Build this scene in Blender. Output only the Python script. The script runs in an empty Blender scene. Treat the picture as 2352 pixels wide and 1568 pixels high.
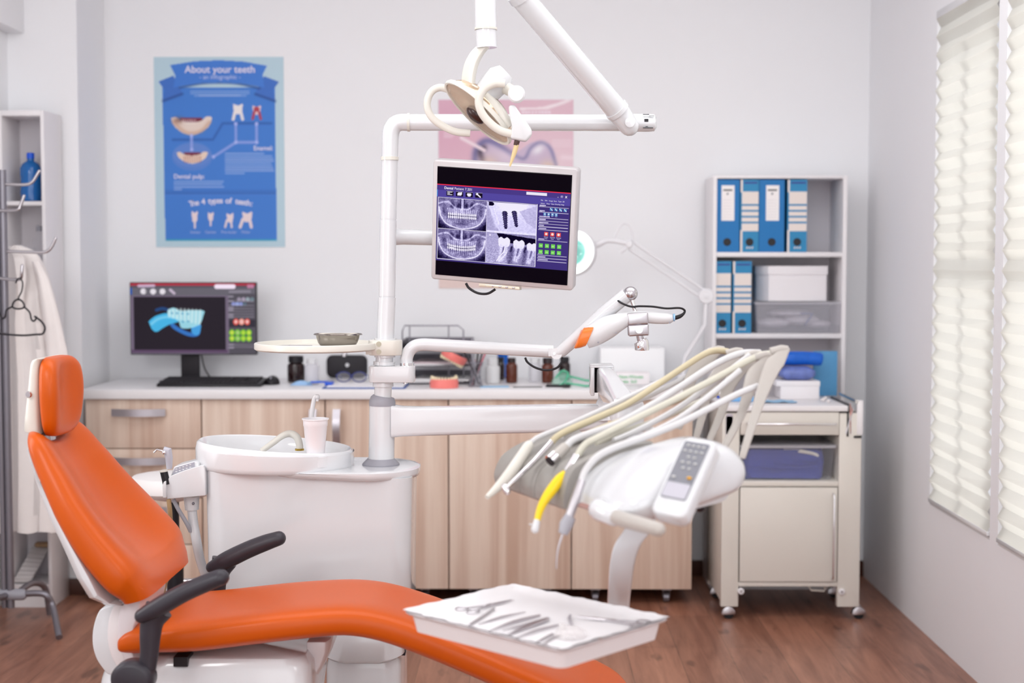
import bpy, bmesh, math, random
import numpy as np
from mathutils import Vector as V, Matrix, Euler, Quaternion
from mathutils import geometry
random.seed(7); np.random.seed(7)
sc = bpy.context.scene
COL = sc.collection
PI = math.pi
F = 3267.0                      # focal length in pixels of the 2352 px wide frame (50 mm)
CAM = V((0, 0, 1.41)); PITCH = math.radians(3.22); YAW = math.radians(0.51)
ROT = Euler((PI/2 - PITCH, 0, YAW), 'XYZ').to_matrix()

def ray(px, py):
    return ROT @ V(((px-1176)/F, -(py-784)/F, -1))
def P(px, py, Y):               # the point at depth Y seen at a pixel of the photograph
    d = ray(px, py); return CAM + d*(Y/d.y)
def PZ(px, py, Z):              # the point at height Z
    d = ray(px, py); return CAM + d*((Z-CAM.z)/d.z)
def S(Y): return F/Y            # pixels per metre at depth Y

# ---------------------------------------------------------------- materials
def lin(c):
    if isinstance(c, str): c = [int(c[i:i+2], 16)/255 for i in (0, 2, 4)]
    return tuple(x/12.92 if x <= .04045 else ((x+.055)/1.055)**2.4 for x in c)
def node(nt, t, **kw):
    n = nt.nodes.new(t)
    for k, v in kw.items():
        if k.startswith('i_'): n.inputs[k[2:].replace('_', ' ')].default_value = v
        else: setattr(n, k, v)
    return n
def mat(name, col, rough=.5, metal=0, coat=0, noise=0, nscale=20, bump=0, trans=0, alpha=1, ior=1.45, sss=0, emis=None, estr=0, spec=.5):
    m = bpy.data.materials.new(name); m.use_nodes = True
    nt = m.node_tree; b = nt.nodes['Principled BSDF']
    c = lin(col)
    b.inputs['Base Color'].default_value = (*c, 1)
    b.inputs['Roughness'].default_value = rough
    b.inputs['Metallic'].default_value = metal
    b.inputs['Coat Weight'].default_value = coat
    b.inputs['Coat Roughness'].default_value = .08
    b.inputs['Transmission Weight'].default_value = trans
    b.inputs['Alpha'].default_value = alpha
    b.inputs['IOR'].default_value = ior
    b.inputs['Specular IOR Level'].default_value = spec
    if emis:
        b.inputs['Emission Color'].default_value = (*lin(emis), 1); b.inputs['Emission Strength'].default_value = estr
    tc = node(nt, 'ShaderNodeTexCoord')
    nz = node(nt, 'ShaderNodeTexNoise', i_Scale=nscale, i_Detail=4.0)
    nt.links.new(tc.outputs['Object'], nz.inputs['Vector'])
    if noise:
        mx = node(nt, 'ShaderNodeMixRGB'); mx.inputs[1].default_value = (*[x*(1-noise) for x in c], 1)
        mx.inputs[2].default_value = (*[min(1, x*(1+noise)) for x in c], 1)
        nt.links.new(nz.outputs['Fac'], mx.inputs[0]); nt.links.new(mx.outputs[0], b.inputs['Base Color'])
    if bump:
        bp = node(nt, 'ShaderNodeBump', i_Strength=bump, i_Distance=.002)
        nt.links.new(nz.outputs['Fac'], bp.inputs['Height']); nt.links.new(bp.outputs[0], b.inputs['Normal'])
    return m
def emat(name, col, s=1.0):
    m = bpy.data.materials.new(name); m.use_nodes = True; nt = m.node_tree; nt.nodes.clear()
    e = node(nt, 'ShaderNodeEmission', i_Strength=s); e.inputs[0].default_value = (*lin(col), 1)
    o = node(nt, 'ShaderNodeOutputMaterial'); nt.links.new(e.outputs[0], o.inputs[0]); return m
def picmat(name, emission=False, s=1.0, rough=.5):
    m = bpy.data.materials.new(name); m.use_nodes = True; nt = m.node_tree
    at = node(nt, 'ShaderNodeAttribute', attribute_name='Col')
    b = nt.nodes['Principled BSDF']
    if emission:
        b.inputs['Base Color'].default_value = (.0015, .001, .002, 1)
        nt.links.new(at.outputs['Color'], b.inputs['Emission Color']); b.inputs['Emission Strength'].default_value = s
    else:
        nt.links.new(at.outputs['Color'], b.inputs['Base Color'])
    b.inputs['Roughness'].default_value = rough
    b.inputs['Specular IOR Level'].default_value = .015 if emission else .4
    return m

# ---------------------------------------------------------------- mesh builder
def catmull(pts, n=8):
    pts = [tuple(p) for p in pts]; k = len(pts[0])
    q = [np.array(p, float) for p in pts]; q = [2*q[0]-q[1]] + q + [2*q[-1]-q[-2]]
    out = []
    for i in range(1, len(q)-2):
        for j in range(n):
            t = j/n; a, b, c, d = q[i-1], q[i], q[i+1], q[i+2]
            out.append(.5*((2*b) + (-a+c)*t + (2*a-5*b+4*c-d)*t*t + (-a+3*b-3*c+d)*t**3))
    out.append(q[-2])
    return [V(o) if k == 3 else tuple(o) for o in out]
def interp(x, xs, ys):
    return float(np.interp(x, xs, ys))

class MB:
    def __init__(s): s.v = []; s.f = []; s.mi = []; s.cur = 0
    def add(s, vs, fs):
        o = len(s.v); s.v += [V(v) for v in vs]
        s.f += [[i+o for i in f] for f in fs]; s.mi += [s.cur]*len(fs); return s
    def bx(s, x0, x1, y0, y1, z0, z1):
        return s.box(((x0+x1)/2, (y0+y1)/2, (z0+z1)/2), (abs(x1-x0), abs(y1-y0), abs(z1-z0)))
    def box(s, c, d, R=None, M=None):
        c = V(c); vs = []
        for i in (-1, 1):
            for j in (-1, 1):
                for k in (-1, 1):
                    p = V((i*d[0]/2, j*d[1]/2, k*d[2]/2))
                    if R is not None: p = R @ p
                    vs.append(c+p)
        return s.add(vs, [(0,1,3,2),(4,6,7,5),(0,4,5,1),(2,3,7,6),(0,2,6,4),(1,5,7,3)])
    def loft(s, rings, c0=True, c1=True, closed=True):
        n = len(rings[0]); vs = [p for r in rings for p in r]; fs = []
        for i in range(len(rings)-1):
            for j in range(n if closed else n-1):
                a = i*n+j; b = i*n+(j+1) % n
                fs.append((a, b, b+n, a+n))
        if c0: fs.append(list(range(n))[::-1])
        if c1: fs.append([(len(rings)-1)*n+j for j in range(n)])
        return s.add(vs, fs)
    def tube(s, pts, r, seg=12, caps=True, smooth=0, flat=None, up=None, round_end=False):
        # r: number or list; flat: factor along the second axis of the section
        if smooth:
            rr = r if isinstance(r, (list, tuple)) else [r]*len(pts)
            q = catmull([(*p, x) for p, x in zip(pts, rr)], smooth)
            pts = [V(a[:3]) for a in q]; r = [float(a[3]) for a in q]
        pts = [V(p) for p in pts]; n = len(pts)
        r = list(r) if isinstance(r, (list, tuple)) else [r]*n
        if round_end:
            d0 = (pts[0]-pts[1]).normalized(); d1 = (pts[-1]-pts[-2]).normalized()
            A, B = pts[0].copy(), pts[-1].copy(); ra, rb = r[0], r[-1]
            pre = [(A+d0*ra*math.sin(t), ra*math.cos(t)) for t in (1.45, 1.1, .7, .35)]
            post = [(B+d1*rb*math.sin(t), rb*math.cos(t)) for t in (.35, .7, 1.1, 1.45)]
            pts = [p for p, _ in pre]+pts+[p for p, _ in post]; r = [x for _, x in pre]+r+[x for _, x in post]; n = len(pts)
        T = []
        for i in range(n):
            a = pts[max(i-1, 0)]; b = pts[min(i+1, n-1)]; T.append((b-a).normalized() if (b-a).length > 1e-9 else V((0,0,1)))
        u = V(up) if up is not None else V((0, 0, 1))
        if abs(u.dot(T[0])) > .95: u = V((0, 1, 0))
        N = (u - T[0]*u.dot(T[0])).normalized(); rings = []
        for i in range(n):
            N = (N - T[i]*N.dot(T[i])).normalized(); B = T[i].cross(N)
            fl = 1 if flat is None else flat
            rings.append([pts[i]+N*(r[i]*math.cos(a))+B*(r[i]*fl*math.sin(a)) for a in [2*PI*k/seg for k in range(seg)]])
        return s.loft(rings, caps, caps)
    def cyl(s, a, b, r, r2=None, seg=24):
        return s.tube([a, b], [r, r if r2 is None else r2], seg)
    def lathe(s, prof, o=(0,0,0), axis=(0,0,1), seg=32, sx=1, sy=1, caps=True):
        o = V(o); ax = V(axis).normalized()
        q = V((0,0,1)).rotation_difference(ax)
        rings = [[o + q @ V((r*sx*math.cos(t), r*sy*math.sin(t), z)) for t in [2*PI*k/seg for k in range(seg)]] for r, z in prof]
        return s.loft(rings, caps, caps)
    def sphere(s, c, r, sc3=(1,1,1), seg=20, R=None):
        c = V(c); rings = []
        for i in range(1, seg//2):
            t = PI*i/(seg//2); ring = []
            for k in range(seg):
                a = 2*PI*k/seg
                p = V((r*sc3[0]*math.sin(t)*math.cos(a), r*sc3[1]*math.sin(t)*math.sin(a), -r*sc3[2]*math.cos(t)))
                ring.append(c+(R @ p if R is not None else p))
            rings.append(ring)
        return s.loft(rings, True, True)
    def prism(s, poly, vec):
        poly = [V(p) for p in poly]; vec = V(vec)
        return s.loft([poly, [p+vec for p in poly]])
    def strip(s, pts, widths, thick, wdir, tdir):   # bar of rectangular section along pts
        rings = []
        for p, w in zip(pts, widths):
            a = V(wdir)*(w/2); b = V(tdir)*(thick/2)
            rings.append([V(p)-a-b, V(p)+a-b, V(p)+a+b, V(p)-a+b])
        return s.loft(rings)

def rrect(w, h, r, n=5):           # rounded rectangle outline, centred
    out = []
    r = min(r, w/2-1e-5, h/2-1e-5)
    for cx, cy, a0 in ((w/2-r, h/2-r, 0), (-w/2+r, h/2-r, PI/2), (-w/2+r, -h/2+r, PI), (w/2-r, -h/2+r, 1.5*PI)):
        for k in range(n+1):
            a = a0+PI/2*k/n; out.append((cx+r*math.cos(a), cy+r*math.sin(a)))
    return out
def slab(mb, o, u, v, n, w, h, r, t, nr=5, edge=0):  # rounded plate on point o (centre of back), axes u,v, thickness along n
    o, u, v, n = V(o), V(u), V(v), V(n)
    def ring(s, z): return [o+u*x*1+v*y*1+n*z for x, y in rrect(w-2*s, h-2*s, max(r-s, .0004), nr)]
    if edge:
        e = edge
        mb.loft([ring(e, 0), ring(e*.3, e*.3), ring(0, e), ring(0, t-e), ring(e*.3, t-e*.3), ring(e, t)])
    else: mb.loft([ring(0, 0), ring(0, t)])
    return mb

def wl(o):
    p = V((0, 0, 0))
    while o is not None: p = p+o.location; o = o.parent
    return p
def build(self, name, m, parent=None, bevel=0, bseg=2, ang=40, flat=False, label=None, sub=0, origin=None, shell=0):
    bm = bmesh.new()
    vs = [bm.verts.new(v) for v in self.v]
    for f, mi in zip(self.f, self.mi):
        try:
            fc = bm.faces.new([vs[i] for i in f]); fc.material_index = mi
        except ValueError: pass
    if not shell: bmesh.ops.recalc_face_normals(bm, faces=bm.faces)
    if bevel:
        es = [e for e in bm.edges if len(e.link_faces) == 2 and e.calc_face_angle(0) > math.radians(30)]
        bmesh.ops.bevel(bm, geom=es, offset=bevel, segments=bseg, profile=.5, affect='EDGES', clamp_overlap=True)
    if parent is not None: base = wl(parent)
    else:
        xs = [v.co for v in bm.verts]
        base = V(origin) if origin is not None else V(((min(p.x for p in xs)+max(p.x for p in xs))/2, (min(p.y for p in xs)+max(p.y for p in xs))/2, min(p.z for p in xs)))
    for v in bm.verts: v.co -= base
    me = bpy.data.meshes.new(name); bm.to_mesh(me); bm.free()
    if not flat:
        me.polygons.foreach_set('use_smooth', [True]*len(me.polygons)); me.set_sharp_from_angle(angle=math.radians(ang))
    o = bpy.data.objects.new(name, me); COL.objects.link(o)
    for mm in (m if isinstance(m, (list, tuple)) else [m]): me.materials.append(mm)
    if parent is not None: o.parent = parent
    else: o.location = base
    if sub:
        md = o.modifiers.new('smooth', 'SUBSURF'); md.levels = sub; md.render_levels = sub
    if label: o['label'] = label
    return o
MB.build = build
def thing(name, label, cat, loc, group=None):
    o = bpy.data.objects.new(name, None); COL.objects.link(o); o.location = loc; o.empty_display_size = .05
    o['label'] = label; o['category'] = cat
    if group: o['group'] = group
    return o
def tag(o, label, cat, group=None):
    o['label'] = label; o['category'] = cat
    if group: o['group'] = group
    return o
def struct(o): o['kind'] = 'structure'; return o
def dup(root, loc, rotz=0, label=None):
    def cp(o, par):
        c = o.copy(); COL.objects.link(c)
        if par is not None: c.parent = par
        for ch in [x for x in ALLOBJ() if x.parent == o]: cp(ch, c)
        return c
    r = cp(root, None); r.location = loc; r.rotation_euler.z = rotz
    if label: r['label'] = label
    return r
def ALLOBJ(): return list(COL.objects)
def text(s, size, o, u, v, m, parent, name='lettering', align='CENTER', off=0, ext=.0003, mb=None):
    cu = bpy.data.curves.new(name, 'FONT'); cu.body = s; cu.size = size; cu.align_x = align; cu.align_y = 'CENTER'
    cu.extrude = ext; cu.offset = off
    t = bpy.data.objects.new('t', cu); COL.objects.link(t)
    bpy.context.view_layer.update()
    me = bpy.data.meshes.new_from_object(t.evaluated_get(bpy.context.evaluated_depsgraph_get()))
    bpy.data.objects.remove(t)
    u, v = V(u).normalized(), V(v).normalized(); n = u.cross(v)
    R = Matrix((u, v, n)).transposed().to_4x4(); R.translation = V(o)-(wl(parent) if parent is not None else V((0,0,0)))
    me.transform(R)
    me.materials.append(m)
    ob = bpy.data.objects.new(name, me); COL.objects.link(ob); ob.parent = parent
    return ob

# ---------------------------------------------------------------- small raster painter for pictures and screens
class Pic:
    def __init__(s, nx, ny, bg, aspect):
        s.nx, s.ny, s.asp = nx, ny, aspect       # aspect = height / width
        s.a = np.zeros((ny, nx, 3)); s.a[:] = bg if not isinstance(bg, str) else s.c(bg)
        s.u, s.v = np.meshgrid((np.arange(nx)+.5)/nx, (np.arange(ny)+.5)/ny)
    def c(s, h): return np.array([int(h[i:i+2], 16)/255 for i in (0, 2, 4)]) if isinstance(h, str) else np.array(h, float)
    def blend(s, k, col, al=1):
        k = (k*al)[..., None]; s.a = s.a*(1-k)+s.c(col)*k
    def rect(s, u0, v0, u1, v1, col, al=1):
        s.blend(((s.u >= u0) & (s.u < u1) & (s.v >= v0) & (s.v < v1)).astype(float), col, al)
    def inside(s, pts):
        m = np.zeros(s.u.shape, bool); n = len(pts)
        for i in range(n):
            (x0, y0), (x1, y1) = pts[i], pts[(i+1) % n]
            if y0 == y1: continue
            c = ((y0 > s.v) != (y1 > s.v)) & (s.u < (x1-x0)*(s.v-y0)/(y1-y0)+x0); m ^= c
        return m
    def poly(s, pts, col, al=1, sm=0):
        if sm: pts = catmull(pts+[pts[0]], sm)
        s.blend(s.inside(pts).astype(float), col, al)
    def dist(s, pts):
        d = np.full(s.u.shape, 9.)
        for (x0, y0), (x1, y1) in zip(pts[:-1], pts[1:]):
            ax, ay = s.u-x0, (s.v-y0)*s.asp; bx, by = x1-x0, (y1-y0)*s.asp
            t = np.clip((ax*bx+ay*by)/(bx*bx+by*by+1e-12), 0, 1)
            d = np.minimum(d, np.hypot(ax-t*bx, ay-t*by))
        return d
    def line(s, pts, w, col, al=1, soft=0, sm=0):
        if sm: pts = catmull(pts, sm)
        d = s.dist(pts)
        k = np.exp(-(d/(w/2))**2) if soft else np.clip((w/2-d)/(.5/s.nx)+.5, 0, 1)
        s.blend(k, col, al)
    def ell(s, u, v, ru, rv, col, al=1, soft=0, rot=0):
        dx, dy = s.u-u, (s.v-v)*s.asp; c, q = math.cos(rot), math.sin(rot)
        d = np.sqrt(((dx*c+dy*q)/ru)**2+((-dx*q+dy*c)/rv)**2)
        s.blend(np.exp(-d*d*1.5) if soft else (d < 1).astype(float), col, al)
    def mesh(s, name, o, u, v, m, parent):    # o top-left corner, u right vector, v down vector (full size)
        nx, ny = s.nx, s.ny; U = (np.arange(nx)/(nx-1)); W = (np.arange(ny)/(ny-1))
        o = np.array(o-(wl(parent) if parent is not None else V((0,0,0)))); u = np.array(u); v = np.array(v)
        co = (o+U[None, :, None]*u+W[:, None, None]*v).reshape(-1, 3)
        idx = np.arange(nx*ny).reshape(ny, nx)
        q = np.stack([idx[1:, :-1], idx[1:, 1:], idx[:-1, 1:], idx[:-1, :-1]], -1).reshape(-1, 4)
        me = bpy.data.meshes.new(name); me.from_pydata([], [], [])
        me.vertices.add(nx*ny); me.vertices.foreach_set('co', co.ravel())
        me.loops.add(q.size); me.polygons.add(len(q))
        me.loops.foreach_set('vertex_index', q.ravel()); me.polygons.foreach_set('loop_start', np.arange(len(q))*4)
        me.update(); me.validate()
        a = np.clip(s.a, 0, 1); a = np.where(a <= .04045, a/12.92, ((a+.055)/1.055)**2.4)
        at = me.color_attributes.new('Col', 'FLOAT_COLOR', 'POINT')
        at.data.foreach_set('color', np.concatenate([a.reshape(-1, 3), np.ones((nx*ny, 1))], 1).ravel())
        me.materials.append(m)
        ob = bpy.data.objects.new(name, me); COL.objects.link(ob); ob.parent = parent
        return ob

# ---------------------------------------------------------------- material library
white_wall = mat('wall_paint', 'F1F1F4', .85, noise=.015, nscale=3, bump=.05)
ceil_m = mat('ceiling_paint', 'F6F6F8', .9)
plastic = mat('white_plastic', 'DEDEE0', .28, coat=.3)
gloss = mat('white_gloss_enamel', 'DCDDE0', .16, coat=.6)
ceramic = mat('white_ceramic', 'E2E3E6', .08, coat=.8)
cream = mat('cream_plastic', 'DEDAD1', .32, coat=.2)
ivory_grey = mat('warm_grey_plastic', 'BEB8B2', .4)
holder_grey = mat('grey_silicone', '9A9691', .45)
midgrey = mat('mid_grey_plastic', '9A99A2', .4)
armgrey = mat('charcoal_polyurethane', '332F37', .4, noise=.05, nscale=60)
black = mat('black_plastic', '17141A', .4)
softblack = mat('soft_black', '242026', .6)
chrome = mat('chrome', 'E8E6E8', .08, metal=1)
steel = mat('brushed_steel', 'C6C2C6', .28, metal=1)
darksteel = mat('grey_painted_steel', '85828A', .35, metal=.7)
orange = mat('orange_vinyl', 'CB5506', .38, coat=.06, spec=.32, noise=.03, nscale=6, bump=.04)
worktop_m = mat('white_laminate', 'F0EEF0', .3)
shelf_w = mat('white_melamine', 'EDE9EB', .4)
shelf_g = mat('grey_melamine', 'D9D3D8', .5)
enamel = mat('cream_enamel', 'DED8D0', .35, noise=.02, nscale=4)
blue_pvc = mat('blue_binder_board', '0A72B6', .45)
blue_pvc2 = mat('dull_blue_binder_board', '2A87B9', .5)
cream_lab = mat('cream_label_paper', 'EADFD9', .7)
white_lab = mat('white_label_paper', 'F5F0F0', .6)
paper = mat('white_paper', 'F4F2F4', .8)
navy = mat('navy_cloth', '2E3E92', .85, noise=.2, nscale=25)
coat_m = mat('white_cotton', 'EDE6E4', .9, noise=.03)
amber = mat('brown_glass', '5A2410', .12, coat=.3)
dark_amber = mat('dark_brown_glass', '241012', .15, coat=.3)
blue_liq = mat('blue_liquid_bottle', '0A5FC4', .12, coat=.4)
blue_cap = mat('blue_cap', '1658D8', .4)
clear_p = mat('clear_plastic', 'DDDCE6', .12, alpha=.09)
milky_bin = mat('milky_bin_plastic', 'DCDAE4', .25, alpha=.26)
clear_b = mat('milky_plastic', 'E6E4EC', .3, alpha=.45)
teal_tint = mat('green_tubing', '5CC9A0', .2, alpha=.7)
ltblue = mat('light_blue_tissue', '9CC6E6', .8)
pinkgum = mat('pink_gum_resin', 'F4837C', .35)
tooth_m = mat('cream_tooth_resin', 'F2E2C0', .3)
baseb = mat('dark_brown_skirting', '4A2A20', .4)
rubber = mat('black_rubber', '121014', .7)
orange_p = mat('orange_plastic', 'F07A22', .3, coat=.4)
yellow_p = mat('yellow_plastic', 'F6D21A', .3)
hose_w = mat('white_hose', 'D8D7D8', .4)
hose_c = mat('cream_hose', 'CCC0A0', .4)
hose_g = mat('pale_green_hose', 'D2CFC0', .4)
hose_gr = mat('grey_hose', 'A8A8B0', .4)
hose_br = mat('tan_hose', 'A98A62', .45)
blind_m = None
# ================================================================ camera, light, room
cd = bpy.data.cameras.new('camera'); cam = bpy.data.objects.new('camera', cd); COL.objects.link(cam)
cam.location = CAM; cam.rotation_euler = (PI/2-PITCH, 0, YAW)
cd.sensor_width = 36; cd.lens = F*36/2352; cd.clip_start = .05; cd.clip_end = 100
cd.dof.use_dof = True; cd.dof.focus_distance = 3.85; cd.dof.aperture_fstop = 2.3
sc.camera = cam
sc.view_settings.view_transform = 'Standard'; sc.view_settings.look = 'None'
sc.view_settings.gamma = 1; sc.view_settings.use_curve_mapping = False
sc.view_settings.exposure = -0.03
w = bpy.data.worlds.new('sky'); sc.world = w; w.use_nodes = True
w.node_tree.nodes['Background'].inputs[0].default_value = (.96, .97, 1, 1)
w.node_tree.nodes['Background'].inputs[1].default_value = 1.25

def area(name, loc, target, sx, sy, power, col=(1, 1, 1)):
    l = bpy.data.lights.new(name, 'AREA'); l.shape = 'RECTANGLE'; l.size = sx; l.size_y = sy; l.energy = power; l.color = col
    o = bpy.data.objects.new(name, l); COL.objects.link(o); o.location = loc
    o.rotation_euler = (V(target)-V(loc)).to_track_quat('-Z', 'Y').to_euler(); return o
area('assumed_key_light', (-1.75, .9, 2.6), (.1, 4.4, .9), .7, .7, 20, (.99, 1, .99))  # assumed unseen source at upper left, direction judged from the shadows
area('assumed_ceiling_light', (.1, 4.1, 2.84), (.1, 4.5, 0), 3.0, 2.2, 50, (.97, .995, 1))  # assumed ceiling panel out of view, no fixture modelled; lights the back wall
area('assumed_ceiling_light', (-.2, 1.6, 2.84), (-.2, 1.9, 0), 1.6, 1.6, 5, (1, 1, 1))  # assumed weaker ceiling panel out of view, over the foreground
area('assumed_left_light', (-2.1, 3.3, 1.5), (1.5, 5.4, .9), .7, 1.0, 13, (.99, 1, 1))  # assumed source, guessed from the cart's shadow; left wall has no window modelled
area('right_fill_light', (1.3, 1.0, 2.5), (-1.4, 5.4, 1.3), .7, .7, 10, (.98, 1, 1))  # added fill, brightens the side face of the left column
area('rear_fill_light', (.4, -1.1, 1.5), (.2, 5, 1.1), 3.0, 2.2, 30, (.98, 1, 1))  # added broad fill behind the camera, no window modelled there
sun = bpy.data.lights.new('daylight', 'SUN'); sun.energy = 1.1; sun.angle = .35; sun.color = (1, .99, .97)
so = bpy.data.objects.new('daylight', sun); COL.objects.link(so); so.location = (6, 4, 4)
so.rotation_euler = V((-1, .12, -.45)).to_track_quat('-Z', 'Y').to_euler()

# wood floor
fm = bpy.data.materials.new('wood_plank_floor'); fm.use_nodes = True; nt = fm.node_tree; b = nt.nodes['Principled BSDF']
tc = node(nt, 'ShaderNodeTexCoord'); mp = node(nt, 'ShaderNodeMapping'); mp.inputs['Rotation'].default_value = (0, 0, PI/2)
nt.links.new(tc.outputs['Object'], mp.inputs[0])
br = node(nt, 'ShaderNodeTexBrick', offset=.37, i_Scale=1.0, i_Mortar_Size=.0016, i_Brick_Width=1.25, i_Row_Height=.185, i_Bias=0.0)
br.inputs['Color1'].default_value = (*lin('A8705A'), 1); br.inputs['Color2'].default_value = (*lin('7E5040'), 1); br.inputs['Mortar'].default_value = (*lin('40241C'), 1)
nt.links.new(mp.outputs[0], br.inputs[0])
mp2 = node(nt, 'ShaderNodeMapping'); mp2.inputs['Scale'].default_value = (14, 1.3, 1); nt.links.new(tc.outputs['Object'], mp2.inputs[0])
nz = node(nt, 'ShaderNodeTexNoise', i_Scale=1.6, i_Detail=8.0, i_Roughness=.65, i_Distortion=.6); nt.links.new(mp2.outputs[0], nz.inputs['Vector'])
cr = node(nt, 'ShaderNodeValToRGB'); cr.color_ramp.elements[0].position = .32; cr.color_ramp.elements[0].color = (*lin('5E382C'), 1)
cr.color_ramp.elements[1].position = .68; cr.color_ramp.elements[1].color = (*lin('BC8870'), 1)
nt.links.new(nz.outputs['Fac'], cr.inputs[0])
mx = node(nt, 'ShaderNodeMixRGB'); mx.inputs[0].default_value = .5
nt.links.new(br.outputs['Color'], mx.inputs[1]); nt.links.new(cr.outputs[0], mx.inputs[2])
kn = node(nt, 'ShaderNodeTexNoise', i_Scale=5.0, i_Detail=2.0); mp3 = node(nt, 'ShaderNodeMapping'); mp3.inputs['Scale'].default_value = (3, .9, 1)
nt.links.new(tc.outputs['Object'], mp3.inputs[0]); nt.links.new(mp3.outputs[0], kn.inputs['Vector'])
kr = node(nt, 'ShaderNodeValToRGB'); kr.color_ramp.elements[0].position = .66; kr.color_ramp.elements[1].position = .74
nt.links.new(kn.outputs['Fac'], kr.inputs[0])
m3 = node(nt, 'ShaderNodeMixRGB'); m3.inputs[2].default_value = (*lin('4C2E26'), 1)
mk = node(nt, 'ShaderNodeMath', operation='MULTIPLY'); mk.inputs[1].default_value = .6; nt.links.new(kr.outputs[0], mk.inputs[0])
nt.links.new(mk.outputs[0], m3.inputs[0]); nt.links.new(mx.outputs[0], m3.inputs[1]); nt.links.new(m3.outputs[0], b.inputs['Base Color'])
b.inputs['Roughness'].default_value = .33
bp = node(nt, 'ShaderNodeBump', i_Strength=.15, i_Distance=.002); nt.links.new(br.outputs['Fac'], bp.inputs['Height']); bp.invert = True
nt.links.new(bp.outputs[0], b.inputs['Normal'])

def woodmat(name, a, c, horiz=False, seed=0):
    m = bpy.data.materials.new(name); m.use_nodes = True; nt = m.node_tree; b = nt.nodes['Principled BSDF']
    tc = node(nt, 'ShaderNodeTexCoord'); mp = node(nt, 'ShaderNodeMapping')
    mp.inputs['Scale'].default_value = (9, 9, .3) if not horiz else (.35, 7, 7); mp.inputs['Location'].default_value = (seed, seed*.7, 0)
    nt.links.new(tc.outputs['Object'], mp.inputs[0])
    n1 = node(nt, 'ShaderNodeTexNoise', i_Scale=1.5, i_Detail=6.0, i_Roughness=.6, i_Distortion=.4); nt.links.new(mp.outputs[0], n1.inputs['Vector'])
    cr = node(nt, 'ShaderNodeValToRGB'); e = cr.color_ramp.elements
    e[0].position = .36; e[0].color = (*lin(a), 1); e[1].position = .62; e[1].color = (*lin(c), 1)
    nt.links.new(n1.outputs['Fac'], cr.inputs[0]); nt.links.new(cr.outputs[0], b.inputs['Base Color'])
    b.inputs['Roughness'].default_value = .5; return m
oak = [woodmat('light_oak_laminate', 'CCAE9B', 'E8D4C4', seed=k*3.1) for k in range(3)]

XR, XL, YB, YC, ZC, Y0 = 1.52, -2.15, 6.34, 5.95, 2.9, -1.2
T = .14
struct(MB().bx(XL-T, XR+.4, Y0, YB+T, -.06, 0).build('floor', fm))
struct(MB().bx(XL-T, XR+.4, Y0, YB+T, ZC, ZC+.1).build('ceiling', ceil_m))
struct(MB().bx(-1.86, XR+.4, YB, YB+T, 0, ZC).build('wall_back', white_wall))
struct(MB().bx(XL-T, -1.86, YC, YB+T, 0, ZC).build('wall_back_left', white_wall))
struct(MB().bx(XL-T, XL, Y0, YC, 0, ZC).build('wall_left', white_wall))
struct(MB().bx(XL, -2.078, 5.66, YC, 2.355, ZC).build('trim_1', white_wall, bevel=.004))     # boxed-in duct under the ceiling
# right wall with two window openings
Z0, Z1 = .5, 2.33
wins = [(4.62, 5.31), (3.7, 4.54)]
m = MB()
m.bx(XR, XR+.4, Y0, YB, 0, Z0); m.bx(XR, XR+.4, Y0, YB, Z1, ZC)
m.bx(XR, XR+.4, 5.31, YB, Z0, Z1); m.bx(XR, XR+.4, 4.54, 4.62, Z0, Z1); m.bx(XR, XR+.4, Y0, 3.7, Z0, Z1)
struct(m.build('wall_right', white_wall))
struct(MB().bx(-1.86, XR, YB-.014, YB, 0, .07).build('baseboard_back', baseb, bevel=.003))
struct(MB().bx(-1.874, -1.86, YC, YB-.014, 0, .07).bx(XL, -1.86, YC-.014, YC, 0, .07).build('baseboard_left', baseb, bevel=.003))
glassm = mat('window_glass', 'FFFFFF', .02, trans=1, ior=1.02)
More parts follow.
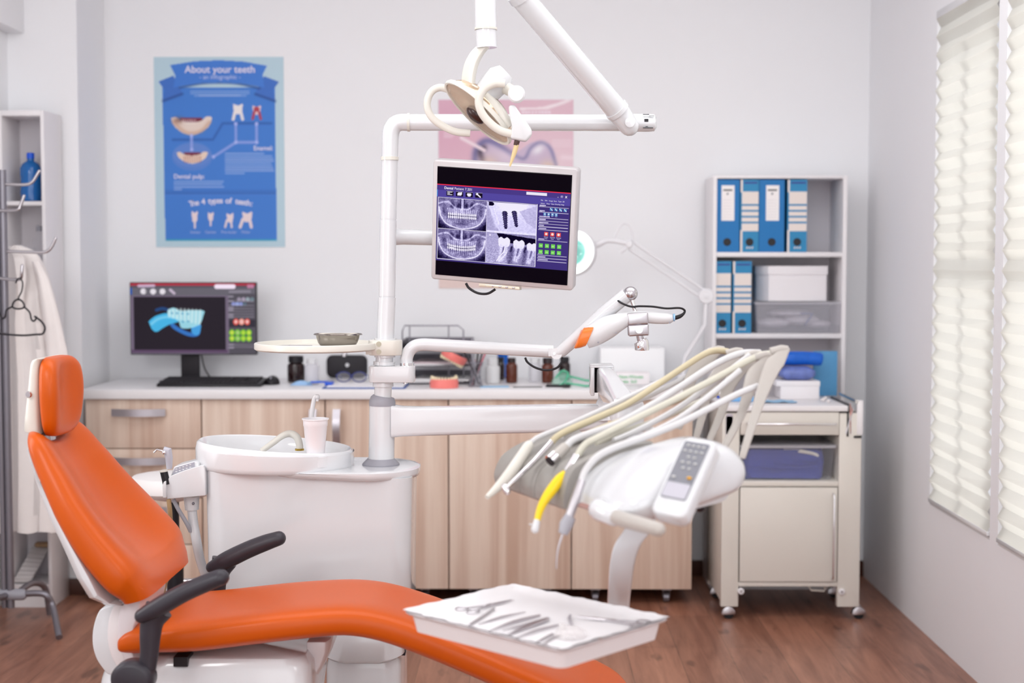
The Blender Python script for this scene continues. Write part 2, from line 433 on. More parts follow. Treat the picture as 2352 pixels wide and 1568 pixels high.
# pleated blind cloth lets the daylight through
bm_ = bpy.data.materials.new('pleated_blind_cloth'); bm_.use_nodes = True; nt = bm_.node_tree; nt.nodes.clear()
o_ = node(nt, 'ShaderNodeOutputMaterial'); d_ = node(nt, 'ShaderNodeBsdfDiffuse'); t_ = node(nt, 'ShaderNodeBsdfTranslucent'); x_ = node(nt, 'ShaderNodeMixShader')
d_.inputs[0].default_value = (*lin('F4F0EA'), 1); t_.inputs[0].default_value = (*lin('F4F2EA'), 1); x_.inputs[0].default_value = .82
nt.links.new(d_.outputs[0], x_.inputs[1]); nt.links.new(t_.outputs[0], x_.inputs[2]); nt.links.new(x_.outputs[0], o_.inputs[0])
for k, (a, c) in enumerate(wins):
    wn = bpy.data.objects.new('window_%d' % (k+1), None); COL.objects.link(wn); wn.location = (XR+.12, (a+c)/2, Z0); wn['kind'] = 'structure'
    m = MB(); x0, x1 = XR+.13, XR+.18
    m.bx(x0, x1, a, a+.05, Z0, Z1); m.bx(x0, x1, c-.05, c, Z0, Z1); m.bx(x0, x1, a+.05, c-.05, Z0, Z0+.05); m.bx(x0, x1, a+.05, c-.05, Z1-.05, Z1)
    m.bx(x0, x1, (a+c)/2-.02, (a+c)/2+.02, Z0+.05, Z1-.05); m.bx(x0, x1, a+.05, c-.05, 1.42, 1.47)
    m.build('window_frame', plastic, wn, bevel=.003)
    MB().bx(x0+.02, x0+.026, a+.05, c-.05, Z0+.05, Z1-.05).build('pane', glassm, wn)
    MB().bx(XR+.001, x0, a, c, Z0-.001, Z0+.008).build('window_sill', plastic, wn)
    # blind
    n = 27; pz = [Z1-.03-(Z1-Z0-.057)*i/(2*n) for i in range(2*n+1)]
    ya, yb = a+.006, c-.006
    m = MB(); vs = []; fs = []
    for i, z in enumerate(pz):
        x = XR+.003+(.009 if i % 2 else -.009)
        sag = .004*math.sin(i*1.7)
        vs += [(x, ya, z), (x+.002*math.sin(i), (ya+yb)/2, z+sag), (x, yb, z)]
        if i: q = (i-1)*3; fs += [(q, q+1, q+4, q+3), (q+1, q+2, q+5, q+4)]
    m.add(vs, fs)
    bl = thing('pleated_blind', ['white pleated blind on the far window, nearest the corner', 'white pleated blind on the near window at the right edge of the photo'][k], 'window blind', (XR+.003, (a+c)/2, Z0+.02))
    m.build('pleated_cloth', bm_, bl, flat=True, shell=1)
    MB().bx(XR-.006, XR+.03, ya, yb, Z1-.03, Z1-.002).build('head_rail', plastic, bl, bevel=.002)
    MB().bx(XR-.008, XR+.014, ya, yb, Z0+.012, Z0+.027).build('bottom_rail', plastic, bl, bevel=.002)
# ================================================================ cabinets along the back wall
YF = 5.78; ZT = .8895; CX0, CX1 = -1.80, .688
edges = [CX0, P(463, 1000, YF).x, P(747, 1000, YF).x, P(1030, 1000, YF).x, P(1313, 1000, YF).x, CX1]
handle_m = mat('satin_aluminium', 'BDB9C0', .35, metal=.8)
def arched_handle(a, b, z, vert=False, mbm=None):
    pts = []
    for k in range(13):
        t = k/12; s_ = math.sin(PI*t)
        pts.append(V((a+(b-a)*t, YF-.02-.022*s_-.004, z)) if not vert else V((z, YF-.02-.022*s_-.004, a+(b-a)*t)))
    return MB().strip(pts, [.03]*13, .006, (0, 0, 1) if not vert else (1, 0, 0), (0, 1, 0))
labs = ['pale oak drawer cabinet at the left end under the desktop computer', 'pale oak cupboard right of the drawer cabinet, behind the spittoon basin',
        'pale oak cupboard with vertical bar handle, behind the white spittoon post', 'pale oak cupboard third from the right end without visible handle, under the teeth models',
        'pale oak cupboard at the right end on castors, beside the rolling cart']
labs[3] = 'pale oak cupboard directly left of the right-end cupboard, behind the dental unit arm'
caster_m = darksteel
def castor(mb, x, y, r=.022, hz=.055):
    mb.cyl((x-.011, y, r), (x+.011, y, r), r, seg=16); mb.strip([(x-.014, y-.012, hz), (x-.014, y, r)], [.02, .012], .003, (0, 1, 0), (1, 0, 0))
    mb.strip([(x+.014, y-.012, hz), (x+.014, y, r)], [.02, .012], .003, (0, 1, 0), (1, 0, 0)); mb.bx(x-.02, x+.02, y-.03, y+.01, hz, .064)
for k in range(5):
    a, b_ = edges[k]+.001, edges[k+1]-.001
    t = thing('base_cabinet', labs[k], 'cabinet', ((a+b_)/2, (YF+YB)/2, 0), 'pale oak base cabinets')
    MB().bx(a, b_, YF+.02, YB-.03, .064, ZT-.041).build('carcass', oak[k % 3], t)
    cm = MB(); castor(cm, a+.1, YF+.06); castor(cm, b_-.1, YF+.06); cm.build('castors', caster_m, t)
    wd = oak[(k+1) % 3]
    if k == 0:
        zs = [P(0, 1363, YF).z+.001, P(300, 1250, YF).z, P(300, 1143, YF).z, P(300, 1030, YF).z, ZT-.041]
        for j in range(4):
            d = MB().bx(a+.002, b_-.002, YF, YF+.019, zs[j]+.002, zs[j+1]-.002).build('drawer', wd, t, bevel=.002)
            zh = zs[j+1]-(.053 if j == 3 else .048)
            arched_handle(P(260, 950, YF).x, P(383, 950, YF).x, zh).build('handle', handle_m, d, label='arched aluminium handle')
    else:
        d = MB().bx(a+.002, b_-.002, YF, YF+.019, .066, ZT-.043).build('door', wd, t, bevel=.002)
        if k == 2:
            arched_handle(P(775, 1022, YF).z, P(775, 938, YF).z, P(775, 980, YF).x, True).build('handle', handle_m, d, label='vertical arched aluminium handle')
        if k == 1:
            arched_handle(P(775, 1022, YF).z, P(775, 938, YF).z, b_-.045, True).build('handle', handle_m, d, label='vertical arched aluminium handle')
wt = MB().bx(CX0-.004, CX1+.006, 5.757, YB-.002, ZT-.04, ZT).build('worktop', worktop_m, bevel=.004)
tag(wt, 'long white laminate worktop along the back wall over the oak cabinets', 'countertop')
SZ = ZT+.0006                                 # things stand here

def on(px, py): return PZ(px, py, ZT)
# ---------------------------------------------------------------- posters
def poster_frame(px0, py0, px1, py1):
    y = YB-.004; a = P(px0, py0, y); b = P(px1, py1, y)
    return V((a.x, y, a.z)), V((b.x-a.x, 0, 0)), V((0, 0, b.z-a.z))
o, u, v = poster_frame(353, 131, 655, 567)
t = MB().bx(o.x, o.x+u.x, YB-.003, YB-.0005, o.z+v.z, o.z).build('teeth_poster', paper)
tag(t, 'light blue poster with a blue ribbon banner explaining teeth, above the computer', 'poster')
pc = Pic(230, 330, 'B9D3E0', 438/302)
def q(pts): return [((x-40)/990, (y-70)/1430) for x, y in pts]
B1, B2, BD = '3D7CD2', '4985D8', '2A5CB0'
pc.poly(q([(105, 300), (960, 300), (965, 1445), (112, 1445)]), B1)
pc.rect(*q([(112, 1440)])[0], *q([(965, 1452)])[0], '2E9FC0')
for yy in range(20):
    pc.rect(*q([(112, 1060+yy*2)])[0], *q([(962, 1064+yy*2)])[0], BD, .05+.018*yy)
pc.rect(*q([(112, 1100)])[0], *q([(962, 1104)])[0], B2)
pc.poly(q([(75, 255), (190, 210), (260, 350), (104, 402), (122, 318)]), '3B6FC6')
pc.poly(q([(880, 215), (992, 258), (948, 318), (965, 402), (805, 350)]), '3B6FC6')
for a_, b_ in (((110, 400), (255, 348)), ((960, 402), (812, 350))): pc.line(q([a_, b_]), .02, '1F4690', .8, soft=1)
pc.line(q([(240, 298), (400, 268), (540, 262), (680, 270), (840, 305)]), .022, '1F4690', .85, soft=1, sm=6)
pc.poly(q([(165, 132), (350, 104), (540, 96), (720, 106), (903, 138), (868, 205), (880, 300), (720, 272), (540, 262), (380, 268), (190, 300), (205, 210)]), '3F7BD4')
for k, (a_, b_) in enumerate(((320, 765), (320, 765), (350, 740))):
    pc.line(q([(a_, 328+k*17), (b_, 328+k*17)]), .008, 'A9BEEA', .75)
pc.line(q([(385, 360), (695, 360)]), .008, 'A9BEEA', .75)
# raised fold
pc.line(q([(180, 690), (485, 690), (560, 568), (930, 568)]), .018, '2458AC', .9, soft=1)
def jaw(cx, cy, w, h, full):
    pts = [(cx-w, cy-h*.35), (cx-w*.75, cy-h*.4), (cx-w*.5, cy-h*.1), (cx, cy+h*.02), (cx+w*.5, cy-h*.12), (cx+w*.7, cy-h*.42), (cx+w, cy-h*.38), (cx+w*.88, cy+h*.25), (cx+w*.5, cy+h*.75), (cx, cy+h), (cx-w*.5, cy+h*.75), (cx-w*.88, cy+h*.2)]
    pc.poly(q([(cx-w*.55, cy-h*.35), (cx+w*.5, cy-h*.35), (cx+w*.4, cy+h*.1), (cx-w*.4, cy+h*.1)]), '7A2440', sm=4)
    pc.poly(q(pts), 'E8D6CC' if full else 'EBD3C2', sm=4)
    return pts
jaw(322, 560, 155, 95, True)
pc.line(q([(190, 560), (260, 625), (325, 642), (400, 622), (460, 560)]), .03, 'C79A80', .6, soft=1, sm=5)
pc.ell(*q([(225, 545)])[0], .05, .03, '7D4F42', .7, soft=1)
for k in range(7): pc.line(q([(255+k*16, 540), (262+k*15, 570)]), .006, 'FBF2EE', .8)
pc.ell(*q([(325, 820)])[0], .155, .105, '6E88D0', .45)
pc.ell(*q([(325, 800)])[0], .15, .095, '7F95D6', .25)
jaw(325, 808, 118, 62, False)
for k in range(8): pc.line(q([(262+k*18, 815), (268+k*17, 860)]), .007, 'B46A58', .8)
def tooth(cx, cy, w, h, roots, col='EDE6E6', c2=None):
    pc.poly(q([(cx-w*.5, cy-h*.5), (cx-w*.2, cy-h*.44), (cx, cy-h*.38), (cx+w*.25, cy-h*.45), (cx+w*.5, cy-h*.48), (cx+w*.42, cy), (cx+w*.25, cy+h*.15), (cx-w*.25, cy+h*.15), (cx-w*.4, cy)]), col, sm=4)
    if c2: pc.ell(*q([(cx, cy-h*.22)])[0], w*.36/990, h*.2/990, c2)
    for r in roots: pc.line(q([(cx+r*w*.5, cy), (cx+r*w*.8, cy+h*.5)]), w*.3/990, c2 or col, sm=0)
tooth(677, 480, 74, 115, (-.6, .6)); tooth(820, 485, 64, 100, (-.6, .6), 'E8C8CC', 'B03A50')
for pts in ([(322, 660), (322, 765)], [(660, 572), (660, 708)], [(818, 572), (818, 708)], [(660, 710), (820, 710)], [(660, 710), (488, 818)]):
    pc.line(q(pts), .02, '8FA2E6', .9)
for x, y in ((322, 660), (322, 765), (660, 572), (818, 572), (660, 710), (818, 710), (488, 818)): pc.ell(*q([(x, y)])[0], .013, .013, 'A9B6F0')
for k in range(9): pc.line(q([(578, 795+k*18.5), (870+(55 if 0 < k < 8 else 0)-(150 if k == 8 else 0)+7*((k*5) % 4), 795+k*18.5)]), .009, 'A4BAEA', .8)
for k in range(4): pc.line(q([(186, 1004+k*20), ((560, 550, 562, 240)[k], 1004+k*20)]), .009, 'A4BAEA', .8)
for cx, cy, w_, h_, rt in ((338, 1290, 46, 125, (0,)), (460, 1285, 44, 100, (0,)), (608, 1295, 52, 105, (-.9, .3)), (740, 1290, 76, 115, (-.9, .5))): tooth(cx, cy, w_, h_, rt, 'EAD8DC')
PM = picmat('poster_print', rough=.55)
pc.mesh('printed_sheet', o, u, v, PM, t)
def pt(x, y): c = q([(x, y)])[0]; return o+u*c[0]+v*c[1]+V((0, -.0012, 0))
lw = mat('print_white', 'E6E2F6', .6); lb = mat('print_pale_blue', 'B9C6F0', .6)
mpx = abs(u.x)/990
for s_, x, y, sz, mt_, al, of in (('About your teeth', 545, 165, 72, lw, 'CENTER', .0012), ('- an infographic -', 545, 221, 44, lb, 'CENTER', .0003), ('Enamel:', 945, 755, 46, lw, 'RIGHT', .0006), ('Dental pulp:', 180, 968, 46, lw, 'LEFT', .0006),
                              ('Incisor', 343, 1388, 28, lb, 'CENTER', 0), ('Canine', 458, 1388, 28, lb, 'CENTER', 0), ('Pre-molar', 600, 1388, 28, lb, 'CENTER', 0), ('Molar', 730, 1388, 28, lb, 'CENTER', 0)):
    text(s_, sz*mpx*1.05, pt(x, y), (1, 0, 0), (0, 0, 1), mt_, t, align=al, off=of*.5)
s_ = 'The 4 types of teeth:'
for k, ch in enumerate(s_):
    if ch == ' ': continue
    a_ = (k-10)/10; text(ch, 60*mpx, pt(545+a_*232, 1150+a_*a_*24), (1, 0, -.2*a_), (.2*a_, 0, 1), lw, t, off=.0008)

o2, u2, v2 = poster_frame(1007, 229, 1316, 662)
t2 = MB().bx(o2.x, o2.x+u2.x, YB-.003, YB-.0005, o2.z+v2.z, o2.z).build('dental_poster', paper)
tag(t2, 'pink poster with a large shiny tooth, partly hidden behind the ceiling-height lamp and screen', 'poster')
t2['label'] = 'pink poster with a shiny lilac tooth on the wall behind the operating lamp'
pc = Pic(200, 280, 'E2BECB', 433/309)
def q2(pts): return [((x-175)/1145, (y-850)/1605) for x, y in pts]
pc.ell(.1, .1, .5, .5, 'D9A5BC', .7, soft=1); pc.ell(.8, .4, .35, .35, 'EAD4DC', .8, soft=1)
pc.poly(q2([(480, 1400), (490, 1280), (560, 1200), (640, 1210), (790, 1300), (850, 1290), (960, 1215), (1060, 1215), (1130, 1260), (1170, 1380), (1180, 1800), (1000, 2100), (800, 2200), (600, 2100), (500, 1800)]), 'CDB9D0', sm=6)
pc.line(q2([(485, 1400), (495, 1280), (560, 1205), (650, 1215), (790, 1310)]), .05, '6F6C9E', .9, soft=1, sm=6)
pc.line(q2([(560, 1380), (530, 1300), (560, 1260)]), .05, '45384F', .9, soft=1, sm=6)
pc.line(q2([(790, 1310), (900, 1350), (960, 1260), (1040, 1215), (1120, 1260), (1170, 1400)]), .03, '8C86AE', .9, soft=1, sm=6)
pc.ell(*q2([(1020, 1275)])[0], .06, .035, 'EDE9F2', 1, soft=1, rot=-.6)
pc.ell(*q2([(740, 1330)])[0], .12, .05, 'DCCBDC', 1, soft=1, rot=.5)
pc.ell(*q2([(600, 1400)])[0], .09, .08, 'E0C8BC', 1, soft=1); pc.ell(*q2([(1100, 1430)])[0], .07, .07, 'E0C8B6', 1, soft=1)
pc.line(q2([(370, 1175), (565, 1280)]), .025, 'F2DFE6', .95)
pc.poly(q2([(860, 920), (1050, 915), (1180, 880), (1260, 850), (1310, 860), (1240, 890), (1100, 935), (860, 940)]), 'F4E4EA')
for k in range(9): pc.rect(*q2([(880+k*28, 945)])[0], *q2([(900+k*28, 968)])[0], 'F2E2EC', .9)
pc.rect(0, .93, 1, 1, 'E4D2C8', .8)
for k in range(5): pc.line(q2([(1140, 1190+k*14), (1300, 1190+k*14)]), .006, 'F4E2EA', .5)
for k in range(5): pc.line(q2([(225, 1130+k*10), (340-k*12, 1130+k*10)]), .006, 'F4E2EA', .5)
pc.line(q2([(1230, 1340), (1320, 1345)]), .04, 'F4E2EA', .6, soft=1)
pc.mesh('printed_sheet', o2, u2, v2, PM, t2)

# ---------------------------------------------------------------- desktop computer
Ym = 6.10
a, c = P(297, 648, Ym), P(590, 815, Ym)
t = thing('desktop_monitor', 'black widescreen desktop monitor showing a blue jaw scan, on the worktop', 'monitor', ((a.x+c.x)/2, Ym, SZ))
MB().bx(a.x, c.x, Ym, Ym+.03, c.z, a.z).build('housing', black, t, bevel=.004)
xs = P(418, 850, Ym+.05).x, P(460, 850, Ym+.05).x
MB().bx(xs[0], xs[1], Ym+.031, Ym+.05, SZ+.008, c.z+.12).build('stand', softblack, t, bevel=.003)
MB().bx((xs[0]+xs[1])/2-.12, (xs[0]+xs[1])/2+.12, Ym-.03, Ym+.13, SZ, SZ+.009).build('stand_base', softblack, t, bevel=.003)
MB().tube([P(462, 812, Ym+.06), P(470, 845, Ym+.09), P(482, 866, Ym+.12)], .003, 8, smooth=5).build('cable', black, t)
pc = Pic(270, 160, '6A6670', 167/293)
def q3(x, y): return ((x-100)/1625, (y-112)/918)
def R3(x0, y0, x1, y1, c_, al=1): pc.rect(*q3(x0, y0), *q3(x1, y1), c_, al)
R3(100, 110, 1725, 145, 'B03A4A'); R3(100, 145, 1725, 175, '5A5560'); R3(100, 270, 1380, 1020, '75687C')
R3(140, 288, 1335, 975, '2C262E'); R3(100, 975, 1360, 1015, '5E4A64'); R3(1375, 250, 1720, 1030, '57535C'); R3(100, 175, 125, 262, '2A5FB8')
pc.line([q3(215, 150), q3(410, 148)], .022, 'D8C0DC', .85); pc.line([q3(1220, 158), q3(1440, 158)], .035, 'F6E6F8')
for x, y in ((272, 220), (398, 222), (520, 222)): pc.ell(*q3(x, y), .023, .023, 'E6E0E8')
pc.rect(*q3(285, 212), *q3(320, 218), '6A6670'); pc.rect(*q3(285, 226), *q3(320, 232), '6A6670'); pc.line([q3(622, 200), q3(672, 245)], .02, 'C8B8CC')
pc.line([q3(1640, 155), q3(1642, 155)], .03, 'C080A0'); pc.line([q3(1680, 155), q3(1682, 155)], .03, 'C080A0')
for k in range(2): pc.line([q3(1385, 215+k*20), q3(1660, 212+k*20)], .008, 'A8A0B0', .7)
for k, c_ in enumerate(('9C92A4', 'A89CB0', '9AA6B0', '70848C')): pc.ell(*q3(1512+56*k, 322), .016, .016, c_)
for k, c_ in enumerate(('8E96D0', '9AA8DC', '8C96D0', '5C6C7A')): pc.ell(*q3(1438+48*k, 382), .016, .016, c_)
for y in (345, 400, 440, 475, 510, 545, 905, 935): pc.line([q3(1378, y), q3(1700, y+2)], .005, 'A69EAE', .8)
for y in (285, 345, 430, 460, 520, 550, 905, 945): pc.line([q3(1380, y), q3(1430, y)], .012, 'A69EAE', .8)
R3(1378, 580, 1720, 680, '3A3640')
for k in range(3): pc.ell(*q3(1468+73*k, 612), .022, .026, ('E05A50', 'F0A090', 'E05A50')[k]); pc.ell(*q3(1468+73*k, 610), .012, .014, 'F2C0BC')
for k in range(4):
    for j in range(2): pc.ell(*q3(1415+73*k, 750+75*j), .023, .026, '6FB83A'); pc.ell(*q3(1415+73*k, 750+75*j), .015, .017, ('C8DC50', 'A8CC78', 'B4D848', 'C8E050')[k])
# the jaw scan
pc.line([q3(440, 460), q3(520, 440), q3(600, 465)], .025, '27508C', .8, sm=5)
pc.line([q3(640, 650), q3(700, 700), q3(850, 770), q3(960, 770), q3(985, 700)], .032, '3A78C8', .95, sm=5)
pc.poly([q3(*p) for p in ((335, 610), (420, 540), (560, 500), (640, 520), (740, 560), (720, 610), (620, 640), (520, 690), (440, 740), (380, 710))], '4AB4E4', sm=6)
pc.line([q3(370, 640), q3(450, 580), q3(560, 550), (q3(680, 560))], .02, '86D4F4', .9, soft=1, sm=5)
pc.poly([q3(*p) for p in ((890, 660), (1000, 640), (1010, 700), (985, 770), (930, 780), (890, 740))], '4AA0E0', sm=5)
pc.poly([q3(*p) for p in ((585, 460), (660, 430), (760, 470), (900, 460), (1050, 470), (1045, 530), (1000, 640), (880, 690), (760, 690), (720, 600), (590, 530))], '9FDCEC', .95, sm=5)
for k in range(9):
    x = 605+k*50; pc.line([q3(x, 450+abs(k-3)*3), q3(x-(10 if k > 5 else 0), 540+k*12)], .018, 'DDF2F4', .8, soft=1)
for x, y in ((640, 500), (705, 500), (775, 505), (845, 510), (780, 610), (850, 605)): pc.ell(*q3(x, y), .008, .008, '2C88B8', .8)
SM = picmat('lit_screen', True, 1.0, .25)
pc.mesh('screen', V((a.x+.004, Ym-.0012, a.z-.004)), V((c.x-a.x-.008, 0, 0)), V((0, 0, c.z-a.z+.008)), SM, t)
# keyboard with keys, mouse
kx0, kx1 = on(369, 885).x, on(606, 885).x; ky = on(480, 888.5).y
t = thing('keyboard', 'black keyboard lying in front of the desktop monitor', 'keyboard', ((kx0+kx1)/2, ky+.08, SZ))
m = MB(); m.loft([[V((kx0, ky, SZ)), V((kx1, ky, SZ)), V((kx1, ky, SZ+.012)), V((kx0, ky, SZ+.012))], [V((kx0, ky+.155, SZ)), V((kx1, ky+.155, SZ)), V((kx1, ky+.155, SZ+.026)), V((kx0, ky+.155, SZ+.026))]])
m.build('base', black, t, bevel=.003)
m = MB(); rw = (kx1-kx0-.03)/21
for r in range(6):
    for k in range(21):
        if r == 0 and 4 < k < 9: continue
        if k in (15, 18) and r in (1, 3): continue
        x = kx0+.015+rw*(k+.5); y = ky+.018+.024*r; z = SZ+.013+.0875*(y-ky)+.003
        m.box((x, y, z), (rw*.86, .02, .007))
m.bx(kx0+.015+rw*5, kx0+.015+rw*9, ky+.008, ky+.028, SZ+.013, SZ+.019)
m.build('keys', softblack, t)
mp_ = on(621, 884)
t = thing('computer_mouse', 'small black mouse right of the keyboard', 'mouse', (mp_.x, mp_.y+.04, SZ))
m = MB()
rings = []
for k in range(9):
    a_ = -1+k/4; wv = math.sqrt(max(0, 1-a_*a_))*.03+.002
    rings.append([V((mp_.x+wv*math.cos(b_), mp_.y+.045+a_*.05, SZ+max(0, math.sin(b_))*(.006+.03*math.sqrt(max(0, 1-(a_-.2)**2/1.5))))) for b_ in [2*PI*j/16 for j in range(16)]])
m.loft(rings).build('shell', black, t)
MB().cyl((mp_.x-.003, mp_.y+.015, SZ+.026), (mp_.x+.003, mp_.y+.015, SZ+.026), .008).build('scroll_wheel', midgrey, t)

# ---------------------------------------------------------------- bottles and jars on the worktop
def jar(px, py, wpx, hpx, m_, capm, lab, name='jar', group=None, cat='jar', neck=.72, capw=.8, caph=.2, shoulder=.1, liquid=None):
    b0 = on(px, py); k = S(b0.y); r = wpx/2/k; h = hpx/k; c0 = V((b0.x, b0.y+r, SZ))
    t = thing(name, lab, cat, c0, group)
    hb = h*(1-caph)
    prof = [(r*.85, 0), (r*.97, .003), (r, .01), (r, hb*(1-shoulder-.1)), (r*.95, hb*(1-shoulder)), (r*neck, hb*.97), (r*neck, hb+.002)]
    MB().lathe(prof, c0, seg=24).build('body', m_, t)
    z = c0.z+hb
    MB().lathe([(r*capw, hb), (r*capw, h-.003), (r*capw-.003, h)], c0, seg=24).build('cap', capm, t)
    if liquid: MB().lathe([(r*.82, .003), (r*.9, .01), (r*.9, hb*.6)], c0, seg=20).build('liquid', liquid, t)
    return t
jar(677, 879, 40, 61, dark_amber, black, 'dark brown glass jar with black lid, right of the computer mouse', capw=.88, caph=.24)
jar(714, 884, 34, 60, clear_b, plastic, 'milky white plastic bottle beside the leftmost dark brown jar', 'plastic_bottle', cat='bottle', capw=.7)
jar(1131, 882, 34, 58, plastic, plastic, 'opaque white plastic bottle right of the mesh pencil holder', 'plastic_bottle', cat='bottle', capw=.75, caph=.25)
jar(1175, 880, 27, 58, amber, dark_amber, 'brown glass jar just right of the blue bottle', capw=.72, caph=.2)
jar(1149, 873, 20, 52, dark_amber, black, 'slim dark jar half hidden between white and blue bottles', capw=.8)
jar(1229, 878, 28, 56, clear_b, plastic, 'pale milky jar left of the right-hand brown jar', capw=.85)
jar(1258, 880, 28, 58, amber, dark_amber, 'brown glass jar behind the loop of black cable under the camera arm', capw=.85, caph=.22)
jar(1297, 874, 27, 54, dark_amber, black, 'nearly black glass jar behind the green oxygen mask', capw=.8, caph=.22)
def bottle(c0, r, h, lab, m_=blue_liq, capm=blue_cap):
    t = thing('mouthwash_bottle', lab, 'bottle', c0)
    prof = [(r*.8, 0), (r, .006), (r*.92, .02*h/.25), (r, .045*h/.25), (r*.96, h*.3), (r*.96, h*.5), (r, h*.55), (r, h*.68), (r*.8, h*.77), (r*.34, h*.84), (r*.32, h*.89)]
    MB().lathe(prof, c0, seg=28).build('body', m_, t)
    MB().lathe([(r*.36, h*.885), (r*.36, h*.99), (r*.32, h)], c0, seg=20).build('cap', capm, t)
    return t
b0 = on(1155, 868); bottle(V((b0.x, b0.y+.02, SZ)), .032, .19, 'blue bottle with blue cap standing behind the brown jar on the worktop')
# black headset case with white disc
b0 = on(797, 868); k = S(b0.y); W_ = 94/k; H_ = 58/k
t = thing('loupe_case', 'black rounded case with a white disc on its front, left of the spittoon post', 'case', (b0.x, b0.y+.03, SZ))
m = MB(); slab(m, (b0.x, b0.y, SZ+H_*.45), (1, 0, 0), (0, 0, 1), (0, -1, 0), W_, H_*.9, .03, .001)
m = MB(); slab(m, (b0.x, b0.y+.06, SZ+H_*.46), (1, 0, 0), (0, 0, 1), (0, -1, 0), W_, H_*.9, .026, .07, edge=.012); m.build('shell', softblack, t)
MB().lathe([(.009, 0), (.008, .004)], (b0.x+.003, b0.y-.012, SZ+H_*.52), (0, -1, 0)).build('disc', plastic, t, label='small white disc')
MB().tube([(b0.x+.01, b0.y+.03, SZ+H_*.9), (b0.x+.016, b0.y+.03, SZ+H_*1.04), (b0.x+.03, b0.y+.03, SZ+H_*1.06), (b0.x+.045, b0.y+.03, SZ+H_*.88)], .006, 10, smooth=4).build('handle', softblack, t)
MB().lathe([(.012, 0), (.009, .02), (.004, .03)], (b0.x-.012, b0.y+.0, SZ+H_*.86), (.1, 0, 1)).build('lamp_head', steel, t)
# clipboard with papers
def sheet(px, pys, w, d, rot, z, m_, name, lab, cat, th=.0015, group=None):
    b0 = on(px, pys); R = Matrix.Rotation(rot, 3, 'Z')
    c0 = V((b0.x, b0.y+d/2, SZ+z))
    o_ = MB().box(c0, (w, d, th), R).build(name, m_, origin=(c0.x, c0.y, SZ+z-th/2))
    return tag(o_, lab, cat, group)
b0 = on(835, 893)
cb = thing('clipboard', 'blue clipboard loaded with printed white forms, in front of the black case', 'clipboard', (b0.x, b0.y+.11, SZ))
MB().box((b0.x, b0.y+.11, SZ+.002), (.34, .22, .004)).build('board', mat('blue_board', '3C5FA8', .5), cb, bevel=.0015)
MB().box((b0.x+.004, b0.y+.11, SZ+.0065), (.315, .2, .004)).build('forms', paper, cb)
MB().box((b0.x-.155, b0.y+.11, SZ+.013), (.03, .07, .012)).build('clip', blue_cap, cb, bevel=.002)
# blue framed glasses
b0 = on(805, 885); g = MB(); lens = MB(); zc = SZ+.009+.024
for sgn in (-1, 1):
    c0 = V((b0.x+sgn*.033, b0.y+.035, zc)); ring = [c0+V((.029*math.cos(a_)*1.05, 0, .021*math.sin(a_)+.004*sgn*math.cos(a_)*0)) for a_ in [2*PI*j/18 for j in range(19)]]
    g.tube(ring, .0022, 6, caps=False); lens.loft([[p+V((0, -.0005, 0)) for p in ring[:-1]], [p+V((0, .0005, 0)) for p in ring[:-1]]])
    g.tube([c0+V((sgn*.03, 0, .006)), c0+V((sgn*.034, .02, .006)), c0+V((sgn*.03, .12, -.005)), c0+V((sgn*.028, .135, -.02))], .002, 6, smooth=3)
g.tube([(b0.x-.006, b0.y+.035, zc+.004), (b0.x, b0.y+.032, zc+.009), (b0.x+.006, b0.y+.035, zc+.004)], .002, 6)
t = thing('safety_glasses', 'blue framed glasses lying on the clipboard forms', 'glasses', (b0.x, b0.y+.05, SZ+.009))
g.build('frame', mat('navy_plastic', '2B3480', .3), t); lens.build('lenses', clear_p, t)
for dx, dy, rz, cl in ((-.13, .01, .3, blue_cap), (-.155, .015, .9, ltblue)):
    c0 = V((b0.x+dx, b0.y+dy, SZ+.013)); d = V((math.cos(rz), math.sin(rz), 0))
    pn = MB().tube([c0-d*.04, c0+d*.035, c0+d*.045], [.004, .004, .001], 10).build('pen', cl)
    tag(pn, 'royal blue pen at the left end of the clipboard' if cl is blue_cap else 'pale blue pen across the left end of the clipboard', 'pen')
# face mask in front of the dark jar
b0 = on(690, 886); m = MB(); rings = []
for k in range(9):
    u_ = -1+k/4; rings.append([V((b0.x+u_*.045, b0.y+.012+.03*w_+.004, SZ+.001+.018*(1-u_*u_)*(1-(2*w_-1)**2)+.001)) for w_ in [j/6 for j in range(7)]]+[V((b0.x+u_*.045, b0.y+.012+.03*w_+.004, SZ+.0002+.0165*(1-u_*u_)*(1-(2*w_-1)**2))) for w_ in [j/6 for j in range(6, -1, -1)]])
m.loft(rings); tag(m.build('face_mask', mat('blue_mask_cloth', '9FC4EC', .8)), 'light blue folded face mask in front of the leftmost dark jar', 'face mask')
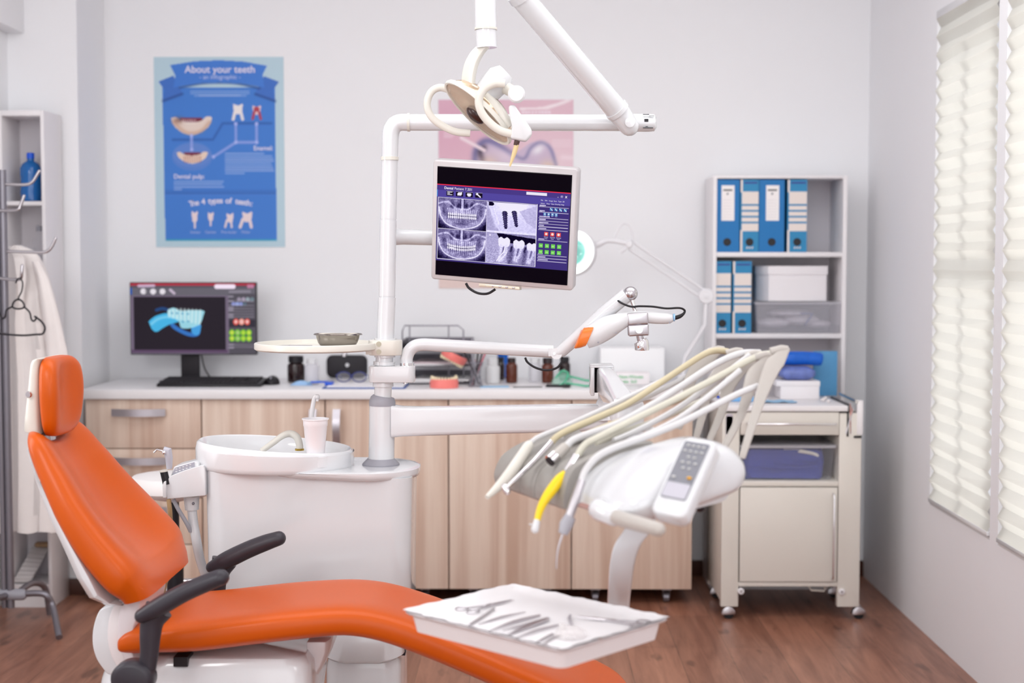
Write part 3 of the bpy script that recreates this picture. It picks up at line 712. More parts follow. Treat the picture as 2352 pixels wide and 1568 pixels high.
# mesh letter trays
b0 = on(990, 893); k = S(b0.y); lx0, lx1 = on(906, 893).x, P(1085, 860, b0.y+.02).x
wire = mat('grey_wire', '9A98A2', .35, metal=.6); mesh_m = mat('dark_mesh', '7E7A84', .6, alpha=.7)
t = thing('letter_tray', 'stacked grey wire mesh letter trays filled with papers, behind the camera arm', 'letter tray', ((lx0+lx1)/2, 6.14, SZ))
for j in range(3):
    z = SZ+.004+j*.072; x0, x1 = lx0+.01, lx1-.01
    m = MB(); m.bx(x0, x1, 6.0, 6.28, z, z+.003); m.bx(x0, x1, 6.275, 6.28, z, z+.035); m.bx(x0, x0+.003, 6.0, 6.28, z, z+.035); m.bx(x1-.003, x1, 6.0, 6.28, z, z+.035)
    m.build('tray', mesh_m, t)
    MB().tube([(x0, 6.0, z+.035), (x0, 6.28, z+.035), (x1, 6.28, z+.035), (x1, 6.0, z+.035)], .003, 6).build('rim', wire, t)
    for i in range(2):
        MB().box(((x0+x1)/2+(-.02, .03)[i], 6.13, z+.006+.007*i), (.25, .21, .006), Matrix.Rotation((.1, -.16)[i]+j*.05, 3, 'Z')).build('papers', (paper, mat('pink_papers', 'D9C6CC', .8))[i] if j else paper, t)
m = MB()
for x in (P(940, 760, 6.1).x, P(1030, 760, 6.1).x):
    m.tube([(x, 6.12, SZ), (x, 6.12, P(940, 748, 6.12).z)], .003, 8)
m.tube([(lx0+.005, 6.12, SZ+.0035), (lx0+.005, 6.12, P(0, 760, 6.12).z), (lx0+.015, 6.12, P(0, 747, 6.12).z), (P(1052, 760, 6.1).x, 6.12, P(0, 747, 6.12).z), (P(1064, 760, 6.1).x, 6.12, P(0, 757, 6.12).z), (P(1064, 760, 6.1).x, 6.12, SZ+.0035)], .0032, 8)
m.build('wire_frame', wire, t)
fo = MB().box((P(955, 780, 6.14).x, 6.14, SZ+.166), (.16, .2, .02), Matrix.Rotation(-.12, 3, 'Y')).build('folder', softblack)
tag(fo, 'black folder lying in the top letter tray', 'folder')
# teeth models
def denture(name, lab, c0, R, w=.068, h=.022, up=1):
    t = thing(name, lab, 'teeth model', c0)
    def arc(r, z, n=15): return [V((r*math.sin(a_), -r*math.cos(a_)*.95+.02, z)) for a_ in [-1.75+3.5*k/(n-1) for k in range(n)]]
    rings = []
    for k in range(19):
        a_ = -1.8+3.6*k/18; d = V((math.sin(a_), -math.cos(a_)*.95, 0)); cc = V((0, .02, 0))
        ro, ri = w/2, w/2-.018
        rings.append([c0+R @ (cc+d*x+V((0, 0, z))) for x, z in ((ro, 0), (ro+.001, h*.6), (ro-.003, h), (ro-.009, h+.003), (ri+.003, h), (ri, h*.5), (ri, 0))])
    g = MB().loft(rings); g.build('gum', pinkgum, t)
    m = MB()
    for k in range(14):
        a_ = -1.68+3.36*k/13; d = V((math.sin(a_), -math.cos(a_)*.95, 0)); tn = V((math.cos(a_), math.sin(a_), 0))
        p = V((0, .02, h))+d*(w/2-.008); sz = .0042+.0022*abs(k-6.5)/6.5
        m.sphere(c0+R @ p, sz, (1, 1.05, 2.7), 10, R @ Matrix.Rotation(a_, 3, 'Z'))
    m.build('teeth', tooth_m, t)
    return t
b0 = on(1022, 892.5); denture('lower_teeth_model', 'pink gum model of lower teeth standing on the worktop', V((b0.x, b0.y+.03, SZ)), Matrix.Rotation(.3, 3, 'Z'), w=.118, h=.036)
b0 = P(1040, 822, 5.97)
denture('upper_teeth_model', 'tilted pink upper teeth model leaning above the lower one', V((b0.x+.01, b0.y, b0.z+.02)), Matrix.Rotation(math.radians(28), 3, 'Y') @ Matrix.Rotation(math.radians(180), 3, 'Y') @ Matrix.Rotation(.1, 3, 'Z'), w=.112, h=.032)
# hourglass mesh pencil holder
b0 = on(1092, 889); c0 = V((b0.x, b0.y+.03, SZ)); k = S(6)
t = thing('pencil_holder', 'grey wire mesh pencil holder shaped like an hourglass with dark pens', 'pencil holder', c0)
m = MB()
for j in range(14):
    a_ = 2*PI*j/14; 
    for sg in (1, -1):
        m.tube([c0+V(((.031-.012*math.sin(PI*z))*math.cos(a_+sg*z*.9), (.031-.012*math.sin(PI*z))*math.sin(a_+sg*z*.9), z*.1)) for z in [i/6 for i in range(7)]], .0009, 4)
m.lathe([(.032, 0), (.032, .003)], c0); m.tube([c0+V((.031*math.cos(a_), .031*math.sin(a_), .1)) for a_ in [2*PI*j/20 for j in range(21)]], .002, 6, caps=False)
m.build('mesh_cup', wire, t)
for j, (dx, dz, cl) in enumerate(((-.05, .155, black), (-.02, .165, midgrey), (.012, .16, black), (.03, .15, black), (.045, .15, mat('red_pen', 'C86A7A', .4)))):
    pn = MB().tube([c0+V((-dx*.35, -.008+.004*j, .006)), c0+V((dx, .01*(j-2), dz))], [.003, .0038], 8).build('pen', cl)
    tag(pn, ['black pen leaning furthest left in the mesh holder', 'grey pen second from left in the mesh holder', 'black pen in the middle of the mesh holder', 'black pen right of the middle one in the mesh holder', 'red pen leaning furthest right in the mesh holder'][j], 'pen', 'pens in the mesh holder')
# tissues, papers and tablets lying on the worktop
sheet(1135, 890, .12, .06, .1, .001, ltblue, 'tissue', 'pale blue tissue in front of the white bottle', 'tissue', .003)
sheet(1240, 893, .2, .12, -.25, .001, paper, 'paper_sheet', 'white sheet lying under the glossy black tablet left corner', 'paper')
bpy.data.objects['paper_sheet']['label'] = 'white sheet on the worktop between the brown jars and the front edge'
t = sheet(1212, 891, .12, .03, .08, .003, black, 'photo_film', 'black glossy film strip at the worktop front, right of the tissue', 'film', .002)
t = sheet(1283, 891, .1, .07, -.1, .007, softblack, 'tablet', 'small black tablet lying in front of the green oxygen mask', 'tablet', .006)
# oxygen mask with green tubing
b0 = on(1303, 890); t = thing('oxygen_mask', 'clear oxygen mask with green tubing lying on the worktop', 'oxygen mask', (b0.x, b0.y+.06, SZ))
m = MB(); rings = []
for k in range(7):
    t_ = k/6; c1 = V((b0.x-.02+.0*t_, b0.y+.09, SZ+.004+.06*t_)); r_ = .032*(1-t_**2)+.01
    rings.append([c1+V((r_*1.1*math.cos(a_), r_*.8*math.sin(a_), .006*math.cos(a_))) for a_ in [2*PI*j/20 for j in range(20)]])
m.loft(rings, c0=False).build('mask', mat('clear_green_plastic', 'A8E4CC', .15, alpha=.35), t)
m = MB(); m.tube([P(1300, 862, 5.95), P(1325, 868, 5.93), P(1350, 874, 5.92), P(1380, 872, 5.95)], .005, 8, smooth=6)
m.tube([P(1300, 880, 5.9), P(1325, 883, 5.88), P(1350, 886, 5.88), P(1370, 880, 5.93)], .005, 8, smooth=6)
m.tube([P(1276, 868, 5.93), P(1290, 852, 5.93), P(1305, 858, 5.93), P(1296, 878, 5.9), P(1280, 886, 5.88)], .004, 8, smooth=6)
m.build('tubing', teal_tint, t, label='green transparent tubing')
# cardboard boxes at the right end
bxs = P(1380, 800, 6.1), P(1527, 870, 6.1)
t = tag(MB().bx(bxs[0].x, bxs[1].x, 6.12, 6.32, SZ, bxs[0].z).build('storage_box', mat('white_cardboard', 'FAFAFC', .7), bevel=.003), 'large plain white box against the wall at the right end of the worktop', 'box')
c0 = on(1452, 885); k = S(c0.y)
t = MB().bx(c0.x-.065, c0.x+.075, c0.y+.02, c0.y+.1, SZ, SZ+28/k).build('glove_box', mat('white_carton', 'F4EEF0', .6), bevel=.002)
tag(t, 'small white carton with two lines of green print, in front of the large white box', 'box')
gp = mat('green_print', '8FCBA0', .6)
for s_, zz, sz in (('Non-Woven', .034, .02), ('swabs  5x5', .014, .017)):
    text(s_, sz, (c0.x-.055, c0.y+.0185, SZ+zz), (1, 0, 0), (0, 0, 1), gp, t, align='LEFT', off=.0004)
sheet(1520, 893, .16, .15, .2, .001, paper, 'paper_sheet', 'white paper at the far right end of the worktop', 'paper')
# ================================================================ bookshelf with binders
YS = 6.06; SX0, SX1 = P(1638, 500, YS).x, P(1946, 500, YS).x; YSB = YB-.016
zt = P(1700, 403, YS).z; z1 = P(1700, 579, YS).z; z2 = P(1700, 766, YS).z
t = thing('bookshelf', 'tall white open bookshelf holding blue binders in the right corner', 'bookshelf', ((SX0+SX1)/2, YS+.12, 0))
MB().bx(SX0, SX0+.016, YS, YSB, 0, zt).build('side_panel', shelf_w, t, bevel=.001)
MB().bx(SX1-.018, SX1, YS, YSB, 0, zt).build('side_panel', shelf_w, t, bevel=.001)
MB().bx(SX0+.016, SX1-.018, YS, YSB, zt-.012, zt).build('top_panel', shelf_w, t, bevel=.001)
MB().bx(SX0+.016, SX1-.018, YSB-.005, YSB-.001, .06, zt-.012).build('back_panel', shelf_g, t)
zs_ = [z1, z2, z2-.36, z2-.72, .08]
for z in zs_: MB().bx(SX0+.016, SX1-.018, YS+.004, YSB-.005, z-.02, z).build('shelf', shelf_w, t, bevel=.001)
MB().bx(SX0+.016, SX1-.018, YS+.01, YS+.026, 0, .06).build('plinth', shelf_w, t)

def binder(x0, x1, z0, z1_, striped, lab, grp=None):
    g = .001; x0 += g; x1 -= g; yf = YS+.012; yb = YSB-.012; w_ = x1-x0; c = (x0+x1)/2; h = z1_-z0
    t = thing('lever_arch_binder', lab, 'binder', (c, yf+.1, z0+.0005))
    z0 += .0005; z1_ -= .002
    m_ = blue_pvc2 if striped else blue_pvc
    MB().bx(x0, x0+.003, yf, yb, z0, z1_).bx(x1-.003, x1, yf, yb, z0, z1_).bx(x0+.003, x1-.003, yf, yf+.003, z0, z1_).build('cover', m_, t)
    MB().bx(x0+.005, x1-.005, yf+.02, yb-.01, z0+.006, z1_-.012).build('pages', paper, t)
    y = yf-.0008
    if striped:
        xa = x0+.009
        MB().bx(x0+.0005, xa, y+.0004, yf, z0, z0+h*.3).bx(x0+.0005, xa, y+.0004, yf, z1_-h*.175, z1_).build('edge_strip', cream_lab, t)
        m = MB()
        for a, b_ in ((.165, .335), (.36, .415), (.44, .495), (.52, .575), (.6, .705)):
            m.bx(xa-.003, x1-.001, y, yf, z1_-h*b_, z1_-h*a)
        m.build('spine_label', cream_lab, t)
        MB().bx(xa+.006, x1-.006, y, yf, z1_-h*.055, z1_-h*.035).build('print', mat('binder_print', '3A3A8C', .6) if 'binder_print' not in bpy.data.materials else bpy.data.materials['binder_print'], t)
        m = MB()
        for k in (-1, 0, 1): m.box((c+.002+k*.011, yf-.0004, z0+h*.06), (.005, .0008, .009), Matrix.Rotation(.5, 3, 'Y'))
        m.build('logo', cream_lab, t)
        r = .0145
    else:
        MB().bx(c-w_*.27+.004, c+w_*.27+.002, y, yf, z0+h*.43, z1_-h*.08).build('spine_label', white_lab, t)
        MB().bx(c-w_*.19+.003, c+w_*.19+.001, y-.0006, y, z1_-h*.155, z1_-h*.135).build('slot', black, t)
        m = MB(); m.box((c+.001, y-.0003, z1_-h*.195), (.006, .0006, .008), Matrix.Rotation(.6, 3, 'Y')); m.build('logo', mat('dark_print', '3B4A5A', .6) if 'dark_print' not in bpy.data.materials else bpy.data.materials['dark_print'], t)
        m = MB()
        for k in range(7): m.bx(c-w_*.2, c+w_*.2, y-.0004, y, z0+h*(.47+.04*k), z0+h*(.47+.04*k)+.001)
        m.build('ruled_lines', mat('pale_line', 'C4C0CC', .7) if 'pale_line' not in bpy.data.materials else bpy.data.materials['pale_line'], t)
        r = .0145
    MB().lathe([(r, 0), (r+.0022, .0006), (r+.0022, .0014), (r, .0018), (r-.001, .001)], (c+.001, yf+.0004, z0+h*.138), (0, -1, 0), 24, caps=False).build('finger_ring', steel if False else softblack, t)
    MB().cyl((c+.001, yf+.001, z0+h*.138), (c+.001, yf-.0006, z0+h*.138), r).build('finger_hole', black, t, label='black finger hole')
    return t
def sx(px): return P(px, 500, YS+.012).x
zb1 = z1+P(0, 405, YS).z-P(0, 578, YS).z
for a, b_, st, lab in ((1641, 1699, 0, 'plain blue binder with white label, leftmost on the upper shelf'), (1700, 1743, 1, 'striped blue and cream binder, the left one on the upper shelf'),
                       (1743, 1802, 0, 'plain blue binder with white label, between the two striped upper ones'), (1808, 1854, 1, 'striped blue and cream binder, rightmost on the upper shelf')):
    binder(sx(a), sx(b_), z1, zt-.014, st, lab)
for a, b_, lab in ((1639, 1681, 'striped blue and cream binder, leftmost on the middle shelf'), (1683, 1728, 'striped blue and cream binder, next to the white box on the middle shelf')):
    binder(sx(a)+.002, sx(b_), z2, z2+zt-.014-z1, 1, lab)

def bin_(name, x0, x1, y0, y1, z, h, lab, m_=clear_b, taper=.012, cat='storage box', lid=True):
    t = thing(name, lab, cat, ((x0+x1)/2, (y0+y1)/2, z))
    c = V(((x0+x1)/2, (y0+y1)/2, 0)); W_, D_ = x1-x0, y1-y0
    def ring(s_, zz): return [c+V((x, y, zz)) for x, y in rrect(W_-2*s_, D_-2*s_, .012, 4)]
    MB().loft([ring(taper, z+.0006), ring(0, z+h), ring(.002, z+h), ring(taper+.002, z+.003)], c1=True).build('tub', m_, t)
    MB().loft([ring(-.003, z+h-.006), ring(-.004, z+h), ring(-.004, z+h+.004), ring(.004, z+h+.006)]).build('lid' if lid else 'rim', clear_b, t)
    return t
x0, x1 = P(1734, 700, YS+.02).x, P(1936, 700, YS+.02).x
bh = (770-697)/S(YS+.02)
bin_('plastic_bin', x0, x1, YS+.015, YSB-.02, z2+.0005, bh-.006, 'semi clear plastic bin with bagged supplies on the middle shelf', milky_bin, .009)
m = MB()
cx = (x0+x1)/2; cy = YS+.12
for k, (dx, w_, h_, z_) in enumerate(((-.09, .15, .045, .02), (.03, .16, .05, .03), (.1, .12, .035, .02), (-.02, .2, .03, .07))):
    m.sphere((cx+dx, cy, z2+z_+h_/2), 1, (w_/2, .075, h_/2), 14)
tag(m.build('bagged_supplies', mat('crumpled_clear_bags', 'DAD2DC', .4, noise=.25, nscale=40, bump=.6)), 'crumpled pale plastic bags heaped in the semi clear bin', 'supplies')
MB().bx(cx-.12, cx+.02, cy-.087, cy-.085, z2+.032, z2+.038)
g = MB().box((cx+.045, cy-.088, z2+.06), (.008, .005, .06), Matrix.Rotation(.6, 3, 'Y')).box((cx+.035, cy-.088, z2+.085), (.05, .005, .008)).build('tweezers', mat('dark_blue_tool', '5A6694', .5)); tag(g, 'dark blue plastic tool pressed against the front of the semi clear bin', 'tool')
# octagonal white box on the bin
xa, xb = P(1742, 650, YS+.03).x, P(1904, 650, YS+.03).x; zb = z2+bh+.0025; hb = (692-612)/S(YS+.03)
c = V(((xa+xb)/2, YS+.14, zb)); W_ = xb-xa
def octo(s_, z): return [c+V((x*(W_/2-s_), y*(.11-s_), z)) for x, y in ((-1, -.25), (-.72, -1), (.38, -1), (1, -.75), (1, .6), (.5, 1), (-.5, 1), (-1, .4))]
t = thing('hat_box', 'white cornered cardboard box with lid on top of the plastic bin', 'box', c)
cb_ = mat('white_board', 'F1EDF0', .6)
MB().loft([octo(.004, 0), octo(.004, hb*.8)]).build('body', cb_, t, ang=20); MB().loft([octo(0, hb*.76), octo(0, hb)]).build('lid', cb_, t, ang=20)
# ================================================================ rolling cart
YT = 5.55; YTB = 5.97; k = S(YT)
TX0, TX1 = P(1657, 1200, YT).x, P(1976, 1200, YT).x
tz = P(1800, 931, YT).z
tr = thing('supply_cart', 'cream metal rolling cart with drawer and door in front of the bookshelf', 'cart', ((TX0+TX1)/2, (YT+YTB)/2, 0))
px = lambda p_: P(p_, 1200, YT).x
pz = lambda p_: P(1800, p_, YT).z
zb_ = pz(1393)
pL, pR = px(1697), px(1925)
m = MB()
m.bx(TX0, pL, YT, YT+.03, zb_, tz-.03); m.bx(TX0, TX0+.012, YT+.03, YTB, zb_+.02, tz-.03); m.bx(TX0, pL, YTB-.03, YTB, zb_, tz-.03)
m.bx(pR, TX1, YT, YT+.03, zb_, tz-.03); m.bx(TX1-.012, TX1, YT+.03, YTB, zb_+.02, tz-.03); m.bx(pR, TX1, YTB-.03, YTB, zb_, tz-.03)
m.bx(pL-.001, pR+.001, YT+.004, YTB-.031, pz(1347), pz(1337)); m.bx(pL, pR, YT+.002, YTB-.031, pz(1117), pz(1105)); m.bx(pL, pR, YTB-.04, YTB-.03, pz(1347), tz-.03)
m.bx(pL-.012, pL, YT+.03, YTB-.03, pz(1347), tz-.03); m.bx(pR, pR+.012, YT+.03, YTB-.03, pz(1347), tz-.03)
m.build('body', enamel, tr, bevel=.002)
MB().bx(px(1657)-.005, px(1943), YT-.012, YTB+.004, tz-.022, tz).build('top', shelf_w, tr, bevel=.003)
d = MB().bx(pL+.003, pR-.003, YT-.006, YT+.2, pz(998), pz(946)).build('drawer', enamel, tr, bevel=.002)
zh = P(1800, 973, YT-.02).z
m = MB().tube([(px(1713), YT-.006, zh), (px(1716), YT-.03, zh), (px(1722), YT-.034, zh), (px(1906), YT-.034, zh), (px(1912), YT-.03, zh), (px(1915), YT-.006, zh)], .0045, 10)
m.build('handle', chrome, d, label='long chrome bar handle')
d = MB().bx(pL+.004, pR-.004, YT-.004, YT+.014, pz(1335), pz(1119)).build('door', enamel, tr, bevel=.002)
xh = px(1912)
MB().tube([(xh, YT-.004, pz(1132)), (xh, YT-.028, pz(1135)), (xh, YT-.032, pz(1142)), (xh-.001, YT-.032, pz(1318)), (xh-.001, YT-.028, pz(1325)), (xh-.001, YT-.004, pz(1328))], .0045, 10).build('handle', chrome, d, label='vertical chrome bar handle')
slab(MB(), (px(1673), YT+.0, pz(980)), (1, 0, 0), (0, 0, 1), (0, -1, 0), .028, .085, .008, .006).build('grip', shelf_g, tr)
mb_ = MB(); slab(mb_, (px(1673), YT+.0, pz(974)), (1, 0, 0), (0, 0, 1), (0, -1, 0), .026, .082, .008, .006); mb_.build('grip_pad', mat('grip_grey', 'C9C2CC', .5), tr)
for (pxx, pyy) in ((1703, 1357), (1935, 1358)):
    q_ = MB().lathe([(.0125, 0), (.0125, .012), (.009, .015), (.009, .012), (.003, .012)], (px(pxx), YT+.004, pz(pyy)), (0, -1, 0), 20).build('bumper', shelf_w, tr)
    MB().lathe([(.005, 0), (.004, .005)], (px(pxx), YT-.008, pz(pyy)), (0, -1, 0), 12).build('screw', steel, q_)
MB().tube([(px(1863), YT+.05, pz(1350)), (px(1870), YT+.04, pz(1360)), (px(1900), YT+.04, pz(1362)), (px(1902), YT+.04, pz(1350))], .004, 8).build('hook', cream, tr)
for x, y in ((px(1676), YT+.02), (px(1977), YT+.02), (px(1676), YTB-.05), (px(1965), YTB-.05)):
    q_ = MB(); R_ = .021
    fr = [V((x-.012, y, R_))+V((0, 0, 0))]
    pts = [(R_*1.35*math.cos(a_), R_*1.35*math.sin(a_)) for a_ in [math.radians(d_) for d_ in range(-5, 200, 15)]]
    q_.prism([V((x+u_*.95, y-.014, R_+w_)) for u_, w_ in pts], (0, .028, 0))
    f_ = q_.build('castor', steel, tr, bevel=.002)
    MB().cyl((x, y-.011, R_), (x, y+.011, R_), R_).build('wheel', rubber, f_)
    MB().cyl((x, y, R_*2), (x, y, zb_+.005), .008).build('stem', steel, f_)
# folding push handle on the right side
m = MB(); xk = TX1
m.bx(xk-.03, xk-.0, YT-.004, YT+.02, P(0, 1003, YT).z, P(0, 998, YT).z); m.bx(px(1942), px(1946), YT-.003, YT+.3, P(0, 1000, YT).z, P(0, 925, YT).z)
m.build('bracket', black, tr)
MB().bx(px(1965), px(1979), YT-.002, YT+.03, P(0, 996, YT).z, P(0, 918, YT).z).build('push_bar', shelf_w, tr, bevel=.003)
m = MB().tube([P(1943, 996, YT), P(1958, 940, YT), P(1953, 928, YT)], .004, 8).tube([P(1953, 925, YT), P(1954, 996, YT)], .003, 8).tube([P(1930, 905, YT+.3), P(1968, 922, YT-.005)], .007, 8); m.build('hinge_rods', chrome, tr)
# blue cloths in a clear box in the open bay
bx0, bx1 = pL+.006, px(1920); zby = pz(1104)
ht = (1104-1025)/k
bin_('clear_box', bx0, bx1, YT+.012, YTB-.06, zby, ht, 'clear lidded box of navy cloths in the open bay of the cart', clear_p, .012)
m = MB(); n_ = 24; rings = []
for j in range(9):
    t_ = j/8; zz = zby+.004+t_*(ht-.022); rings.append([V(((bx0+bx1)/2-.012+(x*(1-.1*abs(t_-.5)))+.002*math.sin(9*t_+i_*1.3), YT+.18+y+.003*math.sin(17*t_+i_), zz+.003*math.sin(i_*.9))) for i_, (x, y) in enumerate(rrect(bx1-bx0-.05, .29, .03, 7))])
m.loft(rings); tag(m.build('folded_cloths', navy), 'folded navy cloths inside the clear box of the cart', 'cloth')
m = MB(); 
for i_ in range(3): m.tube([V(((bx0+bx1)/2-.15+.1*i_, YT+.034, zby+.055+.012*i_)), V(((bx0+bx1)/2-.02+.06*i_, YT+.03, zby+.045+.014*i_)), V(((bx0+bx1)/2+.12, YT+.034, zby+.05+.02*i_))], .003, 6, smooth=5)
tag(m.build('cloth_fold', navy), 'navy cloth edges bulging against the front of the clear box', 'cloth')
m = MB().tube([P(1800, 1035, YT+.06), P(1840, 1036, YT+.04), P(1870, 1042, YT+.04), P(1878, 1048, YT+.04)], .008, 8, smooth=5); tag(m.build('rubber_tube', cream), 'cream rubber tube lying on the navy cloths', 'tube')
# things on top of the cart
def onT(px_, py_): return PZ(px_, py_, tz)
tzp = tz+.0005
ybx = 5.80
xa, xb = P(1800, 880, ybx).x, P(1884, 880, ybx).x
zbt = P(1840, 875, ybx).z
t = thing('cardboard_box', 'white lidded box on the cart under the packed cloth', 'box', ((xa+xb)/2-.01, ybx+.07, tzp))
MB().bx(xa-.012, xb-.003, ybx+.002, ybx+.14, tzp, zbt-.02).build('body', cb_, t, bevel=.001); MB().bx(xa-.03, xb, ybx, ybx+.143, zbt-.022, zbt).build('lid', cb_, t, bevel=.002)
def pillow(name, x0, x1, y0, y1, z0, z1_, m_, lab, cat, wob=.003):
    m = MB(); rings = []
    for j in range(9):
        t_ = -1+j/4; s_ = (1-abs(t_)**3)**.5 if abs(t_) < 1 else .55; s_ = max(s_, .6)
        rings.append([V(((x0+x1)/2+x*s_+wob*math.sin(5*i_), (y0+y1)/2+y*s_, (z0+z1_)/2+t_*(z1_-z0)/2)) for i_, (x, y) in enumerate(rrect(x1-x0-.01, y1-y0, .02, 5))])
    return tag(m.loft(rings).build(name, m_), lab, cat)
bagm = mat('bagged_blue_cloth', '6E7EC0', .3, noise=.35, nscale=50, bump=.5)
z_ = zbt+.0005; z3 = P(1840, 843, ybx).z
pillow('packed_cloth', P(1793, 860, ybx).x, P(1878, 860, ybx).x, ybx+.01, ybx+.14, z_, z3, bagm, 'clear bag of pale blue cloth on the white lidded box', 'packaged cloth')
z4 = P(1840, 808, ybx).z
m = MB()
xa2, xb2 = P(1780, 825, ybx).x, P(1897, 825, ybx).x
m.tube([V((xa2, ybx+.07, (z3+z4)/2+.002)), V((xa2+.07, ybx+.065, (z3+z4)/2+.001)), V((xb2-.07, ybx+.07, (z3+z4)/2+.001)), V((xb2-.01, ybx+.07, (z3+z4)/2-.003)), V((xb2, ybx+.07, (z3+z4)/2-.004))], [.026, .0285, .0285, .027, .018], 20, smooth=4)
tag(m.build('blue_roll', mat('shiny_blue_film', '1464D0', .22, noise=.25, nscale=30, bump=.4)), 'shiny royal blue wrapped roll, topmost on the cart stack', 'roll')
xa3, xb3 = P(1868, 850, 5.95).x, P(1926, 850, 5.95).x
t = MB().bx(xa3, xb3-.006, 5.945, 5.962, tzp, P(1900, 806, 5.95).z).build('file_folder', mat('light_blue_board', '5A9CCB', .6), bevel=.002)
tag(t, 'light blue folder standing upright behind the stack on the cart', 'folder')
c0 = onT(1790, 925); m = MB()
vs = []
for j in range(9):
    for i_ in range(13): vs.append((c0.x-.07+.0115*i_, c0.y-.02+.0125*j, tzp+.002+.0018*(1+math.sin(i_*1.1+j*.7))))
n0 = len(vs); vs += [(x, y, z-.0015) for x, y, z in vs]; fs = []
for j in range(8):
    for i_ in range(12):
        q_ = j*13+i_; fs += [(q_, q_+1, q_+14, q_+13), (q_+n0, q_+13+n0, q_+14+n0, q_+1+n0)]
m.add(vs, fs); tag(m.build('bib', ltblue), 'light blue paper bib lying at the front of the cart top', 'paper')
c0 = onT(1697, 922); t = MB().bx(c0.x-.03, c0.x+.06, c0.y-.01, c0.y+.05, tzp, tzp+.02).build('glove_pack', mat('blue_pack', '7AB4E8', .5), bevel=.004); tag(t, 'light blue packet on the left end of the cart, behind the tubes', 'packet')
c0 = onT(1655, 915); t = MB().lathe([(.012, 0), (.014, .004), (.014, .022), (.01, .026)], V((c0.x+.0, c0.y+.02, tzp))).build('bottle_cap', blue_cap); tag(t, 'small bright blue cap on the left edge of the cart', 'cap')
for k_, (a_, b_) in enumerate(((1890, 922), (1903, 925), (1896, 918))):
    c0 = onT(a_, b_); t = MB().sphere(V((c0.x, c0.y, tzp+.0068)), .0085, (1, 1, .8), 10).build('cotton_ball', coat_m)
    tag(t, ['white cotton ball at the left of three on the cart top', 'white cotton ball at the right of three on the cart top', 'white cotton ball at the back of three on the cart top'][k_], 'cotton ball', 'cotton balls on the cart')

# ================================================================ ring magnifier lamp on the worktop
Yl = 5.9
t = thing('magnifier_lamp', 'white articulated ring magnifier lamp with glowing ring, behind the screen', 'lamp', V((P(1622, 680, Yl).x-.03, Yl, ZT)))
lampw = mat('pale_grey_enamel', 'E9E8EC', .4)
pv = P(1622, 680, Yl); el = P(1445, 560, Yl)
bx_ = pv.x
m = MB().cyl((CX1-.03, Yl, SZ+.0), (CX1-.03, Yl, SZ+.05), .022).tube([(CX1-.03, Yl, SZ+.03), (CX1-.022, Yl, SZ+.12), (bx_-.004, Yl, pv.z-.12), (bx_, Yl, pv.z)], .009, 10)
m.build('post', lampw, t)
MB().lathe([(.028, 0), (.032, .004), (.032, .022), (.028, .026)], pv+V((0, .0, 0))+V((0, .013, 0)), (0, -1, 0)).lathe([(.008, 0), (.007, .006)], pv+V((0, -.013, 0)), (0, -1, 0)).build('pivot_knob', lampw, t)
for dz in (.022, -.022):
    MB().tube([el+V((.0, .01, dz*.9)), pv+V((0, .01, dz*.9))], .0055, 8).build('arm_bar', lampw, t)
MB().lathe([(.014, 0), (.016, .003), (.016, .02), (.012, .024)], el+V((0, .012, 0)), (0, -1, 0)).tube([el, P(1435, 572, Yl), P(1425, 580, Yl)], .008, 8).build('elbow', lampw, t)
MB().tube([P(1410, 552, Yl), P(1420, 528, Yl), P(1433, 513, Yl), P(1448, 522, Yl), P(1455, 552, Yl)], .0045, 8, smooth=6).build('cable', lampw, t)
cc = P(1318, 580, Yl-.03); nrm = V((-.42, -.86, .15)).normalized()   # the ring faces the camera, to the left
hh = P(1385, 572, Yl)
MB().lathe([(.088, -.006), (.094, .0), (.094, .02), (.07, .05), (.03, .065)], cc, -nrm, 36).build('head', lampw, t)
MB().tube([cc-nrm*.055, P(1375, 560, Yl), P(1400, 552, Yl), el], [.016, .014, .010, .010], 12, smooth=4).build('head_joint', lampw, t)
ringm = emat('lit_ring_tube', 'F4FFFA', 3.2)
q_ = cc+nrm*.008; uu = nrm.cross(V((0, 0, 1))).normalized(); vv = uu.cross(nrm)
MB().tube([q_+uu*(.076*math.cos(a_))+vv*(.076*math.sin(a_)) for a_ in [2*PI*j/36 for j in range(37)]], .014, 12, caps=False).build('ring_tube', ringm, t, label='glowing white ring tube')
MB().lathe([(.058, 0), (.05, .006), (.03, .01), (.0005, .0115)], cc+nrm*.002, nrm, 28).build('lens', mat('green_lens', '7FC8BE', .1, coat=.5), t, label='pale teal magnifying lens')
# ================================================================ tall narrow cabinet in the left corner
YK = 5.72; yb_ = YC-.016
LX0, LX1 = XL+.035, P(108, 700, YK).x; zk = P(60, 253, YK).z
t = thing('narrow_shelf_unit', 'tall narrow white open shelf unit in the left corner', 'shelf unit', ((LX0+LX1)/2, 5.83, 0))
MB().bx(LX0, LX0+.018, YK, yb_, 0, zk).build('side_panel', shelf_w, t, bevel=.001); MB().bx(LX1-.014, LX1, YK, yb_, 0, zk).build('side_panel', shelf_w, t, bevel=.001)
MB().bx(LX0+.018, LX1-.014, YK, yb_, zk-.022, zk).build('top_panel', shelf_w, t, bevel=.001); MB().bx(LX0+.018, LX1-.014, yb_-.006, yb_-.001, .06, zk-.022).build('back_panel', shelf_g, t)
lsz = [P(60, 462, YK).z, P(60, 600, YK).z, 1.1, .6, P(60, 1343, YK).z]
for z in lsz: MB().bx(LX0+.018, LX1-.014, YK+.003, yb_-.006, z-.016, z).build('shelf', shelf_w, t, bevel=.001)
MB().bx(LX0+.018, LX1-.014, YK+.002, YK+.018, 0, lsz[-1]-.016).build('plinth', shelf_w, t)
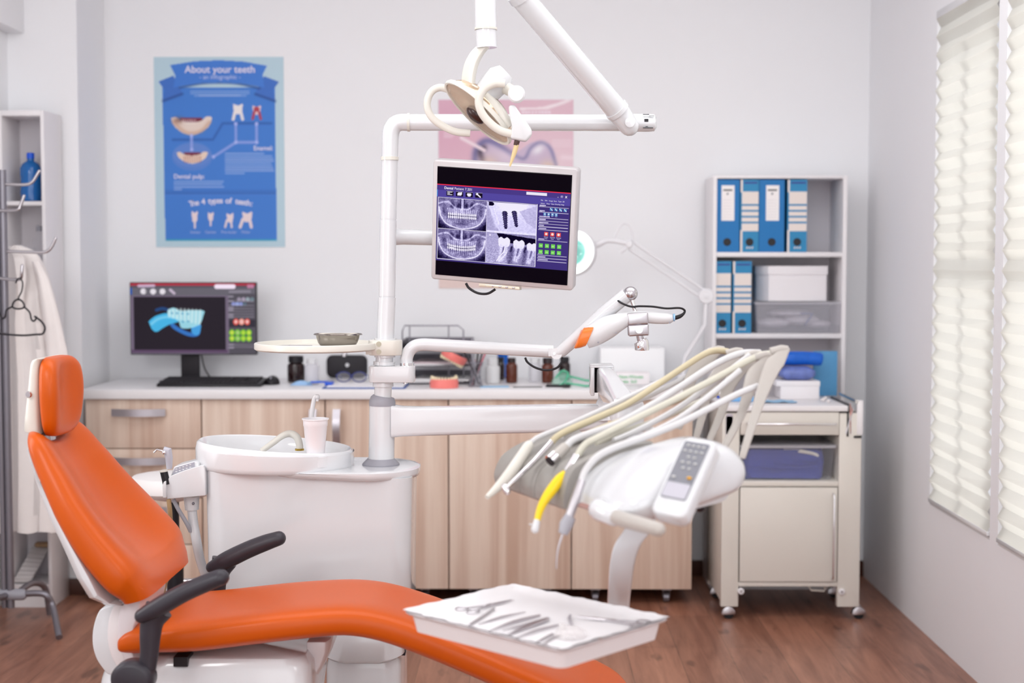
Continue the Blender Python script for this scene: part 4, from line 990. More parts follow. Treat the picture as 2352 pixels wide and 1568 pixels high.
bp_ = P(69, 455, YK+.07); bottle(V((bp_.x, YK+.085, lsz[0]+.0005)), 24/S(YK+.08), 112/S(YK+.08), 'blue bottle with blue cap on the top shelf behind the coat rack', m_=mat('teal_blue_bottle', '0A62AC', .15, coat=.3))
bp_ = P(90, 600, YK+.08); c0 = V((bp_.x, YK+.09, lsz[1]+.0005))
t = thing('clear_bottle', 'small clear bottle on the shelf below the blue bottle', 'bottle', c0)
MB().lathe([(.026, 0), (.028, .005), (.028, .09), (.012, .115), (.011, .125)], c0, seg=20).build('body', clear_p, t); MB().lathe([(.013, .122), (.013, .142), (.01, .145)], c0, seg=16).build('cap', midgrey, t)
c0 = V((P(62, 590, YK+.08).x, YK+.1, lsz[1]+.0005)); t = MB().lathe([(.03, 0), (.032, .004), (.032, .05), (.028, .056)], c0, seg=20).build('glass_jar', clear_p); tag(t, 'low clear jar left of the small clear bottle', 'jar')
# corrugated white panel leaning inside the bottom compartment
za = lsz[-1]+.0005
TLc, TRc, BRc, BLc = P(76, 1256, 5.9), P(113, 1262, 5.9), P(70, 1341, YK+.02), P(31, 1341, YK+.02)
BRc.z = BLc.z = za+.006
m = MB()
for j in range(16):
    f0, f1 = j/16, (j+1)/16; a_, b_, c_, d_ = BLc.lerp(TLc, f0), BRc.lerp(TRc, f0), BRc.lerp(TRc, f1-.01), BLc.lerp(TLc, f1-.01)
    nv = (b_-a_).cross(d_-a_).normalized()*(.008 if j % 2 else .005)
    m.prism([a_, b_, c_, d_], nv)
tag(m.build('ribbed_panel', mat('ribbed_white_plastic', 'DCD6D6', .6)), 'ribbed white plastic panel leaning inside the bottom of the narrow shelf unit', 'panel')
m = MB()
for j in range(4): m.sphere(P(88+7*j, 1250, 5.885), .015, (1, 1.6, .8), 10)
tag(m.build('sponge', mat('tan_sponge', 'B99878', .9, noise=.3, nscale=90, bump=.6)), 'tan sponge resting on top of the ribbed panel', 'sponge')
# ================================================================ coat rack
YR = 5.33
rk = thing('coat_rack', 'grey metal standing coat rack with curved hooks at the left edge', 'coat rack', (P(17, 1365, YR).x, YR, 0))
cx_ = P(17, 1365, YR).x; ztop = P(24, 390, YR).z; zhub = P(17, 1365, YR).z
MB().cyl((cx_-.011, YR, zhub-.05), (cx_-.011, YR, ztop-.002), .011).build('tube', darksteel, rk)
MB().cyl((cx_+.013, YR, zhub-.05), (cx_+.013, YR, ztop), .0135).build('tube', darksteel, rk)
MB().tube([(cx_-.06, YR, zhub-.0), (cx_+.055, YR, zhub)], .022, 14, round_end=True).build('hub', midgrey, rk)
def leg(pts): return MB().tube(pts, .0125, 12, smooth=5).build('leg', steel if False else darksteel, rk)
zf = .0127
leg([V((cx_+.03, YR, zhub)), P(85, 1362, YR), P(108, 1368, YR), P(122, 1395, YR), PZ(136, 1463, zf)])
leg([V((cx_+.02, YR+.03, zhub-.01)), V((cx_+.05, YR+.12, zhub+.015)), V((cx_+.075, YR+.2, zhub-.02)), V((cx_+.083, YR+.23, zf))])
leg([V((cx_-.03, YR, zhub)), V((cx_-.1, YR-.03, zhub)), V((cx_-.15, YR-.04, zhub-.05)), V((cx_-.17, YR-.05, zf))])
leg([V((cx_, YR-.02, zhub)), V((cx_-.03, YR-.14, zhub)), V((cx_-.04, YR-.2, zhub-.06)), V((cx_-.05, YR-.22, zf))])
def hook(pts, r=.006): return MB().tube(pts, r, 10, smooth=6, round_end=True).build('hook', steel, rk)
hook([V((cx_+.02, YR, P(0, 423, YR).z)), P(58, 424, YR), P(74, 418, YR), P(83, 405, YR), P(90, 393, YR)])
hook([V((cx_+.0, YR-.012, P(0, 484, YR).z)), P(38, 482, YR-.03), P(47, 472, YR-.03), P(55, 450, YR-.03)])
hook([V((cx_+.02, YR, P(0, 577, YR).z)), P(90, 579, YR), P(108, 577, YR), P(119, 566, YR), P(128, 547, YR)])
hook([V((cx_, YR-.012, P(0, 639, YR).z)), P(35, 642, YR-.03), P(47, 640, YR-.05), P(50, 628, YR-.06), P(51, 610, YR-.06)])
hook([V((cx_-.02, YR, P(0, 452, YR).z)), V((cx_-.09, YR, P(0, 452, YR).z)), V((cx_-.12, YR, P(0, 440, YR).z)), V((cx_-.14, YR, P(0, 415, YR).z))])
hook([V((cx_-.02, YR, P(0, 547, YR).z)), V((cx_-.09, YR, P(0, 547, YR).z)), V((cx_-.12, YR, P(0, 537, YR).z)), V((cx_-.14, YR, P(0, 510, YR).z))])
# black hanger
Yh = YR-.065
hg = thing('clothes_hanger', 'black plastic clothes hanger hanging empty from the coat rack', 'hanger', P(45, 765, Yh))
hp = lambda *a: [P(x, y, Yh) for x, y in a]
MB().tube(hp((36, 650), (40, 641), (47, 640), (52, 650), (50, 668), (43, 682), (42, 690)), .0028, 8, smooth=6).build('hook', softblack, hg)
m = MB().tube(hp((42, 686), (52, 693), (56, 705), (42, 709), (29, 705), (32, 693), (42, 686)), .0034, 8, smooth=5)
m.tube(hp((30, 703), (15, 712), (12, 727), (5, 731), (0, 723), (-2, 716)), .0034, 8, smooth=5); m.tube(hp((54, 703), (68, 717), (72, 733), (78, 737), (84, 729), (79, 726)), .0034, 8, smooth=5)
m.tube(hp((79, 726), (95, 738), (103, 752), (98, 766), (80, 768), (50, 770), (0, 766), (-20, 760), (-16, 745), (-2, 722)), .0038, 8, smooth=6)
m.build('shoulders', softblack, hg)
# lab coat hanging behind
Yg = 5.46
mb_ = MB(); rings = []
prof = [(563, 26, 46), (575, 20, 75), (590, 14, 90), (620, 8, 105), (680, 2, 122), (740, -8, 134), (800, -14, 150), (860, -18, 164), (960, -18, 168), (1080, -16, 166), (1180, -14, 160), (1218, -12, 156)]
for j, (y_, a_, b_) in enumerate(prof):
    A, B = P(a_, y_, Yg), P(b_, y_, Yg); W_ = B.x-A.x; dep = .02+.035*min(1, j/5); ring = []
    am = .012*min(1, j/4)
    for i_ in range(56):
        th = 2*PI*i_/56; cx2 = (A.x+B.x)/2+W_/2*math.cos(th); cy2 = Yg+.01+dep*math.sin(th)+am*math.sin(cx2*72+.5*math.sin(j*.4))+am*.5*math.sin(cx2*150+j*.15)
        ring.append(V((cx2, cy2, A.z+(.004*math.sin(cx2*60) if j > 9 else 0))))
    rings.append(ring)
ct = mb_.loft(rings).build('body', coat_m, None)
bpy.data.objects.remove(ct)
ct = thing('lab_coat', 'white cotton lab coat hanging on the coat rack at the left', 'coat', P(75, 1218, Yg))
mb_.build('coat_body', coat_m, ct)
sl = MB(); rings = []
for j, (y_, a_, b_) in enumerate(((600, 72, 92), (640, 84, 112), (720, 95, 134), (800, 104, 152), (880, 110, 166), (960, 112, 168), (1010, 114, 164))):
    A, B = P(a_, y_, Yg-.05), P(b_, y_, Yg-.05)
    rings.append([V(((A.x+B.x)/2+(B.x-A.x)/2*math.cos(th), Yg-.045+.022*math.sin(th)+.003*math.sin(5*th+j), A.z)) for th in [2*PI*i_/24 for i_ in range(24)]])
sl.loft(rings).build('sleeve', coat_m, ct)
MB().strip([P(30, 566, Yg-.04), P(44, 590, Yg-.06), P(50, 640, Yg-.07), P(48, 700, Yg-.07)], [.03, .04, .035, .01], .006, (1, 0, 0), (0, 1, 0)).build('lapel', coat_m, ct)
# ================================================================ rolling stool
Yq = 4.75; c0 = P(400, 1130, Yq); zs0 = P(400, 1148, Yq-.15).z; rs = .15
st = thing('stool', 'white cushioned stool with chrome foot ring behind the orange backrest', 'stool', (c0.x, Yq, 0))
stw = mat('white_leatherette', 'F0EBEA', .45)
cx_ = c0.x
MB().lathe([(.02, zs0-.03), (rs*.9, zs0-.002), (rs, zs0+.012), (rs, zs0+.04), (rs*.9, zs0+.058), (rs*.5, zs0+.066), (.01, zs0+.068)], (cx_, Yq, 0), seg=40).build('seat', stw, st)
MB().cyl((cx_, Yq, .1), (cx_, Yq, zs0-.02), .016).cyl((cx_, Yq, .1), (cx_, Yq, .4), .028).build('gas_column', black, st)
MB().cyl((cx_, Yq, .09), (cx_, Yq, .15), .034).build('hub', black, st)
zr = P(340, 1379, Yq-.12).z
MB().tube([(cx_+.17*math.cos(a_), Yq+.17*math.sin(a_), zr) for a_ in [2*PI*j/40 for j in range(41)]], .0095, 12, caps=False).build('foot_ring', chrome, st)
for j in range(3):
    a_ = j*2*PI/3+.4; MB().tube([(cx_+.028*math.cos(a_), Yq+.028*math.sin(a_), zr), (cx_+.165*math.cos(a_), Yq+.165*math.sin(a_), zr)], .006, 8).build('ring_spoke', chrome, st)
for j in range(5):
    a_ = j*2*PI/5+.9; l = MB().tube([(cx_+.02*math.cos(a_), Yq+.02*math.sin(a_), .12), (cx_+.2*math.cos(a_), Yq+.2*math.sin(a_), .075)], [.018, .012], 10, round_end=True).build('leg', black, st)
    w_ = V((cx_+.2*math.cos(a_), Yq+.2*math.sin(a_), .026)); MB().cyl(w_+V((-.012, 0, 0)), w_+V((.012, 0, 0)), .0255).cyl(w_, w_+V((0, 0, .045)), .006).build('castor', black, l)
# ================================================================ dental chair
ch = thing('dental_chair', 'orange vinyl dental patient chair with white shell and charcoal armrests', 'dental chair', V((-.6, 3.4, 0)))
def loft_cushion(stations, frame, n=40, dish=0, e=.62, dish_dir=1, notch=None):
    """stations: (centre, axis_w half width, axis_n thickness) ; frame returns (C, W, N) vectors"""
    rings = []
    for st in stations:
        C_, W_, N_, hw, th, ds, sh = st; ring = []
        for k in range(n):
            a = 2*PI*k/n; ca, sa = math.cos(a), math.sin(a)
            t_ = math.copysign(abs(ca)**e, ca); s_ = math.copysign(abs(sa)**e, sa)
            nn = th/2*(1+s_)
            if s_ > 0: nn -= ds*(math.cos(min(1, abs(t_)/.92)*PI/2)**1.3)*s_
            p = C_+W_*(hw*t_)+N_*nn
            if notch and sh: p = p+notch*(sh*(1-t_*t_))
            ring.append(p)
        rings.append(ring)
    return MB().loft(rings)
# backrest: stations bottom -> top; back edge of near side in photo pixels, near depth, far depth, thickness, dish
raw = [(276, 1384, 3.27, 3.53, .02, 0, 0), (272, 1390, 3.215, 3.59, .055, .002, 0), (266, 1394, 3.18, 3.625, .08, .006, 0), (252, 1391, 3.158, 3.652, .1, .02, 0), (228, 1378, 3.15, 3.665, .112, .032, 0), (200, 1350, 3.148, 3.67, .114, .042, 0), (165, 1306, 3.15, 3.665, .112, .048, 0), (130, 1250, 3.155, 3.65, .104, .048, 0), (100, 1188, 3.165, 3.62, .094, .044, 0),
       (75, 1120, 3.185, 3.59, .082, .038, 0), (60, 1075, 3.2, 3.57, .074, .032, .012), (51, 1040, 3.212, 3.555, .066, .026, .022), (49, 1015, 3.23, 3.54, .056, .014, .034), (54, 1000, 3.258, 3.52, .04, .006, .038), (62, 994, 3.3, 3.48, .018, 0, .036)]
pts = [P(a, b, c) for a, b, c, *_ in raw]
dens = catmull([(*p, r[2], r[3], r[4], r[5], r[6]) for p, r in zip(pts, raw)], 4)
sts = []; L = len(dens)
for i, d in enumerate(dens):
    a = V(dens[max(i-4, 0)][:3]); b_ = V(dens[min(i+4, L-1)][:3]); T_ = V((b_.x-a.x, 0, b_.z-a.z)).normalized()
    if i < 8: T_ = V((dens[12][0]-dens[8][0], 0, dens[12][2]-dens[8][2])).normalized()
    if i > L-9: T_ = V((dens[L-9][0]-dens[L-17][0], 0, dens[L-9][2]-dens[L-17][2])).normalized()
    N_ = V((T_.z, 0, -T_.x)); 
    if N_.x < 0: N_ = -N_
    C_ = V((d[0], (d[3]+d[4])/2, d[2])); sts.append((C_, V((0, 1, 0)), N_, (d[4]-d[3])/2, max(d[5], .004), d[6], d[7]))
notchv = V((.02, 0, -1))
loft_cushion(sts, None, 48, notch=notchv).build('backrest', orange, ch, ang=80)
# white shell behind the backrest
rings = []
shp = [(262, 1398, .004), (232, 1396, .012), (196, 1380, .026), (168, 1335, .034), (138, 1268, .022), (104, 1195, .014), (74, 1115, .008), (52, 1040, .004), (55, 1012, .002)]
fr = [(r[0], r[1]) for r in raw]
for (x, y, th) in shp:
    # the nearest cushion station gives near and far depth
    i = min(range(len(raw)), key=lambda j: abs(raw[j][1]-y)); yn, yf = raw[i][2]+.012, raw[i][3]-.012
    c = P(x, y, yn); w_ = .014+th*.5
    rings.append([V((c.x, yn+.03, c.z)), V((c.x-.004, (yn+yf)/2, c.z-.004)), V((c.x, yf-.03, c.z)), V((c.x+.02, yf, c.z+.008)), V((c.x+w_, yf, c.z+w_*.5)), V((c.x+w_*.8, (yn+yf)/2, c.z+w_*.4-.01)), V((c.x+w_, yn, c.z+w_*.5)), V((c.x+.02, yn, c.z+.008))])
MB().loft(rings).build('backrest_shell', gloss, ch, bevel=.004, ang=60)
# headrest
hraw = [(112, 1001, 3.33, 3.42, .02, 0), (99, 998, 3.305, 3.445, .034, .002), (89, 976, 3.285, 3.468, .048, .01), (83, 930, 3.275, 3.478, .056, .02), (81, 890, 3.272, 3.48, .057, .024), (83, 852, 3.28, 3.475, .052, .018), (88, 832, 3.295, 3.46, .042, .008), (98, 822, 3.32, 3.44, .028, .002), (110, 820, 3.35, 3.41, .014, 0)]
dens = catmull([(*P(a, b, c), c, d, e_, f_) for a, b, c, d, e_, f_ in hraw], 4)
hd = thing('x', 'x', 'x', (0, 0, 0)); bpy.data.objects.remove(hd)
hrst = loft_cushion([(V((d[0], (d[3]+d[4])/2, d[2])), V((.04, 1, 0)).normalized(), V((1, -.04, -.04)).normalized(), (d[4]-d[3])/2, max(d[5], .01), d[6], 0) for d in dens], None, 48).build('headrest', orange, ch, ang=80)
rings = []
for (xa, xb, y) in ((64, 92, 997), (50, 92, 990), (52, 92, 960), (57, 92, 920), (62, 92, 880), (66, 92, 840), (71, 94, 828), (80, 98, 824)):
    A, B = P(xa, y, 3.3), P(xb, y, 3.3); r_ = []
    for k in range(20):
        th = 2*PI*k/20; c_, s_ = math.cos(th), math.sin(th)
        r_.append(V(((A.x+B.x)/2+(B.x-A.x)/2*math.copysign(abs(c_)**.5, c_), 3.38+.088*math.copysign(abs(s_)**.5, s_), A.z)))
    rings.append(r_)
sh = MB().loft(rings).build('headrest_shell', cream, hrst, ang=60)
MB().lathe([(.008, 0), (.006, .004), (.003, .004)], P(66, 906, 3.284), (-.1, -1, 0), 16).build('bolt', steel, sh)
MB().tube([P(116, 1012, 3.4), P(112, 985, 3.4)], .014, 12).build('headrest_post', steel, ch)
# seat and legrest upholstery
top = [(270, 1468), (276, 1450), (298, 1432), (345, 1421), (450, 1412), (600, 1396), (700, 1388), (790, 1385), (870, 1394), (960, 1420), (1060, 1458), (1160, 1497), (1260, 1537), (1350, 1575), (1420, 1606), (1450, 1625), (1462, 1640)]
bot = [(270, 1502), (276, 1514), (298, 1519), (345, 1516), (450, 1513), (600, 1495), (700, 1484), (790, 1478), (870, 1492), (960, 1523), (1060, 1562), (1160, 1604), (1260, 1648), (1350, 1690), (1420, 1712), (1450, 1700), (1462, 1660)]
hwd = [.155, .172, .18, .186, .188, .188, .185, .178, .175, .178, .186, .196, .205, .205, .18, .13, .05]
rings = []; key = []
for (a, b), (c, d), h_ in zip(top, bot, hwd):
    A = P(a, b, 3.22); B = P(c, d, 3.19); key.append((A.x, A.z, B.z, h_))
key = catmull(key, 4)
for x, zt_, zb2, h_ in key:
    ring = []
    for k in range(48):
        a = 2*PI*k/48; ca, sa = math.cos(a), math.sin(a); e = .55
        t_ = math.copysign(abs(ca)**e, ca); s_ = math.copysign(abs(sa)**.7, sa)
        hgt = (zt_-zb2); z = (zt_+zb2)/2+hgt/2*s_
        if s_ > 0: z -= .012*(1-min(1, abs(t_)**2.5))*s_
        ring.append(V((x, 3.375+(h_+.0)*t_, z)))
    rings.append(ring)
MB().loft(rings).build('seat_cushion', orange, ch, ang=80)
# small stitched wrinkle seams at the seat front corner
# white hinge cover between seat and backrest: curved band with ribs
def arcpoly(pl, y): return [P(x, yy, y) for x, yy in pl]
outer = catmull([(250, 1392), (228, 1402), (214, 1440), (212, 1480), (222, 1515), (245, 1548)], 4)
inner = catmull([(300, 1556), (286, 1520), (281, 1490), (283, 1450), (300, 1415), (312, 1372)], 4)
pl = outer+inner
def band(o_, i_, y0, y1, name, m_, bev=.004):
    a = [P(x, y, y0) for x, y in o_+i_]; mb = MB().loft([a, [p+V((0, y1-y0, 0)) for p in a]])
    return mb.build(name, m_, ch, bevel=bev, ang=50)
band(outer, inner, 3.27, 3.6, 'hinge_cover', gloss)
o2_ = catmull([(262, 1388), (250, 1420), (246, 1465), (254, 1505), (276, 1545)], 4); i2_ = catmull([(310, 1556), (296, 1500), (297, 1452), (312, 1400), (322, 1368), (302, 1353)], 4)
band(o2_, i2_, 3.235, 3.5, 'hinge_cover', mat('white_hinge_plastic', 'E8E2E3', .3))
o3_ = catmull([(282, 1378), (272, 1420), (270, 1465), (278, 1500), (296, 1540)], 4); i3_ = catmull([(318, 1556), (304, 1500), (304, 1450), (318, 1410), (320, 1372), (300, 1356)], 4)
band(o3_, i3_, 3.21, 3.45, 'hinge_cover', mat('white_hinge_plastic_inner', 'DDD5D8', .3))
# base
b0, b1 = P(335, 1512, 3.26), P(706, 1492, 3.26)
zt_ = b0.z
rings = []
for s_, z in ((.0, .02), (.0, .06), (.0, zt_-.16), (-.01, zt_-.08), (-.004, zt_-.02), (.01, zt_+.0)):
    rings.append([V(((b0.x+b1.x)/2+x, 3.4+y, z)) for x, y in rrect(b1.x-b0.x-2*s_, .3-2*s_, .05, 6)])
MB().loft(rings).build('base_cover', gloss, ch, ang=50)
MB().bx(b0.x-.1, b1.x+.35, 3.2, 3.62, 0, .022).build('floor_plate', cream, ch, bevel=.006)
c = P(320, 1612, 3.24); MB().sphere(V((c.x, 3.38, c.z)), 1, (.125, .155, .112), 40).build('pivot_cover', gloss, ch)
MB().bx(P(398, 1500, 3.24).x, P(430, 1500, 3.24).x, 3.24, 3.3, P(0, 1530, 3.24).z, P(0, 1508, 3.24).z).build('bracket', black, ch)
rings = [[P(x, y, 3.34)+V((0, dy, 0)) for x, y, dy in ((704, yy, 0), (748-f*22, yy, .0), (756-f*22, yy, .03), (756-f*22, yy, .16), (704, yy, .16))] for yy, f in ((1474, 0), (1500, .1), (1530, .6), (1568, 1.6), (1640, 3))]
MB().loft(rings).build('link_cover', mat('white_link_plastic', 'E2DBDD', .25, coat=.3), ch, bevel=.003)
# armrests
def armrest(bar, post, Y, bulb=None):
    m = MB(); m.tube([P(x, y, Y) for x, y in bar[0]], [r/S(Y) for r in bar[1]], 18, smooth=6, flat=1.15, up=(0, 0, 1), round_end=True)
    m.tube([P(x, y, Y+.012) for x, y in post[0]], [r/S(Y) for r in post[1]], 18, smooth=5, flat=.75, up=(1, 0, 0))
    o_ = m.build('armrest', armgrey, ch, ang=60)
    if bulb:
        (x, y), r_ = bulb; c = P(x, y, Y+.01)
        MB().lathe([(r_*.8, -.03), (r_, -.018), (r_, .012), (r_*.92, .022), (r_*.7, .026)], c, (0, -1, 0), 32, sx=1.12, sy=.95).build('armrest_pivot', armgrey, o_, ang=50)
    return o_
armrest(([(326, 1414), (360, 1396), (420, 1362), (470, 1340), (500, 1328), (508, 1326)], [17, 22, 22, 21, 20, 19]), ([(365, 1398), (350, 1425), (345, 1460), (343, 1500), (338, 1535)], [34, 28, 25, 22, 21]), 3.09, ((307, 1556), .043))
armrest(([(487, 1302), (520, 1286), (570, 1262), (610, 1246), (640, 1236)], [14, 20, 20, 19, 17]), ([(515, 1288), (506, 1310), (500, 1340), (498, 1390)], [30, 24, 20, 20]), 3.66)
# ================================================================ spittoon unit with post
YU = 4.0; KU = S(YU)
un = thing('spittoon_unit', 'white dental spittoon unit with ceramic basin, tall post and column', 'spittoon unit', V((-.6, YU, 0)))
bxl, bxr = P(461, 1100, 3.86).x, P(945, 1110, 3.86).x
zl_, zr_ = P(461, 1086, 3.86).z, P(930, 1110, 3.86).z
def skew(x, zl, zr): t_ = (x-bxl)/(bxr-bxl); return zl+(zr-zl)*t_
rings = []
xm, wd = (bxl+bxr)/2, bxr-bxl
for z, ins, top_ in ((.44, .004, 0), (.46, .0, 0), (.6, 0, 0), (.8, .002, 1)):
    rings.append([V((xm+x, YU+y, z if not top_ else skew(xm+x, zl_+.01, zr_+.01))) for x, y in rrect(wd-2*ins-(.012 if z < .7 else 0), .28-2*ins, .06, 8)])
MB().loft(rings).build('cabinet', gloss, un, ang=50)
# ceramic top: slab with rounded edge, plus raised basin
tm = MB(); rings = []
tl, trt = P(560, 1080, 3.84).x, P(957, 1090, 3.86).x; xm2, wd2 = (tl+trt)/2, trt-tl
ztR = P(905, 1086, 3.84).z
for ins, f_ in ((.014, -.0), (.003, .006), (0, .016), (0, .9), (.004, .975), (.014, 1)):
    rings.append([V((xm2+x, YU+y, skew(xm2+x, zl_, zr_)+(ztR-skew(xm2+x, zl_, zr_))*f_ if f_ > .5 else skew(xm2+x, zl_, zr_)+f_)) for x, y in rrect(wd2-2*ins, .33-2*ins, .15, 10)])
tm.loft(rings)
# basin
cxb = P(633, 1020, YU).x; rx = (P(812, 1030, YU).x-P(452, 1030, YU).x)/2; ry = .172
zrim = P(633, 1018, YU).z
def el(f, z, tilt=1):
    out = []
    for k in range(56):
        a = 2*PI*k/56; x = rx*f*math.copysign(abs(math.cos(a))**.92, math.cos(a)); y = ry*f*math.copysign(abs(math.sin(a))**.92, math.sin(a))
        out.append(V((cxb+x, YU+y-.004, z-(.05*tilt*x/rx*.32 if tilt else 0))))
    return out
tm.loft([el(.96, zl_-.002, .25), el(.985, zl_+.002, .25), el(.998, zl_+.012, .25), el(1.0, zl_+.05, .5), el(.995, zrim-.018), el(.98, zrim-.004), el(.955, zrim), el(.93, zrim-.004), el(.9, zrim-.02), el(.84, zrim-.05), el(.7, zrim-.07), el(.3, zrim-.078), el(.06, zrim-.082)], True, True)
tm.build('ceramic_top', ceramic, un, ang=60)
# rinse spout
zp = zrim-.045
sp = [P(688, 1034, YU+.02), P(688, 1022, YU+.02), P(682, 1004, YU+.02), P(668, 996, YU+.02), P(650, 1000, YU+.01), P(625, 1018, YU), P(600, 1036, YU-.01)]
MB().tube(sp, [8.5/KU]*4+[7.5/KU, 7/KU, 6.5/KU], 14, smooth=6).build('rinse_spout', cream, un)
MB().lathe([(.013, 0), (.013, .005), (.011, .006)], P(688, 1034, YU+.02)).build('spout_collar', mat('brass', 'C8A850', .25, metal=1), un)
MB().tube([P(716, 1000, YU+.0), P(716, 960, YU+.0), P(718, 935, YU), P(722, 915, YU), P(727, 908, YU)], [.0072, .0072, .0065, .006, .006], 12, smooth=5).sphere(P(729, 911, YU-.003), .0075).cyl(P(729, 911, YU-.003), P(729, 921, YU-.003), .0038).build('cup_filler', plastic, un)
# platform under the cup
cpp = P(725, 1044, 3.9)
MB().lathe([(.045, -.03), (.045, -.002), (.042, 0)], cpp).build('cup_platform', ceramic, un)
# junction pedestal under the unit
x0, x1 = P(738, 1500, 3.8).x, P(922, 1500, 3.8).x
zlid = P(800, 1515, 3.8).z
rings = [[V(((x0+x1)/2+x, 3.95+y, z)) for x, y in rrect(x1-x0-2*s_, .3-2*s_, .05, 6)] for z, s_ in ((0, .006), (.05, .004), (zlid-.03, .006), (zlid-.004, .012))]
MB().loft(rings).build('pedestal', gloss, un, ang=50)
rings = [[V(((x0+x1)/2+x, 3.95+y, z+(.012*((x/(x1-x0))**2*4-1)))) for x, y in rrect(x1-x0-2*s_, .3-2*s_, .06, 6)] for z, s_ in ((zlid-.002, .004), (zlid+.006, -.004), (zlid+.06, 0), (.445, .01))]
MB().loft(rings).build('pedestal_lid', gloss, un, ang=50)
m = MB(); c = P(924, 1503, 3.84)
for k in range(5): m.bx(c.x-.006, c.x+.006, 3.86, 3.9, c.z-.008+.004*k, c.z-.006+.004*k)
m.build('vent', armgrey, un)
# the post: grey cone, white column, collar, thin pole, elbow
def PL(px, py): return P(px, py, YU)
def cylp(a, b, ra, rb=None, seg=32): return MB().tube([PL(*a), PL(*b)], [ra/KU, (rb or ra)/KU], seg)
MB().lathe([(43/KU, 0), (43/KU, .004), (31/KU, .019)], (PL(875, 1070).x, YU, ztR-.0006), seg=36).build('column_base', midgrey, un)
cylp((876, 1062), (878, 930), 30).build('column', gloss, un)
MB().tube([PL(878, 931), PL(878, 922), PL(878.5, 912), PL(879, 909)], [30.5/KU, 30.5/KU, 27/KU, 22/KU], 32).build('collar', midgrey, un)
pole = MB().tube([PL(879, 912), PL(881, 870), PL(884, 800), PL(889, 683)], [20/KU]*4, 28).tube([PL(889, 680), PL(892, 506)], [19/KU]*2, 28).tube([PL(892, 503), PL(895, 368)], [18.5/KU]*2, 28)
pole.tube([PL(889, 684), PL(889, 679)], 18/KU, 24).tube([PL(892, 507), PL(892, 502)], 17.5/KU, 24)
po = pole.build('pole', gloss, un)
MB().tube([PL(895.2, 368), PL(895.2, 360)], [20.5/KU]*2, 28).build('joint_ring', cream, un)
for a_, b_, r_ in (((880, 887), (880, 877), 24), ((882.5, 838), (882.7, 830), 25), ((884, 820), (884, 814), 24), ((885, 782), (885, 776), 25)): MB().tube([PL(*a_), PL(*b_)], r_/KU, 28).build('joint_ring', gloss, un)
# console arm box with grey post shoulder is part of the unit's delivery arm (own thing below)

# ================================================================ round tray on the post
rt = thing('round_tray', 'round ivory side tray clamped to the spittoon post', 'tray', P(884, 815, YU))
zt1 = P(720, 789, 3.83).z
def ring_r(cx, cy, r_, z, s_=1): return [V((cx+r_*math.cos(2*PI*k/64), cy+r_*s_*math.sin(2*PI*k/64), z)) for k in range(64)]
xa, xb = P(586, 800, YU).x, P(868, 800, YU).x; cxr = (xa+xb)/2; R_ = (xb-xa)/2
cyr = YU
zb_r, zt_r = P(600, 803, YU).z, P(600, 786, YU).z
MB().loft([ring_r(cxr, cyr, R_-.006, zb_r), ring_r(cxr, cyr, R_, zb_r+.004), ring_r(cxr, cyr, R_, zt_r-.002), ring_r(cxr, cyr, R_-.002, zt_r), ring_r(cxr, cyr, R_-.008, zt_r), ring_r(cxr, cyr, R_-.011, zb_r+.009), ring_r(cxr, cyr, .01, zb_r+.009)]).build('tray_plate', cream, rt, ang=50)
ZTR = zb_r+.0096
m = MB(); a, b = PL(847, 797), PL(924, 797)
slab(m, V(((a.x+b.x)/2, YU, PL(884, 815).z)), (1, 0, 0), (0, 1, 0), (0, 0, 1), b.x-a.x, .075, .03, 35/KU, nr=8, edge=.004)
m.bx(P(838, 0, YU).x, a.x+.03, YU-.03, YU+.03, P(0, 812, YU).z, zb_r+.001)
m.build('clamp', cream, rt)
m = MB()
for y in (790, 808): m.cyl(P(870, y, YU-.0385), P(870, y, YU-.03), 6/KU)
m.build('bolt_hole', mat('ivory_recess', 'B9B2A0', .5), rt)
# kidney dish and scissors on the round tray
k0 = P(775, 786, YU-.03); kc = V((k0.x, YU-.03, ZTR))
t = thing('kidney_dish', 'polished steel kidney dish on the round side tray', 'dish', kc)
def kid(f, z, n=56):
    out = []
    for k in range(n):
        a_ = 2*PI*k/n; x = .066*f*math.cos(a_); y = .036*f*math.sin(a_)
        y += .018*(1-(x/.066)**2)*f*-1+.012 if True else 0
        out.append(kc+V((x, y, z)))
    return out
hk = 30/KU
MB().loft([kid(.5, .0005), kid(.64, .0015), kid(.76, hk*.13), kid(.85, hk*.36), kid(.91, hk*.68), kid(.94, hk-.002), kid(1.02, hk), kid(1.04, hk-.0025), kid(1.045, hk-.003), kid(1.0, hk+.0012), kid(.92, hk-.001), kid(.88, hk*.68), kid(.82, hk*.38), kid(.72, hk*.2), kid(.3, .004)]).build('dish', mat('dish_steel', '9C968F', .16, metal=1), t, ang=60)
c0 = P(665, 787, YU-.02)
t = thing('scissors', 'steel scissors lying on the round side tray left of the kidney dish', 'scissors', V((c0.x, YU-.03, ZTR)))
def scissors(t, c, R, L=.15, m_=steel, ringr=.013, close=.08):
    z = .003
    for sg in (1, -1):
        m = MB(); pts = [V((-L*.45, sg*.014, z)), V((-L*.2, sg*.006, z)), V((0, 0, z)), V((L*.5, -sg*.004*close*10, z+.0005))]
        m.tube([c+R @ p for p in pts], [.0018, .0022, .003, .0006], 8, smooth=4)
        rc = V((-L*.45-ringr*.8, sg*(.014+ringr*.3), z)); m.tube([c+R @ (rc+V((ringr*math.cos(a_)*1.25, ringr*math.sin(a_), 0))) for a_ in [2*PI*j/20 for j in range(21)]], .0017, 6, caps=False)
        m.build('blade', m_, t)
    MB().cyl(c+R @ V((0, 0, .001)), c+R @ V((0, 0, .006)), .003).build('screw', m_, t)
